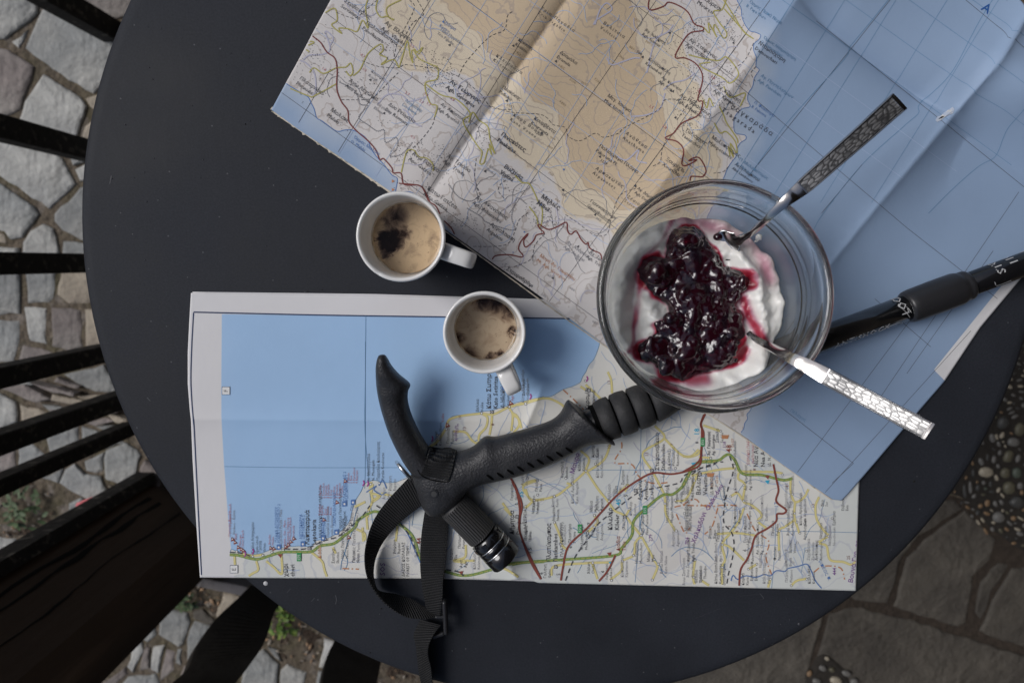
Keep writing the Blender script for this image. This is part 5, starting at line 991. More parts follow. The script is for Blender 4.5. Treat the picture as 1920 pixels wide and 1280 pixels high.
for st, p, f, s, c in (('ΠΛΑΚΑ ΛΙΤΟΧΩΡΟΥ',(770,920),B2,7.5,'blue'),('PLAKA LITOCHOROU 2',(790,925),B2,7.5,'blue'),('ΛΕΠΤΟΚΑΡΥΑ',(965,895),B2,7.5,'blue'),('LEPTOKARIA 2',(985,895),B2,7.5,'blue'),('ΣΚΟΤΙΝΑ',(1135,870),B2,7.5,'blue'),('SKOTINA 2',(1152,870),B2,7.5,'blue'),('ΠΑΝΤΕΛΕΗΜΟΝΑΣ',(1235,790),B2,7.5,'blue'),('ΠΛΑΤΑΜΩΝΑΣ 2',(1315,590),B2,7.5,'blue'),('PLATAMONAS 1',(1333,590),B2,7.5,'blue'),('Litochoro Paralia - Plaka',(805,930),B2,7,'grey'),('Varikou - Kalivia',(430,860),B2,7.5,'grey'),('MELIVIA',(1190,345),B3,7.5,'blue')):
    x, y = f([p])[0]; I.text(st, x, y, s, c, VA)
for st, p, f, s, c, b in (('48',(333,320),B6,16,'red',1),('18',(112,205),B6,15,'cyan',1),('45',(635,770),B5,14,'cyan',1),('35',(65,725),B5,14,'cyan',1),('44',(393,485),B4,13,'red',1),('31',(905,600),B4,13,'red',1),('3',(1030,540),B4,10,'black',0),('17',(655,700),B6,12,'blue',0),('6',(435,1000),B6,11,'black',0),('10',(895,610),B5,11,'black',0),('5',(70,880),B5,11,'black',0),('5',(40,770),B5,11,'black',0),('5',(115,1030),B5,11,'black',0),('5',(282,1180),B5,11,'black',0),('5',(675,720),B5,11,'black',0),('7',(462,885),B5,11,'black',0),('6',(350,1022),B5,11,'black',0),('6',(180,1175),B5,11,'black',0),('4',(540,1165),B5,10,'black',0),('11',(797,485),B5,10,'darkred',0),('8',(1090,410),B5,10,'black',0),('9',(942,420),B5,9,'darkred',0),('12',(575,440),B5,9,'darkred',0),('13',(575,65),B5,9,'darkred',0),('10',(820,585),B3,9,'darkred',0),('13',(855,670),B3,9,'darkred',0),('8',(1065,630),B3,9,'darkred',0),('726',(40,950),B6,10,'violet',1),('444',(1050,1160),B6,10,'violet',1),('279',(820,980),B5,10,'violet',0),('1266',(330,990),B4,8,'violet',0),('538',(295,290),B6,9,'violet',0),('300 m',(785,705),B3,8,'violet',0),('450 m',(790,745),B3,8,'violet',0),('150 m',(800,690),B3,8,'violet',0),('4',(830,210),B6,9,'darkred',0),('13',(902,700),B6,9,'darkred',0),('25',(1145,1055),B6,9,'darkred',0),('7',(490,710),B6,9,'darkred',0),('4',(725,560),B6,9,'darkred',0),('8',(500,445),B6,9,'darkred',0),('4',(375,600),B6,9,'darkred',0),('3',(330,835),B6,9,'darkred',0),('4',(380,870),B6,9,'darkred',0),('2',(850,280),B6,9,'darkred',0),('4',(440,180),B6,9,'darkred',0),('2',(1130,482),B5,9,'violet',0),('4',(365,840),B6,9,'navy',0)):
    x, y = f([p])[0]; I.text(st, x, y, s, c, VA, bool(b))
I.text('Χαλκοδόνι', 1303, 1018, 13, 'violet', -70, True); I.text('Chalkodoni', 1328, 958, 13, 'violet', -60, True); I.text('Μαυρο', 1076, 888, 13, 'violet', -74, True); I.text('Βουνά Γκουρα', 1598, 1092, 13, 'violet', -80, True); I.text('νιπέας π.', 1533, 1050, 11, 'blue', 62); I.text('SOS', 722, 1078, 15, 'violet', -90, True)
I.text('Διόδια', 1162, 1032, 10, 'red', -90, True); I.text('Tolls', 1173, 1032, 10, 'red', -90, True); I.text('Διόδια', 602, 1046, 9, 'orange', -90, True)
I.text('ΕΘΝΙΚΟ ΠΑΡΚΟ', 1405, 870, 8, 'pink', -90); I.text('NATIONAL PARK', 1414, 868, 8, 'pink', -90)
I.text('83.11', 1337, 912, 8, 'orange', -90); I.text('Γ 63.61', 1346, 912, 8, 'orange', -90); I.text('59.57', 1376, 838, 8, 'orange', -90)
I.build('printed_lettering', mapB)
# ================================================================== CUPS AND COFFEE
m_cer = mat('white_porcelain', (.82, .81, .78), .16, spec=.5, coat=.4, var=(25, .02))
m_cerd = mat('patterned_porcelain', (.74, .73, .70), .18, coat=.4)
N = m_cerd.node_tree.nodes; L_ = m_cerd.node_tree.links; b = bsdf(m_cerd); tc = N.new('ShaderNodeTexCoord')
v = N.new('ShaderNodeTexVoronoi'); v.inputs['Scale'].default_value = 85; L_.new(tc.outputs['Object'], v.inputs['Vector']); r1 = N.new('ShaderNodeValToRGB'); L_.new(v.outputs['Distance'], r1.inputs[0])
e = r1.color_ramp.elements; e[0].position = .0; e[0].color = (.30, .03, .10, 1); e[1].position = .62; e[1].color = (.74, .73, .70, 1)
x = r1.color_ramp.elements.new(.38); x.color = (.14, .05, .22, 1); L_.new(r1.outputs[0], b.inputs['Base Color'])
m_stain = mat('coffee_stain_film', (.50, .37, .23), .35, cols=[((.72, .66, .56), 160, .45, .62)])
def cup(px, py, h, r, hdir, base_z, label, pattern, cof, cofr_dark, cname, clabel, chip=False):
    c = U3(px, py, base_z + h); c.z = base_z
    root = empty('espresso_cup', tuple(c)); tag(root, label, 'cup', 'espresso cups of black coffee with crema')
    t = .0021
    out = [(0, .0012), (r * .52, .0012), (r * .545, 0), (r * .60, 0), (r * .64, .0016), (r * .70, .006), (r * .79, .016), (r * .875, .030), (r * .945, .044), (r * .985, h - .004), (r, h - .0012), (r - .0005, h - .0003), (r - .0012, h), (r - .0021, h - .0004), (r - .0028, h - .002)]
    inn = [(r * .945 - t, .042), (r * .865 - t, .028), (r * .77 - t, .016), (r * .66 - t, .008), (r * .4, .0045), (0, .004)]
    V, Fc = lathe(out + inn, 96, c)
    if chip: V = [(a, bb, z - (.0008 * math.exp(-((math.atan2(bb - c.y, a - c.x) + 2.15) / .05) ** 2) if z > c.z + h - .003 else 0)) for a, bb, z in V]
    o = obj('cup_wall', V, Fc, m_cer, root, smooth=True)
    if pattern:   # printed band just proud of the wall
        V, Fc = lathe([(r * .70 + .00015, .006), (r * .79 + .00015, .016), (r * .875 + .00015, .030), (r * .93 + .00015, .041)], 96, c); obj('printed_band', V, Fc, m_cerd, root, smooth=True)
    # strap handle
    d = Vector((math.cos(hdir), math.sin(hdir), 0)); s = Vector((-d.y, d.x, 0)); V = []; Fc = []
    path = cr([(r * .93, h * .80), (r + .004, h * .86), (r + .010, h * .87), (r + .0165, h * .84), (r + .0185, h * .70), (r + .0165, h * .50), (r + .009, h * .34), (r * .80, h * .29)], n=5)
    k = 16; tw = .0021
    for i, (a, z) in enumerate(path):
        tg = path[min(i + 1, len(path) - 1)] - path[max(i - 1, 0)]; tg /= np.linalg.norm(tg); nn = (-tg[1], tg[0])
        w = .0052 + .0008 * abs(i / len(path) - .5)
        for q in range(k):
            t_ = 6.283 * q / k; ca, sa = math.cos(t_), math.sin(t_); ca = math.copysign(abs(ca) ** .55, ca); sa = math.copysign(abs(sa) ** .7, sa)
            p = c + d * (a + nn[0] * sa * tw) + s * (w * ca); V.append((p.x, p.y, c.z + z + nn[1] * sa * tw))
    for i in range(len(path) - 1):
        for q in range(k): j = (q + 1) % k; Fc.append((i * k + q, i * k + j, (i + 1) * k + j, (i + 1) * k + q))
    Fc += [tuple(range(k)), tuple(range(len(path) * k - k, len(path) * k))[::-1]]
    obj('cup_handle', V, Fc, m_cer, root, smooth=True)
    # coffee
    cz = cof; ra = np.interp(cz, [.008, .016, .028, .042, h], [r * .66 - t, r * .77 - t, r * .865 - t, r * .945 - t, r - t]) - .0001
    V = [(c.x, c.y, c.z + cz)]; Fc = []; n = 72; RR = (.1, .2, .3, .4, .5, .6, .7, .8, .88, .94, .975, 1.0)
    for f in RR:
        for q in range(n): a = 6.283 * q / n; V.append((c.x + ra * f * math.cos(a), c.y + ra * f * math.sin(a), c.z + cz + (.0007 * ((f - .9) / .1) ** 2 if f > .9 else 0)))
    nr = len(RR); V += [(c.x + ra * .985 * math.cos(6.283 * q / n), c.y + ra * .985 * math.sin(6.283 * q / n), c.z + cz - .0025) for q in range(n)]; V.append((c.x, c.y, c.z + cz - .0025)); last = len(V) - 1
    for q in range(n):
        j = (q + 1) % n; Fc.append((0, 1 + q, 1 + j))
        for f in range(nr): Fc.append((1 + f * n + q, 1 + (f + 1) * n + q, 1 + (f + 1) * n + j, 1 + f * n + j))
        Fc.append((1 + nr * n + j, 1 + nr * n + q, last))
    V0, F0 = lathe([(ra + .0009, cz + .0022), (ra + .0001, cz - .0002), (ra - .0004, cz + .0001), (ra + .0003, cz + .0024)], 90, c); obj('coffee_stain', V0, F0, m_stain, root, smooth=True)
    me = mesh('coffee', [(a - c.x, bb - c.y, z - c.z - cz) for a, bb, z in V], Fc, coffee_mat(cname, ra, cofr_dark), smooth=True)
    o = link('coffee', me, None, (c.x, c.y, c.z + cz)); tag(o, clabel, 'coffee')
    return root
def coffee_mat(name, ra, spots):
    pale = (.57, .42, .26, 1) if name == 'coffee_pale' else (.43, .335, .23, 1)
    """crema with dark openings; spots = (x, y, radius, softness) as shares of the radius"""
    m = mat(name, (.30, .19, .10), .13, spec=.28, coat=0); N = m.node_tree.nodes; L = m.node_tree.links; b = bsdf(m)
    tc = N.new('ShaderNodeTexCoord'); co = tc.outputs['Object']
    nz = N.new('ShaderNodeTexNoise'); nz.inputs['Scale'].default_value = 95; nz.inputs['Detail'].default_value = 8; nz.inputs['Roughness'].default_value = .66; nz.inputs['Distortion'].default_value = .9; L.new(co, nz.inputs['Vector'])
    n2 = N.new('ShaderNodeTexNoise'); n2.inputs['Scale'].default_value = 55; n2.inputs['Detail'].default_value = 5; L.new(co, n2.inputs['Vector'])
    ad = N.new('ShaderNodeVectorMath'); ad.operation = 'MULTIPLY_ADD'; L.new(nz.outputs['Color'], ad.inputs[0]); ad.inputs[1].default_value = (.018, .018, 0); L.new(co, ad.inputs[2])
    tot = None
    for sx, sy, sr, so in spots:
        vm = N.new('ShaderNodeVectorMath'); vm.operation = 'DISTANCE'; L.new(ad.outputs[0], vm.inputs[0]); vm.inputs[1].default_value = (sx * ra + .009, sy * ra + .009, 0)
        r = N.new('ShaderNodeMapRange'); r.inputs[1].default_value = sr * ra; r.inputs[2].default_value = (sr + so) * ra; r.inputs[3].default_value = 1; r.inputs[4].default_value = 0; L.new(vm.outputs['Value'], r.inputs[0])
        tot = r.outputs[0] if tot is None else mth(N, L, 'MAXIMUM', tot, r.outputs[0])
    # thin crema: streaks
    st = N.new('ShaderNodeMapRange'); st.inputs[1].default_value = .47; st.inputs[2].default_value = .75; st.inputs[4].default_value = .45; L.new(nz.outputs[0], st.inputs[0])
    rp = N.new('ShaderNodeValToRGB'); e = rp.color_ramp.elements; e[0].position = 0; e[0].color = pale; e[1].position = 1; e[1].color = (.012, .006, .004, 1)
    a = e.new(.30); a.color = (.27, .19, .125, 1); a = e.new(.55); a.color = (.12, .08, .056, 1); a = e.new(.85); a.color = (.028, .015, .010, 1)
    f = mth(N, L, 'ADD', mth(N, L, 'MULTIPLY', tot, mth(N, L, 'MULTIPLY_ADD', n2.outputs[0], 1.1, .45)), mth(N, L, 'MULTIPLY', st.outputs[0], .7)); L.new(f, rp.inputs[0])
    # bubbles
    v = N.new('ShaderNodeTexVoronoi'); v.inputs['Scale'].default_value = 620; L.new(co, v.inputs['Vector']); bb = mth(N, L, 'LESS_THAN', v.outputs['Distance'], .22)
    v2 = N.new('ShaderNodeTexNoise'); v2.inputs['Scale'].default_value = 190; L.new(co, v2.inputs['Vector']); msk = mth(N, L, 'GREATER_THAN', v2.outputs[0], .60)
    mx = N.new('ShaderNodeMix'); mx.data_type = 'RGBA'; L.new(mth(N, L, 'MULTIPLY', mth(N, L, 'MULTIPLY', bb, msk), .55), mx.inputs[0]); L.new(rp.outputs[0], mx.inputs[6]); mx.inputs[7].default_value = (.09, .05, .025, 1)
    L.new(mx.outputs[2], b.inputs['Base Color'])
    bp = N.new('ShaderNodeBump'); bp.inputs['Strength'].default_value = .12; bp.inputs['Distance'].default_value = .0006; L.new(v.outputs['Distance'], bp.inputs['Height']); L.new(bp.outputs[0], b.inputs['Normal'])
    return m
cup(751, 444, .062, .0285, -.33, T, 'white espresso cup with foamy tan coffee and a dark round pool, on the bare table', True, .034,
    [(-.56, -.10, .26, .12), (-.40, -.02, .16, .22), (-.30, .60, .0, .42), (-.66, -.36, .0, .25), (-.12, .16, .0, .25)], 'coffee_pale', 'frothy tan coffee with a dark brown pool at its left side', chip=True)
cup(908, 624, .055, .0272, -1.12, T + .0012, 'white espresso cup with flatter brown coffee, on the white border of the road map', True, .0275,
    [(-.05, 1.0, .05, .5), (.35, .88, .06, .5), (.72, .66, .04, .45), (.42, -.84, .01, .2), (-.62, -.86, .0, .42), (-.98, -.3, .0, .28), (1.0, -.1, .0, .22), (.1, -1.0, .0, .28)], 'coffee_flat', 'flat beige coffee with dark wisps along its edges')

# ================================================================== GLASS BOWL WITH YOGURT AND JAM
m_gl = mat('clear_glass', (.965, .985, .98), 0.0, trans=.985, ior=1.47)
K = .94; BZ = T + .0030
# the bowl leans on the walking pole: its lower right side is lifted
TILT = math.radians(8); AXB = Vector((-.347 * math.sin(TILT), .938 * math.sin(TILT), math.cos(TILT)))
lift0 = .046 * K * math.sin(TILT); rimc = U3(1341, 554, BZ + lift0 + .0758 * math.cos(TILT)); bc = rimc - AXB * .0762
BZ = bc.z
def PL(x, y): return -(AXB.x * (x - bc.x) + AXB.y * (y - bc.y)) / AXB.z   # height of the leaning base plane above BZ
def UH(px, py, h):
    """point h above the bowl's leaning base that the picture shows at (px, py)"""
    z = BZ + h
    for _ in range(4): p = U3(px, py, z); z = BZ + h + PL(p.x, p.y)
    return U3(px, py, z)
OUTP = [(0, .0022), (.042, .0022), (.044, .0006), (.046, 0), (.0485, .0010), (.0520, .0035), (.0580, .0095), (.0632, .0190), (.0668, .031), (.0688, .040), (.0696, .0425), (.0697, .0450), (.0703, .0485), (.0706, .0515), (.0716, .0535), (.0719, .0570), (.0736, .066), (.0752, .0690), (.0762, .0712), (.0764, .0735), (.0757, .0755), (.0742, .0766), (.0724, .0766), (.0708, .0756), (.0699, .0738)]
INNP = [(.0696, .070), (.0690, .064), (.0678, .055), (.0656, .044), (.0632, .032), (.0598, .0205), (.0550, .0120), (.049, .0078), (.040, .0066), (0, .0062)]
prof = [(r * K, h) for r, h in OUTP + INNP]; P = cr(prof, n=3); P[:, 0] = np.maximum(P[:, 0], 0)
V, Fc = lathe([tuple(p) for p in P], 144, bc, AXB); bowl = obj('glass_bowl', V, Fc, m_gl, smooth=True); tag(bowl, 'round clear glass bowl holding yogurt and dark jam, on the hiking map', 'bowl')
def inner_r(z): return np.interp(z, [.0062, .0066, .0078, .0120, .0205, .032, .044, .055, .064], [r * K for r in (.0, .040, .049, .0550, .0598, .0632, .0656, .0678, .0690)])
jamP = Z(1100, 320, 2.782, [(500,290),(560,290),(610,325),(640,380),(695,440),(705,500),(800,520),(858,556),(856,600),(800,640),(780,700),(822,770),(800,850),(822,930),(790,990),(700,1040),(600,1058),(555,1075),(500,1095),(420,1070),(360,1010),(285,985),(258,935),(300,890),(345,865),(345,800),(400,765),(440,740),(425,700),(350,640),(290,575),(268,515),(300,465),(360,440),(410,455),(420,380),(455,310)])
def gridpx(x, y, z): return PX(x, y, z)
def ridge(x, y, P, w, a): return a * np.exp(-(sdf_poly(x, y, P, signed=False) / w) ** 2)
def yog_h(px, py):
    h = .0280 + np.zeros(np.shape(px))
    h = h + ridge(px, py, [(1232,450),(1195,470),(1172,510),(1160,570),(1158,620),(1178,650)], 16, .0055) + ridge(px, py, [(1215,575),(1230,610)], 20, .0065) + ridge(px, py, [(1385,480),(1412,520),(1424,580),(1425,640),(1408,690)], 15, .0075)
    h = h + ridge(px, py, [(1300,735),(1360,730),(1405,712),(1430,680)], 22, .010) + ridge(px, py, [(1240,400),(1200,430)], 18, .004) + ridge(px, py, [(1390,630),(1370,660)], 14, .007)
    h = h + ridge(px, py, [(1190,420),(1152,480),(1138,570),(1148,650),(1190,710)], 24, .0085) + ridge(px, py, [(1230,738),(1310,758),(1390,750)], 20, .0075)
    h = h - ridge(px, py, [(1310,415),(1370,432),(1420,470)], 26, .0035) - ridge(px, py, [(1200,500),(1188,560),(1192,640)], 9, .004)
    h = h + .0016 * nnoise(px, py, .055, 21, 3) + .0009 * nnoise(px, py, .17, 22, 2)
    return h
nr, na = 64, 200; V = []; St = []; cpx, cpy = 1296., 560.
rings = np.linspace(0, 1, nr)
ang_ = np.arange(na) * 2 * math.pi / na
pts = []
for s in rings:
    x = bc.x + s * .060 * np.cos(ang_); y = bc.y + s * .060 * np.sin(ang_)
    for _ in range(3):
        px, py = PX(x, y, BZ + .027 + PL(x, y)); h = yog_h(px, py); R = np.minimum(inner_r(h) - .0004, .0640)
        x = bc.x + AXB.x * h + s * R * np.cos(ang_); y = bc.y + AXB.y * h + s * R * np.sin(ang_)
    edge = np.clip((s - .93) / .07, 0, 1); h = h - .0018 * edge ** 2
    pts.append((x, y, h, px, py))
for x, y, h, px, py in pts:
    for q in range(na): V.append((x[q], y[q], BZ + h[q] + PL(x[q], y[q])))
    d = sdf_poly(px, py, jamP); dn = d + 7 * nnoise(px, py, .06, 31, 3)
    st = np.clip(1 - dn / 9, 0, 1) * .85
    st = np.maximum(st, .62 * np.exp(-(sdf_poly(px, py, [(1262,408),(1245,440),(1210,480),(1196,560),(1186,640),(1176,655)], signed=False) / 5.5) ** 2) * np.clip(.75 + .5 * nnoise(px, py, .05, 6, 2), 0, 1))
    st = np.maximum(st, .34 * np.exp(-(sdf_poly(px, py, [(1280,408),(1340,425),(1420,455),(1442,520)], signed=False) / 20) ** 2) * (1 + .3 * nnoise(px, py, .05, 4, 2)))
    st = np.maximum(st, .75 * np.exp(-(sdf_poly(px, py, [(1392,560),(1402,590),(1418,625),(1432,640)], signed=False) / 9) ** 2)); st = np.maximum(st, .6 * np.exp(-(sdf_poly(px, py, [(1290,712),(1320,708)], signed=False) / 12) ** 2))
    St += list(np.clip(st, 0, 1))
Fc = []
for i in range(nr - 1):
    for q in range(na): j = (q + 1) % na; Fc.append((i * na + q, (i + 1) * na + q, (i + 1) * na + j, i * na + j))
base = len(V)
for zz in (.018, .012, .0080):
    for q in range(na): rr_ = inner_r(zz) - .0005; xx, yy = bc.x + AXB.x * zz + rr_ * math.cos(ang_[q]), bc.y + AXB.y * zz + rr_ * math.sin(ang_[q]); V.append((xx, yy, BZ + zz + PL(xx, yy))); St.append(.05)
lastring = (nr - 1) * na
for k, a0 in enumerate((lastring, base, base + na)):
    b0 = base + k * na
    for q in range(na): j = (q + 1) % na; Fc.append((a0 + q, b0 + q, b0 + j, a0 + j))
V.append((bc.x, bc.y, BZ + .0068)); St.append(0)
for q in range(na): Fc.append((base + 2 * na + q, len(V) - 1, base + 2 * na + (q + 1) % na))
m_yog = mat('yogurt', (.82, .81, .77), .30, sss=.25, sssc=(1, .9, .75), bump=(260, .25, .0012)); N = m_yog.node_tree.nodes; L_ = m_yog.node_tree.links; b = bsdf(m_yog)
at_ = N.new('ShaderNodeAttribute'); at_.attribute_name = 'stain'; rp = N.new('ShaderNodeValToRGB'); e = rp.color_ramp.elements; e[0].color = (.80, .79, .75, 1); e[1].color = (.13, .004, .012, 1)
for p_, c_ in ((.12, (.78, .72, .69, 1)), (.4, (.52, .27, .33, 1)), (.65, (.40, .04, .075, 1)), (.85, (.22, .008, .02, 1))): q_ = e.new(p_); q_.color = c_
L_.new(at_.outputs['Fac'], rp.inputs[0]); L_.new(rp.outputs[0], b.inputs['Base Color'])
yog = obj('yogurt', V, Fc, m_yog, smooth=True); a = yog.data.attributes.new('stain', 'FLOAT', 'POINT'); a.data.foreach_set('value', np.array(St, np.float32)); yog.data.update()
tag(yog, 'thick white yogurt streaked pink with berry juice, filling the glass bowl', 'yogurt')
# smears of yogurt on the glass
rr = random.Random(3); V = []; Fc = []
def lump(V, Fc, c, rx, ry, rz, rot=0, n=10, m_=6, jit=.2):
    k = len(V); ca, sa = math.cos(rot), math.sin(rot); V.append((c[0], c[1], c[2] + rz))
    for i in range(1, m_):
        ph = math.pi * i / m_
        for q in range(n):
            t = 6.283 * q / n; f = 1 + jit * rr.uniform(-1, 1); x = rx * math.sin(ph) * math.cos(t) * f; y = ry * math.sin(ph) * math.sin(t) * f
            V.append((c[0] + x * ca - y * sa, c[1] + x * sa + y * ca, c[2] + rz * math.cos(ph)))
    V.append((c[0], c[1], c[2] - rz)); e_ = len(V) - 1
    for q in range(n):
        j = (q + 1) % n; Fc.append((k, k + 1 + q, k + 1 + j)); Fc.append((e_, k + 1 + (m_ - 2) * n + j, k + 1 + (m_ - 2) * n + q))
        for i in range(m_ - 2): a_ = k + 1 + i * n; Fc.append((a_ + q, a_ + n + q, a_ + n + j, a_ + j))
for px, py, zz, r1, r2, ro in ((1429,438,.033,.0028,.0020,.8),(1424,425,.036,.0016,.0010,0),(1440,428,.034,.0022,.0014,2.2),(1418,452,.030,.0012,.0009,0),(1432,700,.026,.0045,.0018,.9),(1438,708,.026,.0026,.0012,1.0),(1420,726,.026,.0040,.0016,.5),(1444,692,.028,.0022,.0008,1.3),(1425,712,.028,.0050,.0022,.6)):
    p = UH(px, py, zz); cx_, cy_ = bc.x + AXB.x * zz, bc.y + AXB.y * zz; d = Vector((p.x - cx_, p.y - cy_)); R = float(inner_r(zz)) - .0015
    if d.length > R: d *= R / d.length
    V = []; Fc = []; lump(V, Fc, (cx_ + d.x, cy_ + d.y, BZ + zz + PL(cx_ + d.x, cy_ + d.y)), r1, r2, .0012, ro); obj('yogurt_smear', V, Fc, m_yog, yog, smooth=True)
# jam: berries and syrup run together
V = []; Fc = []; rr = random.Random(12); jp = np.array(jamP); hub = [(1290,440,.022),(1230,500,.014),(1330,500,.012),(1380,525,.011),(1300,560,.018),(1260,600,.012),(1350,600,.014),(1290,650,.018),(1350,650,.015),(1230,660,.010),(1270,690,.010)]
cnt = 0
while cnt < 150:
    px = rr.uniform(1195, 1410); py = rr.uniform(423, 715); r = rr.choice((4, 6, 8, 10, 13, 15)); d = float(sdf_poly(np.array([px]), np.array([py]), jamP)[0])
    if d > -r * .5: continue
    top = max(.0095 * math.exp(-((px - a) ** 2 + (py - bq) ** 2) / 2 / 26 ** 2) * c_ / .014 for a, bq, c_ in hub)
    z = float(yog_h(np.array([px]), np.array([py]))) * .4 + .0280 * .6 + rr.uniform(0, 1) * top + min(-d, 16) / 16 * .003
    p = UH(px, py, z); R = r / 2750.; lump(V, Fc, tuple(p), R * rr.uniform(.7, 1.5), R * rr.uniform(.7, 1.2), R * rr.uniform(.55, .85), rr.uniform(0, 3), 12, 8, .12); cnt += 1
# syrup bed holding the berries together
G = 5
for px in range(1190, 1415, G):
    for py in range(420, 716, G):
        d = float(sdf_poly(np.array([float(px)]), np.array([float(py)]), jamP)[0])
        if d > -2.5: continue
        top = max(.0080 * math.exp(-((px - a) ** 2 + (py - bq) ** 2) / 2 / 26 ** 2) * c_ / .014 for a, bq, c_ in hub); z = .0295 + min(-d, 14) / 14 * (.0012 + top * .8)
        p = UH(px + rr.uniform(-2, 2), py + rr.uniform(-2, 2), z + rr.uniform(-.0006, .0006)); lump(V, Fc, (p.x, p.y, p.z - .002), .0022, .0022, .0034, rr.uniform(0, 2), 6, 5, .1)
m_jam = mat('berry_jam', (.020, .0022, .0060), .09, spec=.6, coat=.6, sss=0, cols=[((.10, .005, .014), 85, .56, .74), ((.010, .004, .008), 90, .5, .6)], bump=(105, .6, .0030)); bsdf(m_jam).inputs['Coat Roughness'].default_value = .03
jam = obj('berry_jam', V, Fc, m_jam, smooth=True); tag(jam, 'glossy dark red berry jam heaped on the yogurt in the bowl', 'jam')
rm = jam.modifiers.new('r', 'REMESH'); rm.mode = 'VOXEL'; rm.voxel_size = .00062; sm = jam.modifiers.new('s', 'SMOOTH'); sm.iterations = 15; sm.factor = .5; bake(jam)
lone = empty('tmp', (0, 0, 0)); bpy.data.objects.remove(lone)
V = []; Fc = []; p = UH(1346, 444, .0265); lump(V, Fc, tuple(p), .0034, .0028, .0030, .3, 16, 10, .03); 
obj('stray_berry', V, Fc, m_jam, jam, smooth=True)

# ================================================================== SPOONS
m_grv = mat('steel_groove', (.10, .10, .10), .35, metal=1)
m_st = mat('polished_steel', (.56, .55, .54), .16, metal=1, bump=(500, .03, .0004)); m_pan = mat('hammered_steel', (.60, .59, .57), .36, metal=1)
N = m_pan.node_tree.nodes; L_ = m_pan.node_tree.links; b = bsdf(m_pan); tc = N.new('ShaderNodeTexCoord'); mp = N.new('ShaderNodeMapping'); mp.inputs['Scale'].default_value = (1.15, .6, 1); L_.new(tc.outputs['UV'], mp.inputs[0])
v = N.new('ShaderNodeTexVoronoi'); v.feature = 'DISTANCE_TO_EDGE'; v.inputs['Scale'].default_value = 360; v.inputs['Randomness'].default_value = .8; L_.new(mp.outputs[0], v.inputs['Vector'])
r_ = N.new('ShaderNodeMapRange'); r_.inputs[1].default_value = 0; r_.inputs[1].default_value = .03; r_.inputs[2].default_value = .20; L_.new(v.outputs['Distance'], r_.inputs[0]); bp = N.new('ShaderNodeBump'); bp.inputs['Strength'].default_value = .6; bp.inputs['Distance'].default_value = .00009; L_.new(r_.outputs[0], bp.inputs['Height']); L_.new(bp.outputs[0], b.inputs['Normal'])
mx = N.new('ShaderNodeMix'); mx.data_type = 'RGBA'; mx.inputs[6].default_value = (.14, .14, .14, 1); mx.inputs[7].default_value = (.64, .63, .61, 1); L_.new(mth(N, L_, 'MULTIPLY_ADD', r_.outputs[0], .9, .1), mx.inputs[0]); L_.new(mx.outputs[2], b.inputs['Base Color'])
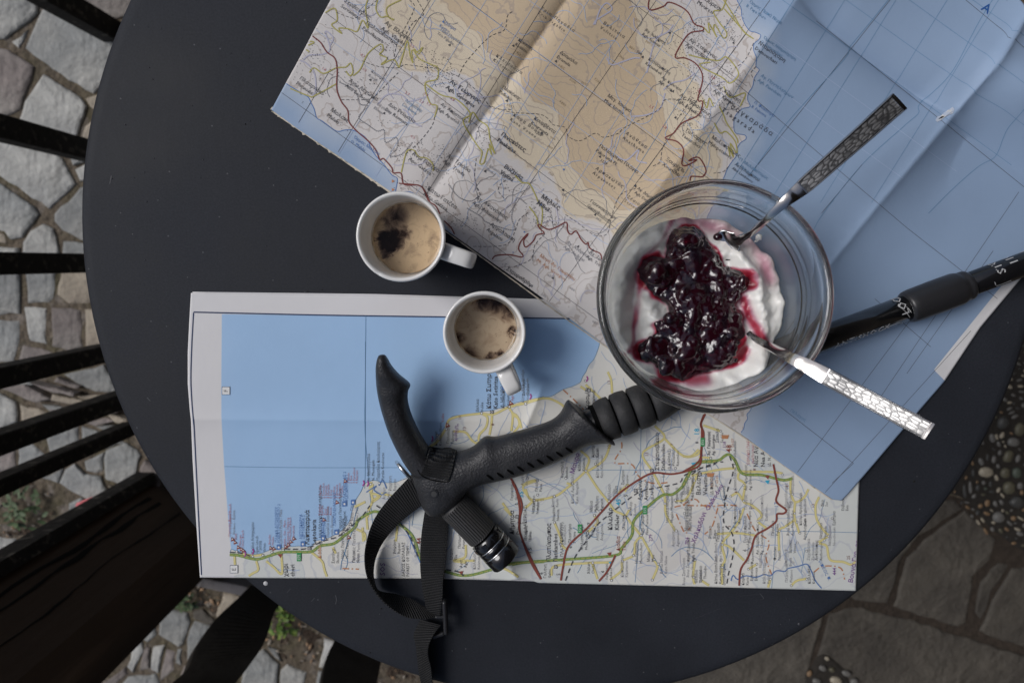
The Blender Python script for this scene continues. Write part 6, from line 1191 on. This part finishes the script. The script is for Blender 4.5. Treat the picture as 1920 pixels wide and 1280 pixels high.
def spoon(ctr, label, roll, panel, bowlpts):
    """ctr rows: px, py, height above table, half width (m)"""
    rows = cr(ctr, n=8); C_ = [U3(r[0], r[1], T + r[2]) for r in rows]; n = len(C_)
    root = empty('teaspoon', tuple(C_[-1])); tag(root, label, 'spoon', 'teaspoons standing in the yogurt')
    V = []; Fc = []; fr = []
    for i in range(n):
        tg = (C_[min(i + 1, n - 1)] - C_[max(i - 1, 0)]).normalized(); s = tg.cross(Vector((0, 0, 1))).normalized(); up = s.cross(tg)
        s2 = s * math.cos(roll) + up * math.sin(roll); up2 = s2.cross(tg); fr.append((C_[i], s2, up2, rows[i][3]))
        w = rows[i][3]; tk = .0011 if w > .004 else .0014; crown = .0006
        for a, b_ in ((-1, -.2), (-.93, .9), (-.5, 1.15), (0, 1.25), (.5, 1.15), (.93, .9), (1, -.2), (.9, -1), (0, -1), (-.9, -1)):
            q = C_[i] + s2 * (w * a) + up2 * (tk * b_); V.append(tuple(q))
    k = 10
    for i in range(n - 1):
        for q in range(k): j = (q + 1) % k; Fc.append((i * k + q, i * k + j, (i + 1) * k + j, (i + 1) * k + q))
    Fc += [tuple(range(k)), tuple(range((n - 1) * k, n * k))[::-1]]
    o = obj('handle', V, Fc, m_st, root, smooth=True); 
    for e_ in o.data.polygons: e_.use_smooth = True
    bv = o.modifiers.new('e', 'EDGE_SPLIT'); bv.split_angle = math.radians(50)
    # framed hammered panel
    i0, i1 = panel; i0 = int(i0 * (n - 1)); i1 = int(i1 * (n - 1)); V = []; uv = []; L = 0; Fc = []; c = 8
    for i in range(i0, i1 + 1):
        p_, s2, u2, w = fr[i]; L += (C_[i] - C_[i - 1]).length if i > i0 else 0
        for q in range(c + 1): t = (q / c * 2 - 1); V.append(tuple(p_ + s2 * (w * .80 * t) + u2 * (.0011 * 1.32))); uv.append((t * w, L))
    m_ = c + 1
    for i in range(i1 - i0):
        for q in range(c): Fc.append((i * m_ + q, i * m_ + q + 1, (i + 1) * m_ + q + 1, (i + 1) * m_ + q))
    obj('hammered_panel', V, Fc, m_pan, root, uv=uv)
    for sd_ in (-1, 1):
        V = []; Fc = []
        for i in range(i0, i1 + 1):
            p_, s2, u2, w = fr[i]
            for a in (.70, .80): V.append(tuple(p_ + s2 * (w * a * sd_) + u2 * (.0011 * 1.36)))
        Fc = [(2 * i, 2 * i + 1, 2 * i + 3, 2 * i + 2) for i in range(i1 - i0)]; obj('panel_groove', V, Fc, m_grv, root)
        V = []; Fc = []
        for i in range(i0, i1 + 1):
            p_, s2, u2, w = fr[i]
            for a, hh in ((.80, 1.30), (.83, 1.85), (.90, 1.85), (.94, .9)): V.append(tuple(p_ + s2 * (w * a * sd_) + u2 * (.0011 * hh)))
        for i in range(i1 - i0):
            for q in range(3): Fc.append((i * 4 + q, i * 4 + q + 1, i * 4 + 5 + q, i * 4 + 4 + q))
        obj('panel_rim', V, Fc, m_st, root, smooth=True)
    for ii in (i0, i1):
        V = []; Fc = []; p_, s2, u2, w = fr[ii]; tg = s2.cross(u2); 
        for a in (-1, 1):
            for l_, hh in ((-.0006, 1.0), (-.0003, 1.85), (.0003, 1.85), (.0006, 1.0)): V.append(tuple(p_ + s2 * (w * .90 * a) + tg * l_ + u2 * (.0011 * hh)))
        obj('panel_rim', V, [(0, 1, 5, 4), (1, 2, 6, 5), (2, 3, 7, 6)], m_st, root)
    # bowl of the spoon
    rows = cr(bowlpts, n=6); V = []; Fc = []; m_ = 13
    for i, r in enumerate(rows):
        c_ = U3(r[0], r[1], T + r[2]); nx_ = rows[min(i + 1, len(rows) - 1)] - rows[max(i - 1, 0)]; tg = Vector((nx_[0], -nx_[1], 0)).normalized(); s = Vector((-tg.y, tg.x, 0))
        for layer in (0, 1):
            for q in range(m_): t = q / (m_ - 1) * 2 - 1; p_ = c_ + s * (r[3] * t); V.append((p_.x, p_.y, p_.z - r[4] * (1 - t * t) - layer * .001))
    w_ = 2 * m_
    for i in range(len(rows) - 1):
        for q in range(m_ - 1):
            a = i * w_ + q; Fc.append((a, a + 1, a + w_ + 1, a + w_)); a += m_; Fc.append((a + 1, a, a + w_, a + w_ + 1))
        a = i * w_; Fc.append((a, a + w_, a + w_ + m_, a + m_)); a = i * w_ + m_ - 1; Fc.append((a + w_, a, a + m_, a + w_ + m_))
    obj('spoon_bowl', V, Fc, m_st, root, smooth=True)
def zb_(px, py, h): p = UH(px, py, h); return p.z - T
def zr_(px, py, r=.0770):   # just above the rim there
    p = UH(px, py, r + .0015); return p.z - T
s1r, s2r = zr_(1462, 384), zr_(1527, 690)
spoon([(1381,453,zb_(1381,453,.034),.0040),(1392,446,zb_(1392,446,.040),.0026),(1410,435,zb_(1410,435,.050),.0020),(1436,412,s1r-.008,.0022),(1466,384,s1r+.0010,.0031),(1495,360,s1r+.0040,.0044),(1516,342,s1r+.0055,.0051),(1560,303,s1r+.0080,.0054),(1620,250,s1r+.0105,.0058),(1662,212,s1r+.012,.0061),(1687,190,s1r+.013,.0063)],
      'dark reflecting steel teaspoon with a hammered handle, pointing to the upper right', .10, (.56, .975), [(1338,464,zb_(1338,464,.0235),.003,.0),(1346,463,zb_(1346,463,.0258),.0075,.001),(1358,460,zb_(1358,460,.0290),.0105,.003),(1370,456,zb_(1370,456,.0315),.0095,.003),(1383,449,zb_(1383,450,.0350),.0048,.001)])
spoon([(1404,625,zb_(1404,625,.032),.0019),(1418,636,zb_(1418,636,.038),.0021),(1440,648,zb_(1440,648,.047),.0026),(1475,667,s2r-.011,.0034),(1510,684,s2r-.001,.0043),(1548,705,s2r+.0060,.0052),(1600,733,s2r+.013,.0053),(1660,765,s2r+.022,.0053),(1715,794,s2r+.030,.0054),(1743,809,s2r+.034,.0054)],
      'bright steel teaspoon with a hammered handle, pointing to the lower right over the table', -.05, (.56, .975), [(1396,622,zb_(1396,622,.022),.003,.001),(1386,618,zb_(1386,618,.011),.007,.002),(1376,614,zb_(1376,614,.010),.007,.002),(1366,610,zb_(1366,610,.010),.003,.001)])
# ================================================================== WALKING POLE
m_rub = mat('black_rubber', (.026, .026, .028), .40, spec=.5, cols=[((.05, .05, .05), 45, .6, .8)], var=(60, .25), bump=(650, .8, .0007)); m_rubs = mat('smooth_black_plastic', (.022, .022, .024), .34, spec=.5, bump=(200, .08, .001)); m_rub2 = mat('grip_foam', (.028, .028, .029), .60, spec=.4, cols=[((.06, .06, .06), 90, .6, .78)], var=(120, .3), bump=(700, .5, .0007))
m_sh = mat('black_anodised_tube', (.008, .008, .009), .18, spec=.6, coat=.5, bump=(60, .03, .001)); m_slot = mat('dark_recess', (.002, .002, .002), .8, spec=.1); m_sil = mat('silver_ring', (.72, .72, .72), .2, metal=1)
m_prt = mat('white_print', (.42, .42, .42), .6)
m_rib = mat('ribbed_black_metal', (.05, .049, .048), .42, spec=.6)
pole = empty('walking_pole', tuple(U3(860, 890, T + .001))); tag(pole, 'black walking pole with a T-shaped handle and built-in torch, lying across both maps', 'walking pole')
hp = [((200,100),(248,100)),((188,135),(272,140)),((180,190),(296,185)),((181,260),(352,250)),((184,325),(436,322)),((194,390),(420,372)),((212,470),(418,450)),((238,560),(442,545)),((275,670),(490,655)),((325,780),(548,760)),((385,890),(620,860)),((450,985),(700,950))]
hz = [.044,.043,.041,.038,.034,.032,.029,.027,.0245,.022,.020,.019]; hh = [.0035,.0065,.0085,.0105,.0115,.012,.0125,.013,.0135,.014,.0145,.014]
P3 = [tuple(B3([p])[0] for p in pr) for pr in hp]
a1 = loft(P3, hz, hh, p=2.25, n=26)
ap = [((818,846),(838,944)),((838,848),(858,934)),((857,848),(878,918)),((886,838),(902,907)),((908,819),(925,902)),((930,819),(945,898)),((962,811),(982,888)),((1000,800),(1024,873)),((1032,789),(1068,852)),((1050,775),(1100,834)),((1060,756),(1138,829)),((1065,750),(1153,833)),((1069,753),(1151,827))]
a2 = loft(ap, [.0185,.019,.019,.019,.019,.019,.019,.019,.019,.019,.0195,.0195,.0195], [.0135,.0145,.0145,.0142,.0142,.0138,.0136,.0135,.0138,.0150,.0175,.0182,.016], p=2.3, n=28)
hb = [((768,862),(850,846)),((772,885),(872,880)),((778,908),(882,905)),((786,932),(874,922)),((792,948),(858,940)),((804,962),(838,957)),((814,965),(828,964))]
a3 = loft(hb, [.019,.0185,.018,.0175,.017,.0165,.016], [.0135,.014,.0145,.0135,.0125,.009,.005], p=2.4, n=26)
V, Fc = join([(a1[0], a1[1]), (a2[0], a2[1]), (a3[0], a3[1])])
hd = obj('handle', V, Fc, m_rub, pole, smooth=True); rm = hd.modifiers.new('r', 'REMESH'); rm.mode = 'VOXEL'; rm.voxel_size = .0009; sm = hd.modifiers.new('s', 'SMOOTH'); sm.iterations = 7; sm.factor = .5; bake(hd)
bv = bvh_of(hd)
def drop(px, py, dz=0.0, b_=None):
    """point on the handle that the photograph shows at (px, py)"""
    o_ = Vector((0, 0, CAMZ)); t = U3(px, py, T) - o_; hit = (b_ or bv).ray_cast(o_, t.normalized())
    p = hit[0] if hit[0] is not None else U3(px, py, T + .01); nrm = hit[1] if hit[0] is not None else Vector((0, 0, 1))
    return p + nrm * dz, nrm
def onsurf(cx, cy, pts, name, m, dz=.0003, par=None):
    """small flat shape laid on the handle, built as a raised tile following it"""
    c, n0 = drop(cx, cy, dz); V = [tuple(c)]
    for x, y in pts: p, _ = drop(x, y, dz); V.append(tuple(p if (p - c).length < .012 else c))
    k = len(pts); Fc = [(0, 1 + (i + 1) % k, 1 + i) for i in range(k)]
    return obj(name, V, Fc, m, par or pole)
for x, y in ((919,896),(938,892),(957,886),(976,880),(995,873),(1013,867),(1031,860),(1049,853),(1067,845)):
    pts = []
    for q in range(12):
        t = 6.283 * q / 12; u, v_ = 8.5 * math.cos(t), 2.4 * math.sin(t); a = .60; pts.append((x + u * math.cos(a) - v_ * math.sin(a), y - 2 + u * math.sin(a) + v_ * math.cos(a)))
    onsurf(x, y - 2, pts, 'slot', m_slot)
pts = [(814 + 8 * math.cos(6.283 * q / 18), 925 + 8 * math.sin(6.283 * q / 18)) for q in range(18)]; onsurf(814, 925, pts, 'hub_disc', m_rubs, .0005)
pts = [(814 + 5.4 * math.cos(6.283 * q / 14), 925 + 5.4 * math.sin(6.283 * q / 14)) for q in range(14)]; onsurf(814, 925, pts, 'hub_pin', m_rib, .0008)
c = U3(757, 881, T + .018); V, Fc = lathe([(0, -.0012), (.0085, -.0012), (.0092, -.0004), (.0092, .0004), (.0085, .0012), (0, .0012)], 36, c, (-.75, -.62, .25)); obj('metal_washer', V, Fc, m_sil, pole, smooth=True)
# shaft
PZ = T + .0168
Aw = U3(1147, 782, PZ); Bw = U3(1880, 510, PZ); AX = (Bw - Aw).normalized(); L1 = (Bw - Aw).length
def sx(px):  # distance along the pole of picture column px
    lo, hi = -.15, .6
    for _ in range(40):
        md = (lo + hi) / 2; q = Aw + AX * md
        if PX(q.x, q.y, q.z)[0] < px: lo = md
        else: hi = md
    return lo
def turn(name, prof, m, n=40, par=None): V, Fc = lathe([(r, sx(x)) for x, r in prof], n, Aw, AX); return obj(name, V, Fc, m, par or pole, smooth=True)
turn('collar', [(1098, .006), (1099, .0105), (1122, .0110), (1132, .0100), (1133, .004)], m_rubs)
for x0, x1, r0, r1 in ((1122, 1152, .0146, .0157), (1153.5, 1184, .0157, .0157), (1185.5, 1218, .0157, .0152), (1219.5, 1262, .0150, .0122)):
    g = [(x0, .009), (x0 + .6, r0 - .0014), (x0 + 2.6, r0 - .0001), ((x0 + x1) / 2, (r0 + r1) / 2 + .0004), (x1 - 2.6, r1 - .0001), (x1 - .6, r1 - .0014), (x1, .009)]
    turn('grip_ring', g, m_rub2)
turn('grip_cone', [(1262, .009), (1263, .0118), (1300, .0100), (1312, .0095), (1313, .008)], m_rub2)
turn('grip_core', [(1115, .0135), (1262, .0118)], m_slot)
turn('upper_shaft', [(1300, .0000), (1300, .0093), (1712, .0093), (1712, 0)], m_sh, 48)
turn('lock_collar', [(1697, .0085), (1699, .0106), (1703, .0114), (1712, .0119), (1760, .0121), (1792, .0119), (1799, .0112), (1801, .0106), (1806, .0104), (1808, .0107), (1813, .0106), (1816, .0098), (1817, .0080)], m_rubs, 56)
turn('lower_shaft', [(1810, .0082), (1811, .0085), (2290, .0085), (2290, 0)], m_sh, 48)
# printing on the tubes: letters bent round the tube
SD = AX.cross(Vector((0, 0, 1))).normalized(); UPV = SD.cross(AX)   # SD points towards the lower edge in the picture
def tubetext(st, px, ang0, size, r, turned=0, bold=False, sp=1.0, m=None):
    V, Fc = glyphs(st, bold, sp); s0 = sx(px); out = []
    for gx, gy in V * size:
        if turned: gx, gy = gy * (1 if turned > 0 else -1), -gx * (1 if turned > 0 else -1)
        a = ang0 - gy / r; p = Aw + AX * (s0 + gx) + (SD * math.sin(a) + UPV * math.cos(a)) * (r + .00012); out.append(tuple(p))
    obj('lettering', out, Fc, m or m_prt, pole)
tubetext('ANTISHOCK', 1552, .98, .0068, .0093, bold=True, sp=1.08)
tubetext('LOCK', 1690, .20, .0074, .0093, turned=-1, bold=True)
tubetext('system', 1701, .40, .0032, .0093, turned=-1)
tubetext('STOP', 1872, -.15, .0080, .0085, turned=-1, bold=True, m=m_prt)
tubetext('110', 1900, -.50, .0080, .0085, turned=-1, bold=True); tubetext('115', 1935, -.50, .0080, .0085, turned=-1, bold=True)
def tubearc(c0, pts, r, w=.0005):
    V = []; Fc = []
    for i, (x, a) in enumerate(cr(pts, n=8)):
        for d in (-1, 1): aa = a + d * w / r / 2 * 1.2; p = Aw + AX * (sx(x) + d * w / 2) + (SD * math.sin(aa) + UPV * math.cos(aa)) * (r + .0001); V.append(tuple(p))
    Fc = [(2 * i, 2 * i + 1, 2 * i + 3, 2 * i + 2) for i in range(len(V) // 2 - 1)]; obj('printed_mark', V, Fc, m_prt, pole)
tubearc(0, [(1677, -.55), (1681, -.7), (1689, -.3), (1693, .2)], .0093, .0008); tubearc(0, [(1677, -.55), (1683, -.1), (1690, .6)], .0093, .0008)
tubearc(0, [(1634, 1.15), (1640, .85), (1655, .72), (1672, .75), (1678, .95), (1672, 1.2)], .0093); tubearc(0, [(1848, .3), (1852, .75), (1864, .85), (1880, .8)], .0085, .0009); tubearc(0, [(1912, .55), (1916, .95)], .0085, .0010)
# torch
tz = T + .0135; ta = U3(849, 944, tz); tb = U3(945, 1043, tz); TA = (tb - ta).normalized(); Lt = (tb - ta).length
V = []; Fc = []
def tlathe(name, prof, m, n=60, par=None): V, Fc = lathe([(r, h * Lt) for r, h in prof], n, ta, TA); return obj(name, V, Fc, m, par or torch, smooth=True)
torch = obj('torch', *lathe([(0, -.012), (.0105, -.012), (.0112, 0), (.0112, .002), (.0105, .0025), (0, .0025)], 40, ta, TA), m_rubs, pole, smooth=True)
V = []; Fc = []; e1 = TA.orthogonal().normalized(); e2 = TA.cross(e1); n = 152
for h, r in ((.0, .0112), (.02, .0120), (.04, .0122), (.20, .0122), (.38, .0122), (.555, .0122), (.575, .0120), (.58, .0105)):
    for q in range(n):
        a = 6.2832 * q / n; fl = .0008 * (q % 4 == 0) if .02 < h < .57 else 0; p = ta + TA * (h * Lt) + (e1 * math.cos(a) + e2 * math.sin(a)) * (r - fl); V.append(tuple(p))
for i in range(7):
    for q in range(n): j = (q + 1) % n; Fc.append((i * n + q, i * n + j, (i + 1) * n + j, (i + 1) * n + q))
obj('ribbed_barrel', V, Fc, m_rib, torch)
tlathe('neck', [(0, .575), (.0096, .575), (.0096, .63), (0, .63)], m_slot)
tlathe('torch_head', [(0, .60), (.0106, .60), (.0114, .615), (.0122, .65), (.0127, .69), (.0127, .735), (.0122, .74), (.0122, .752), (.0127, .757), (.0128, .84), (.0123, .845), (.0123, .857), (.0129, .862), (.0130, 1.03), (.0124, 1.05), (.0110, 1.05), (.0105, 1.0), (0, .99)], m_sh, 64)
tlathe('silver_ring', [(.0122, .738), (.0129, .740), (.0129, .753), (.0122, .755)], m_sil); tlathe('silver_ring', [(.0123, .843), (.0130, .845), (.0130, .858), (.0123, .860)], m_sil)
for i in range(8):
    a = i * math.pi / 4 + .3; e1 = TA.orthogonal().normalized(); e2 = TA.cross(e1); d = e1 * math.cos(a) + e2 * math.sin(a); t2 = e1 * -math.sin(a) + e2 * math.cos(a); V = []
    for hh_ in (.635, .71):
        for w_, rr_ in ((-.0024, .0112), (.0024, .0112), (.0016, .0131), (-.0016, .0131)): V.append(tuple(ta + TA * (hh_ * Lt) + d * rr_ + t2 * w_))
    obj('head_facet', V, [(0, 1, 2, 3), (4, 5, 6, 7)[::-1], (0, 4, 5, 1), (1, 5, 6, 2), (2, 6, 7, 3), (3, 7, 4, 0)], m_sh, torch)

# straps
m_web = mat('black_webbing', (.012, .012, .0125), .75, spec=.35); N = m_web.node_tree.nodes; L_ = m_web.node_tree.links; b = bsdf(m_web); tc = N.new('ShaderNodeTexCoord'); sp_ = N.new('ShaderNodeSeparateXYZ'); L_.new(tc.outputs['UV'], sp_.inputs[0])
row = mth(N, L_, 'MULTIPLY', sp_.outputs[1], 3300.0); rows_ = mth(N, L_, 'SINE', row); colm = mth(N, L_, 'SINE', mth(N, L_, 'MULTIPLY', sp_.outputs[0], 75.0)); alt = mth(N, L_, 'SINE', mth(N, L_, 'ADD', mth(N, L_, 'MULTIPLY', row, .5), mth(N, L_, 'MULTIPLY', mth(N, L_, 'SIGN', colm), 1.57)))
hgt = mth(N, L_, 'MULTIPLY_ADD', alt, .35, mth(N, L_, 'MULTIPLY', rows_, .65)); bp = N.new('ShaderNodeBump'); bp.inputs['Strength'].default_value = .9; bp.inputs['Distance'].default_value = .0009; L_.new(hgt, bp.inputs['Height']); L_.new(bp.outputs[0], b.inputs['Normal'])
nz = N.new('ShaderNodeTexNoise'); nz.inputs['Scale'].default_value = 60; L_.new(tc.outputs['Object'], nz.inputs['Vector']); hs = N.new('ShaderNodeHueSaturation'); hs.inputs['Color'].default_value = (.0190, .0190, .0195, 1); L_.new(mth(N, L_, 'MULTIPLY_ADD', hgt, .65, mth(N, L_, 'MULTIPLY_ADD', nz.outputs[0], .8, .6)), hs.inputs['Value']); L_.new(hs.outputs[0], b.inputs['Base Color'])
oL = B4([(345,85),(200,240),(120,360),(78,500),(76,620),(108,720),(190,825),(300,898),(400,912),(470,905),(510,890)]); iL = B4([(420,250),(300,340),(215,425),(162,500),(128,590),(124,680),(150,750),(250,772),(340,800),(415,845),(495,880)])
zo = [.012,.010,.012,.018,.022,.023,.021,.017,.013,.008,.006]; zi = [.010,.008,.006,.0045,.004,.004,.0035,.003,.004,.005,.005]
V, Fc, uv = ribbon3([(a[0], a[1], z1, c_[0], c_[1], z2) for a, c_, z1, z2 in zip(oL, iL, zo, zi)], .0014, sub=8, nw=8); obj('strap', V, Fc, m_web, pole, smooth=False, uv=uv)
l2 = B4([(420,270),(415,300),(395,450),(390,600),(400,720),(415,800),(430,860),(488,890)]); r2 = B4([(560,300),(552,335),(545,450),(532,600),(520,700),(518,780),(508,850),(506,892)])
V, Fc, uv = ribbon3([(a[0], a[1], z1, c_[0], c_[1], z2) for a, c_, z1, z2 in zip(l2, r2, [.008,.007,.006,.006,.007,.009,.010,.009], [.006,.006,.007,.009,.011,.013,.012,.010])], .0014, sub=8, nw=8); obj('strap', V, Fc, m_web, pole, uv=uv)
l3 = B4([(392,915),(355,1000),(365,1060),(376,1150),(384,1220),(395,1280),(402,1340)]); r3 = B4([(508,948),(470,1000),(440,1060),(435,1120),(450,1180),(457,1240),(462,1340)])
V, Fc, uv = ribbon3([(a[0], a[1], z1, c_[0], c_[1], z2) for a, c_, z1, z2 in zip(l3, r3, [.005,.004,.003,.003,.003,.003,.003], [.010,.014,.017,.017,.015,.014,.013])], .0014, sub=8, nw=8); obj('strap_tail', V, Fc, m_web, pole, uv=uv)
# band over the handle
lB = [(805,836),(802,845),(798,862),(794,876),(789,887)]; rB = [(857,843),(856,850),(851,870),(847,886),(841,900)]; V = []; uv = []; Fc = []; nu_, nv_ = 12, 14
Lr = cr(lB, n=4); Rr = cr(rB, n=4)
for i in range(len(Lr)):
    for q in range(nu_ + 1):
        x = Lr[i][0] + (Rr[i][0] - Lr[i][0]) * q / nu_; y = Lr[i][1] + (Rr[i][1] - Lr[i][1]) * q / nu_; p, n_ = drop(x, y, .0012); V.append(tuple(p)); uv.append((q / nu_, i * .00145))
m_ = nu_ + 1
for i in range(len(Lr) - 1):
    for q in range(nu_): Fc.append((i * m_ + q, i * m_ + q + 1, (i + 1) * m_ + q + 1, (i + 1) * m_ + q))
o = obj('strap_band', V, Fc, m_web, pole, uv=uv); s_ = o.modifiers.new('s', 'SOLIDIFY'); s_.thickness = .0013; s_.offset = 0
P = cr([(783,880),(790,890),(806,898),(826,902),(842,902),(846,894)], n=5); V = []; Fc = []
for i, (x, y) in enumerate(P):
    for d in (-1.1, 1.1): p, n_ = drop(x, y + d, .0003); V.append(tuple(p))
obj('strap_slot', V, [(2 * i, 2 * i + 1, 2 * i + 3, 2 * i + 2) for i in range(len(P) - 1)], m_slot, pole)
# ladder buckle
def rbox(c, hx, hy, hz, rot, name, m, bw=.0012):
    V, Fc = box(0, 0, -hz, hz, hx, hy, rot); V = [(a + c[0], b_ + c[1], z + c[2]) for a, b_, z in V]; return bevel(obj(name, V, Fc, m, pole), bw, 3)
c1 = U3(835, 1155, T + .013); rbox((c1.x, c1.y, c1.z), .0017, .0135, .0035, math.radians(2), 'buckle', m_rubs, .0016)
c1 = U3(822, 1189, T + .008); rbox((c1.x, c1.y, c1.z), .0050, .0016, .0022, math.radians(20), 'buckle_bar', m_rubs)
c1 = U3(828, 1155, T + .0085); rbox((c1.x, c1.y, c1.z), .0050, .0014, .0018, math.radians(0), 'buckle_bar', m_rubs)
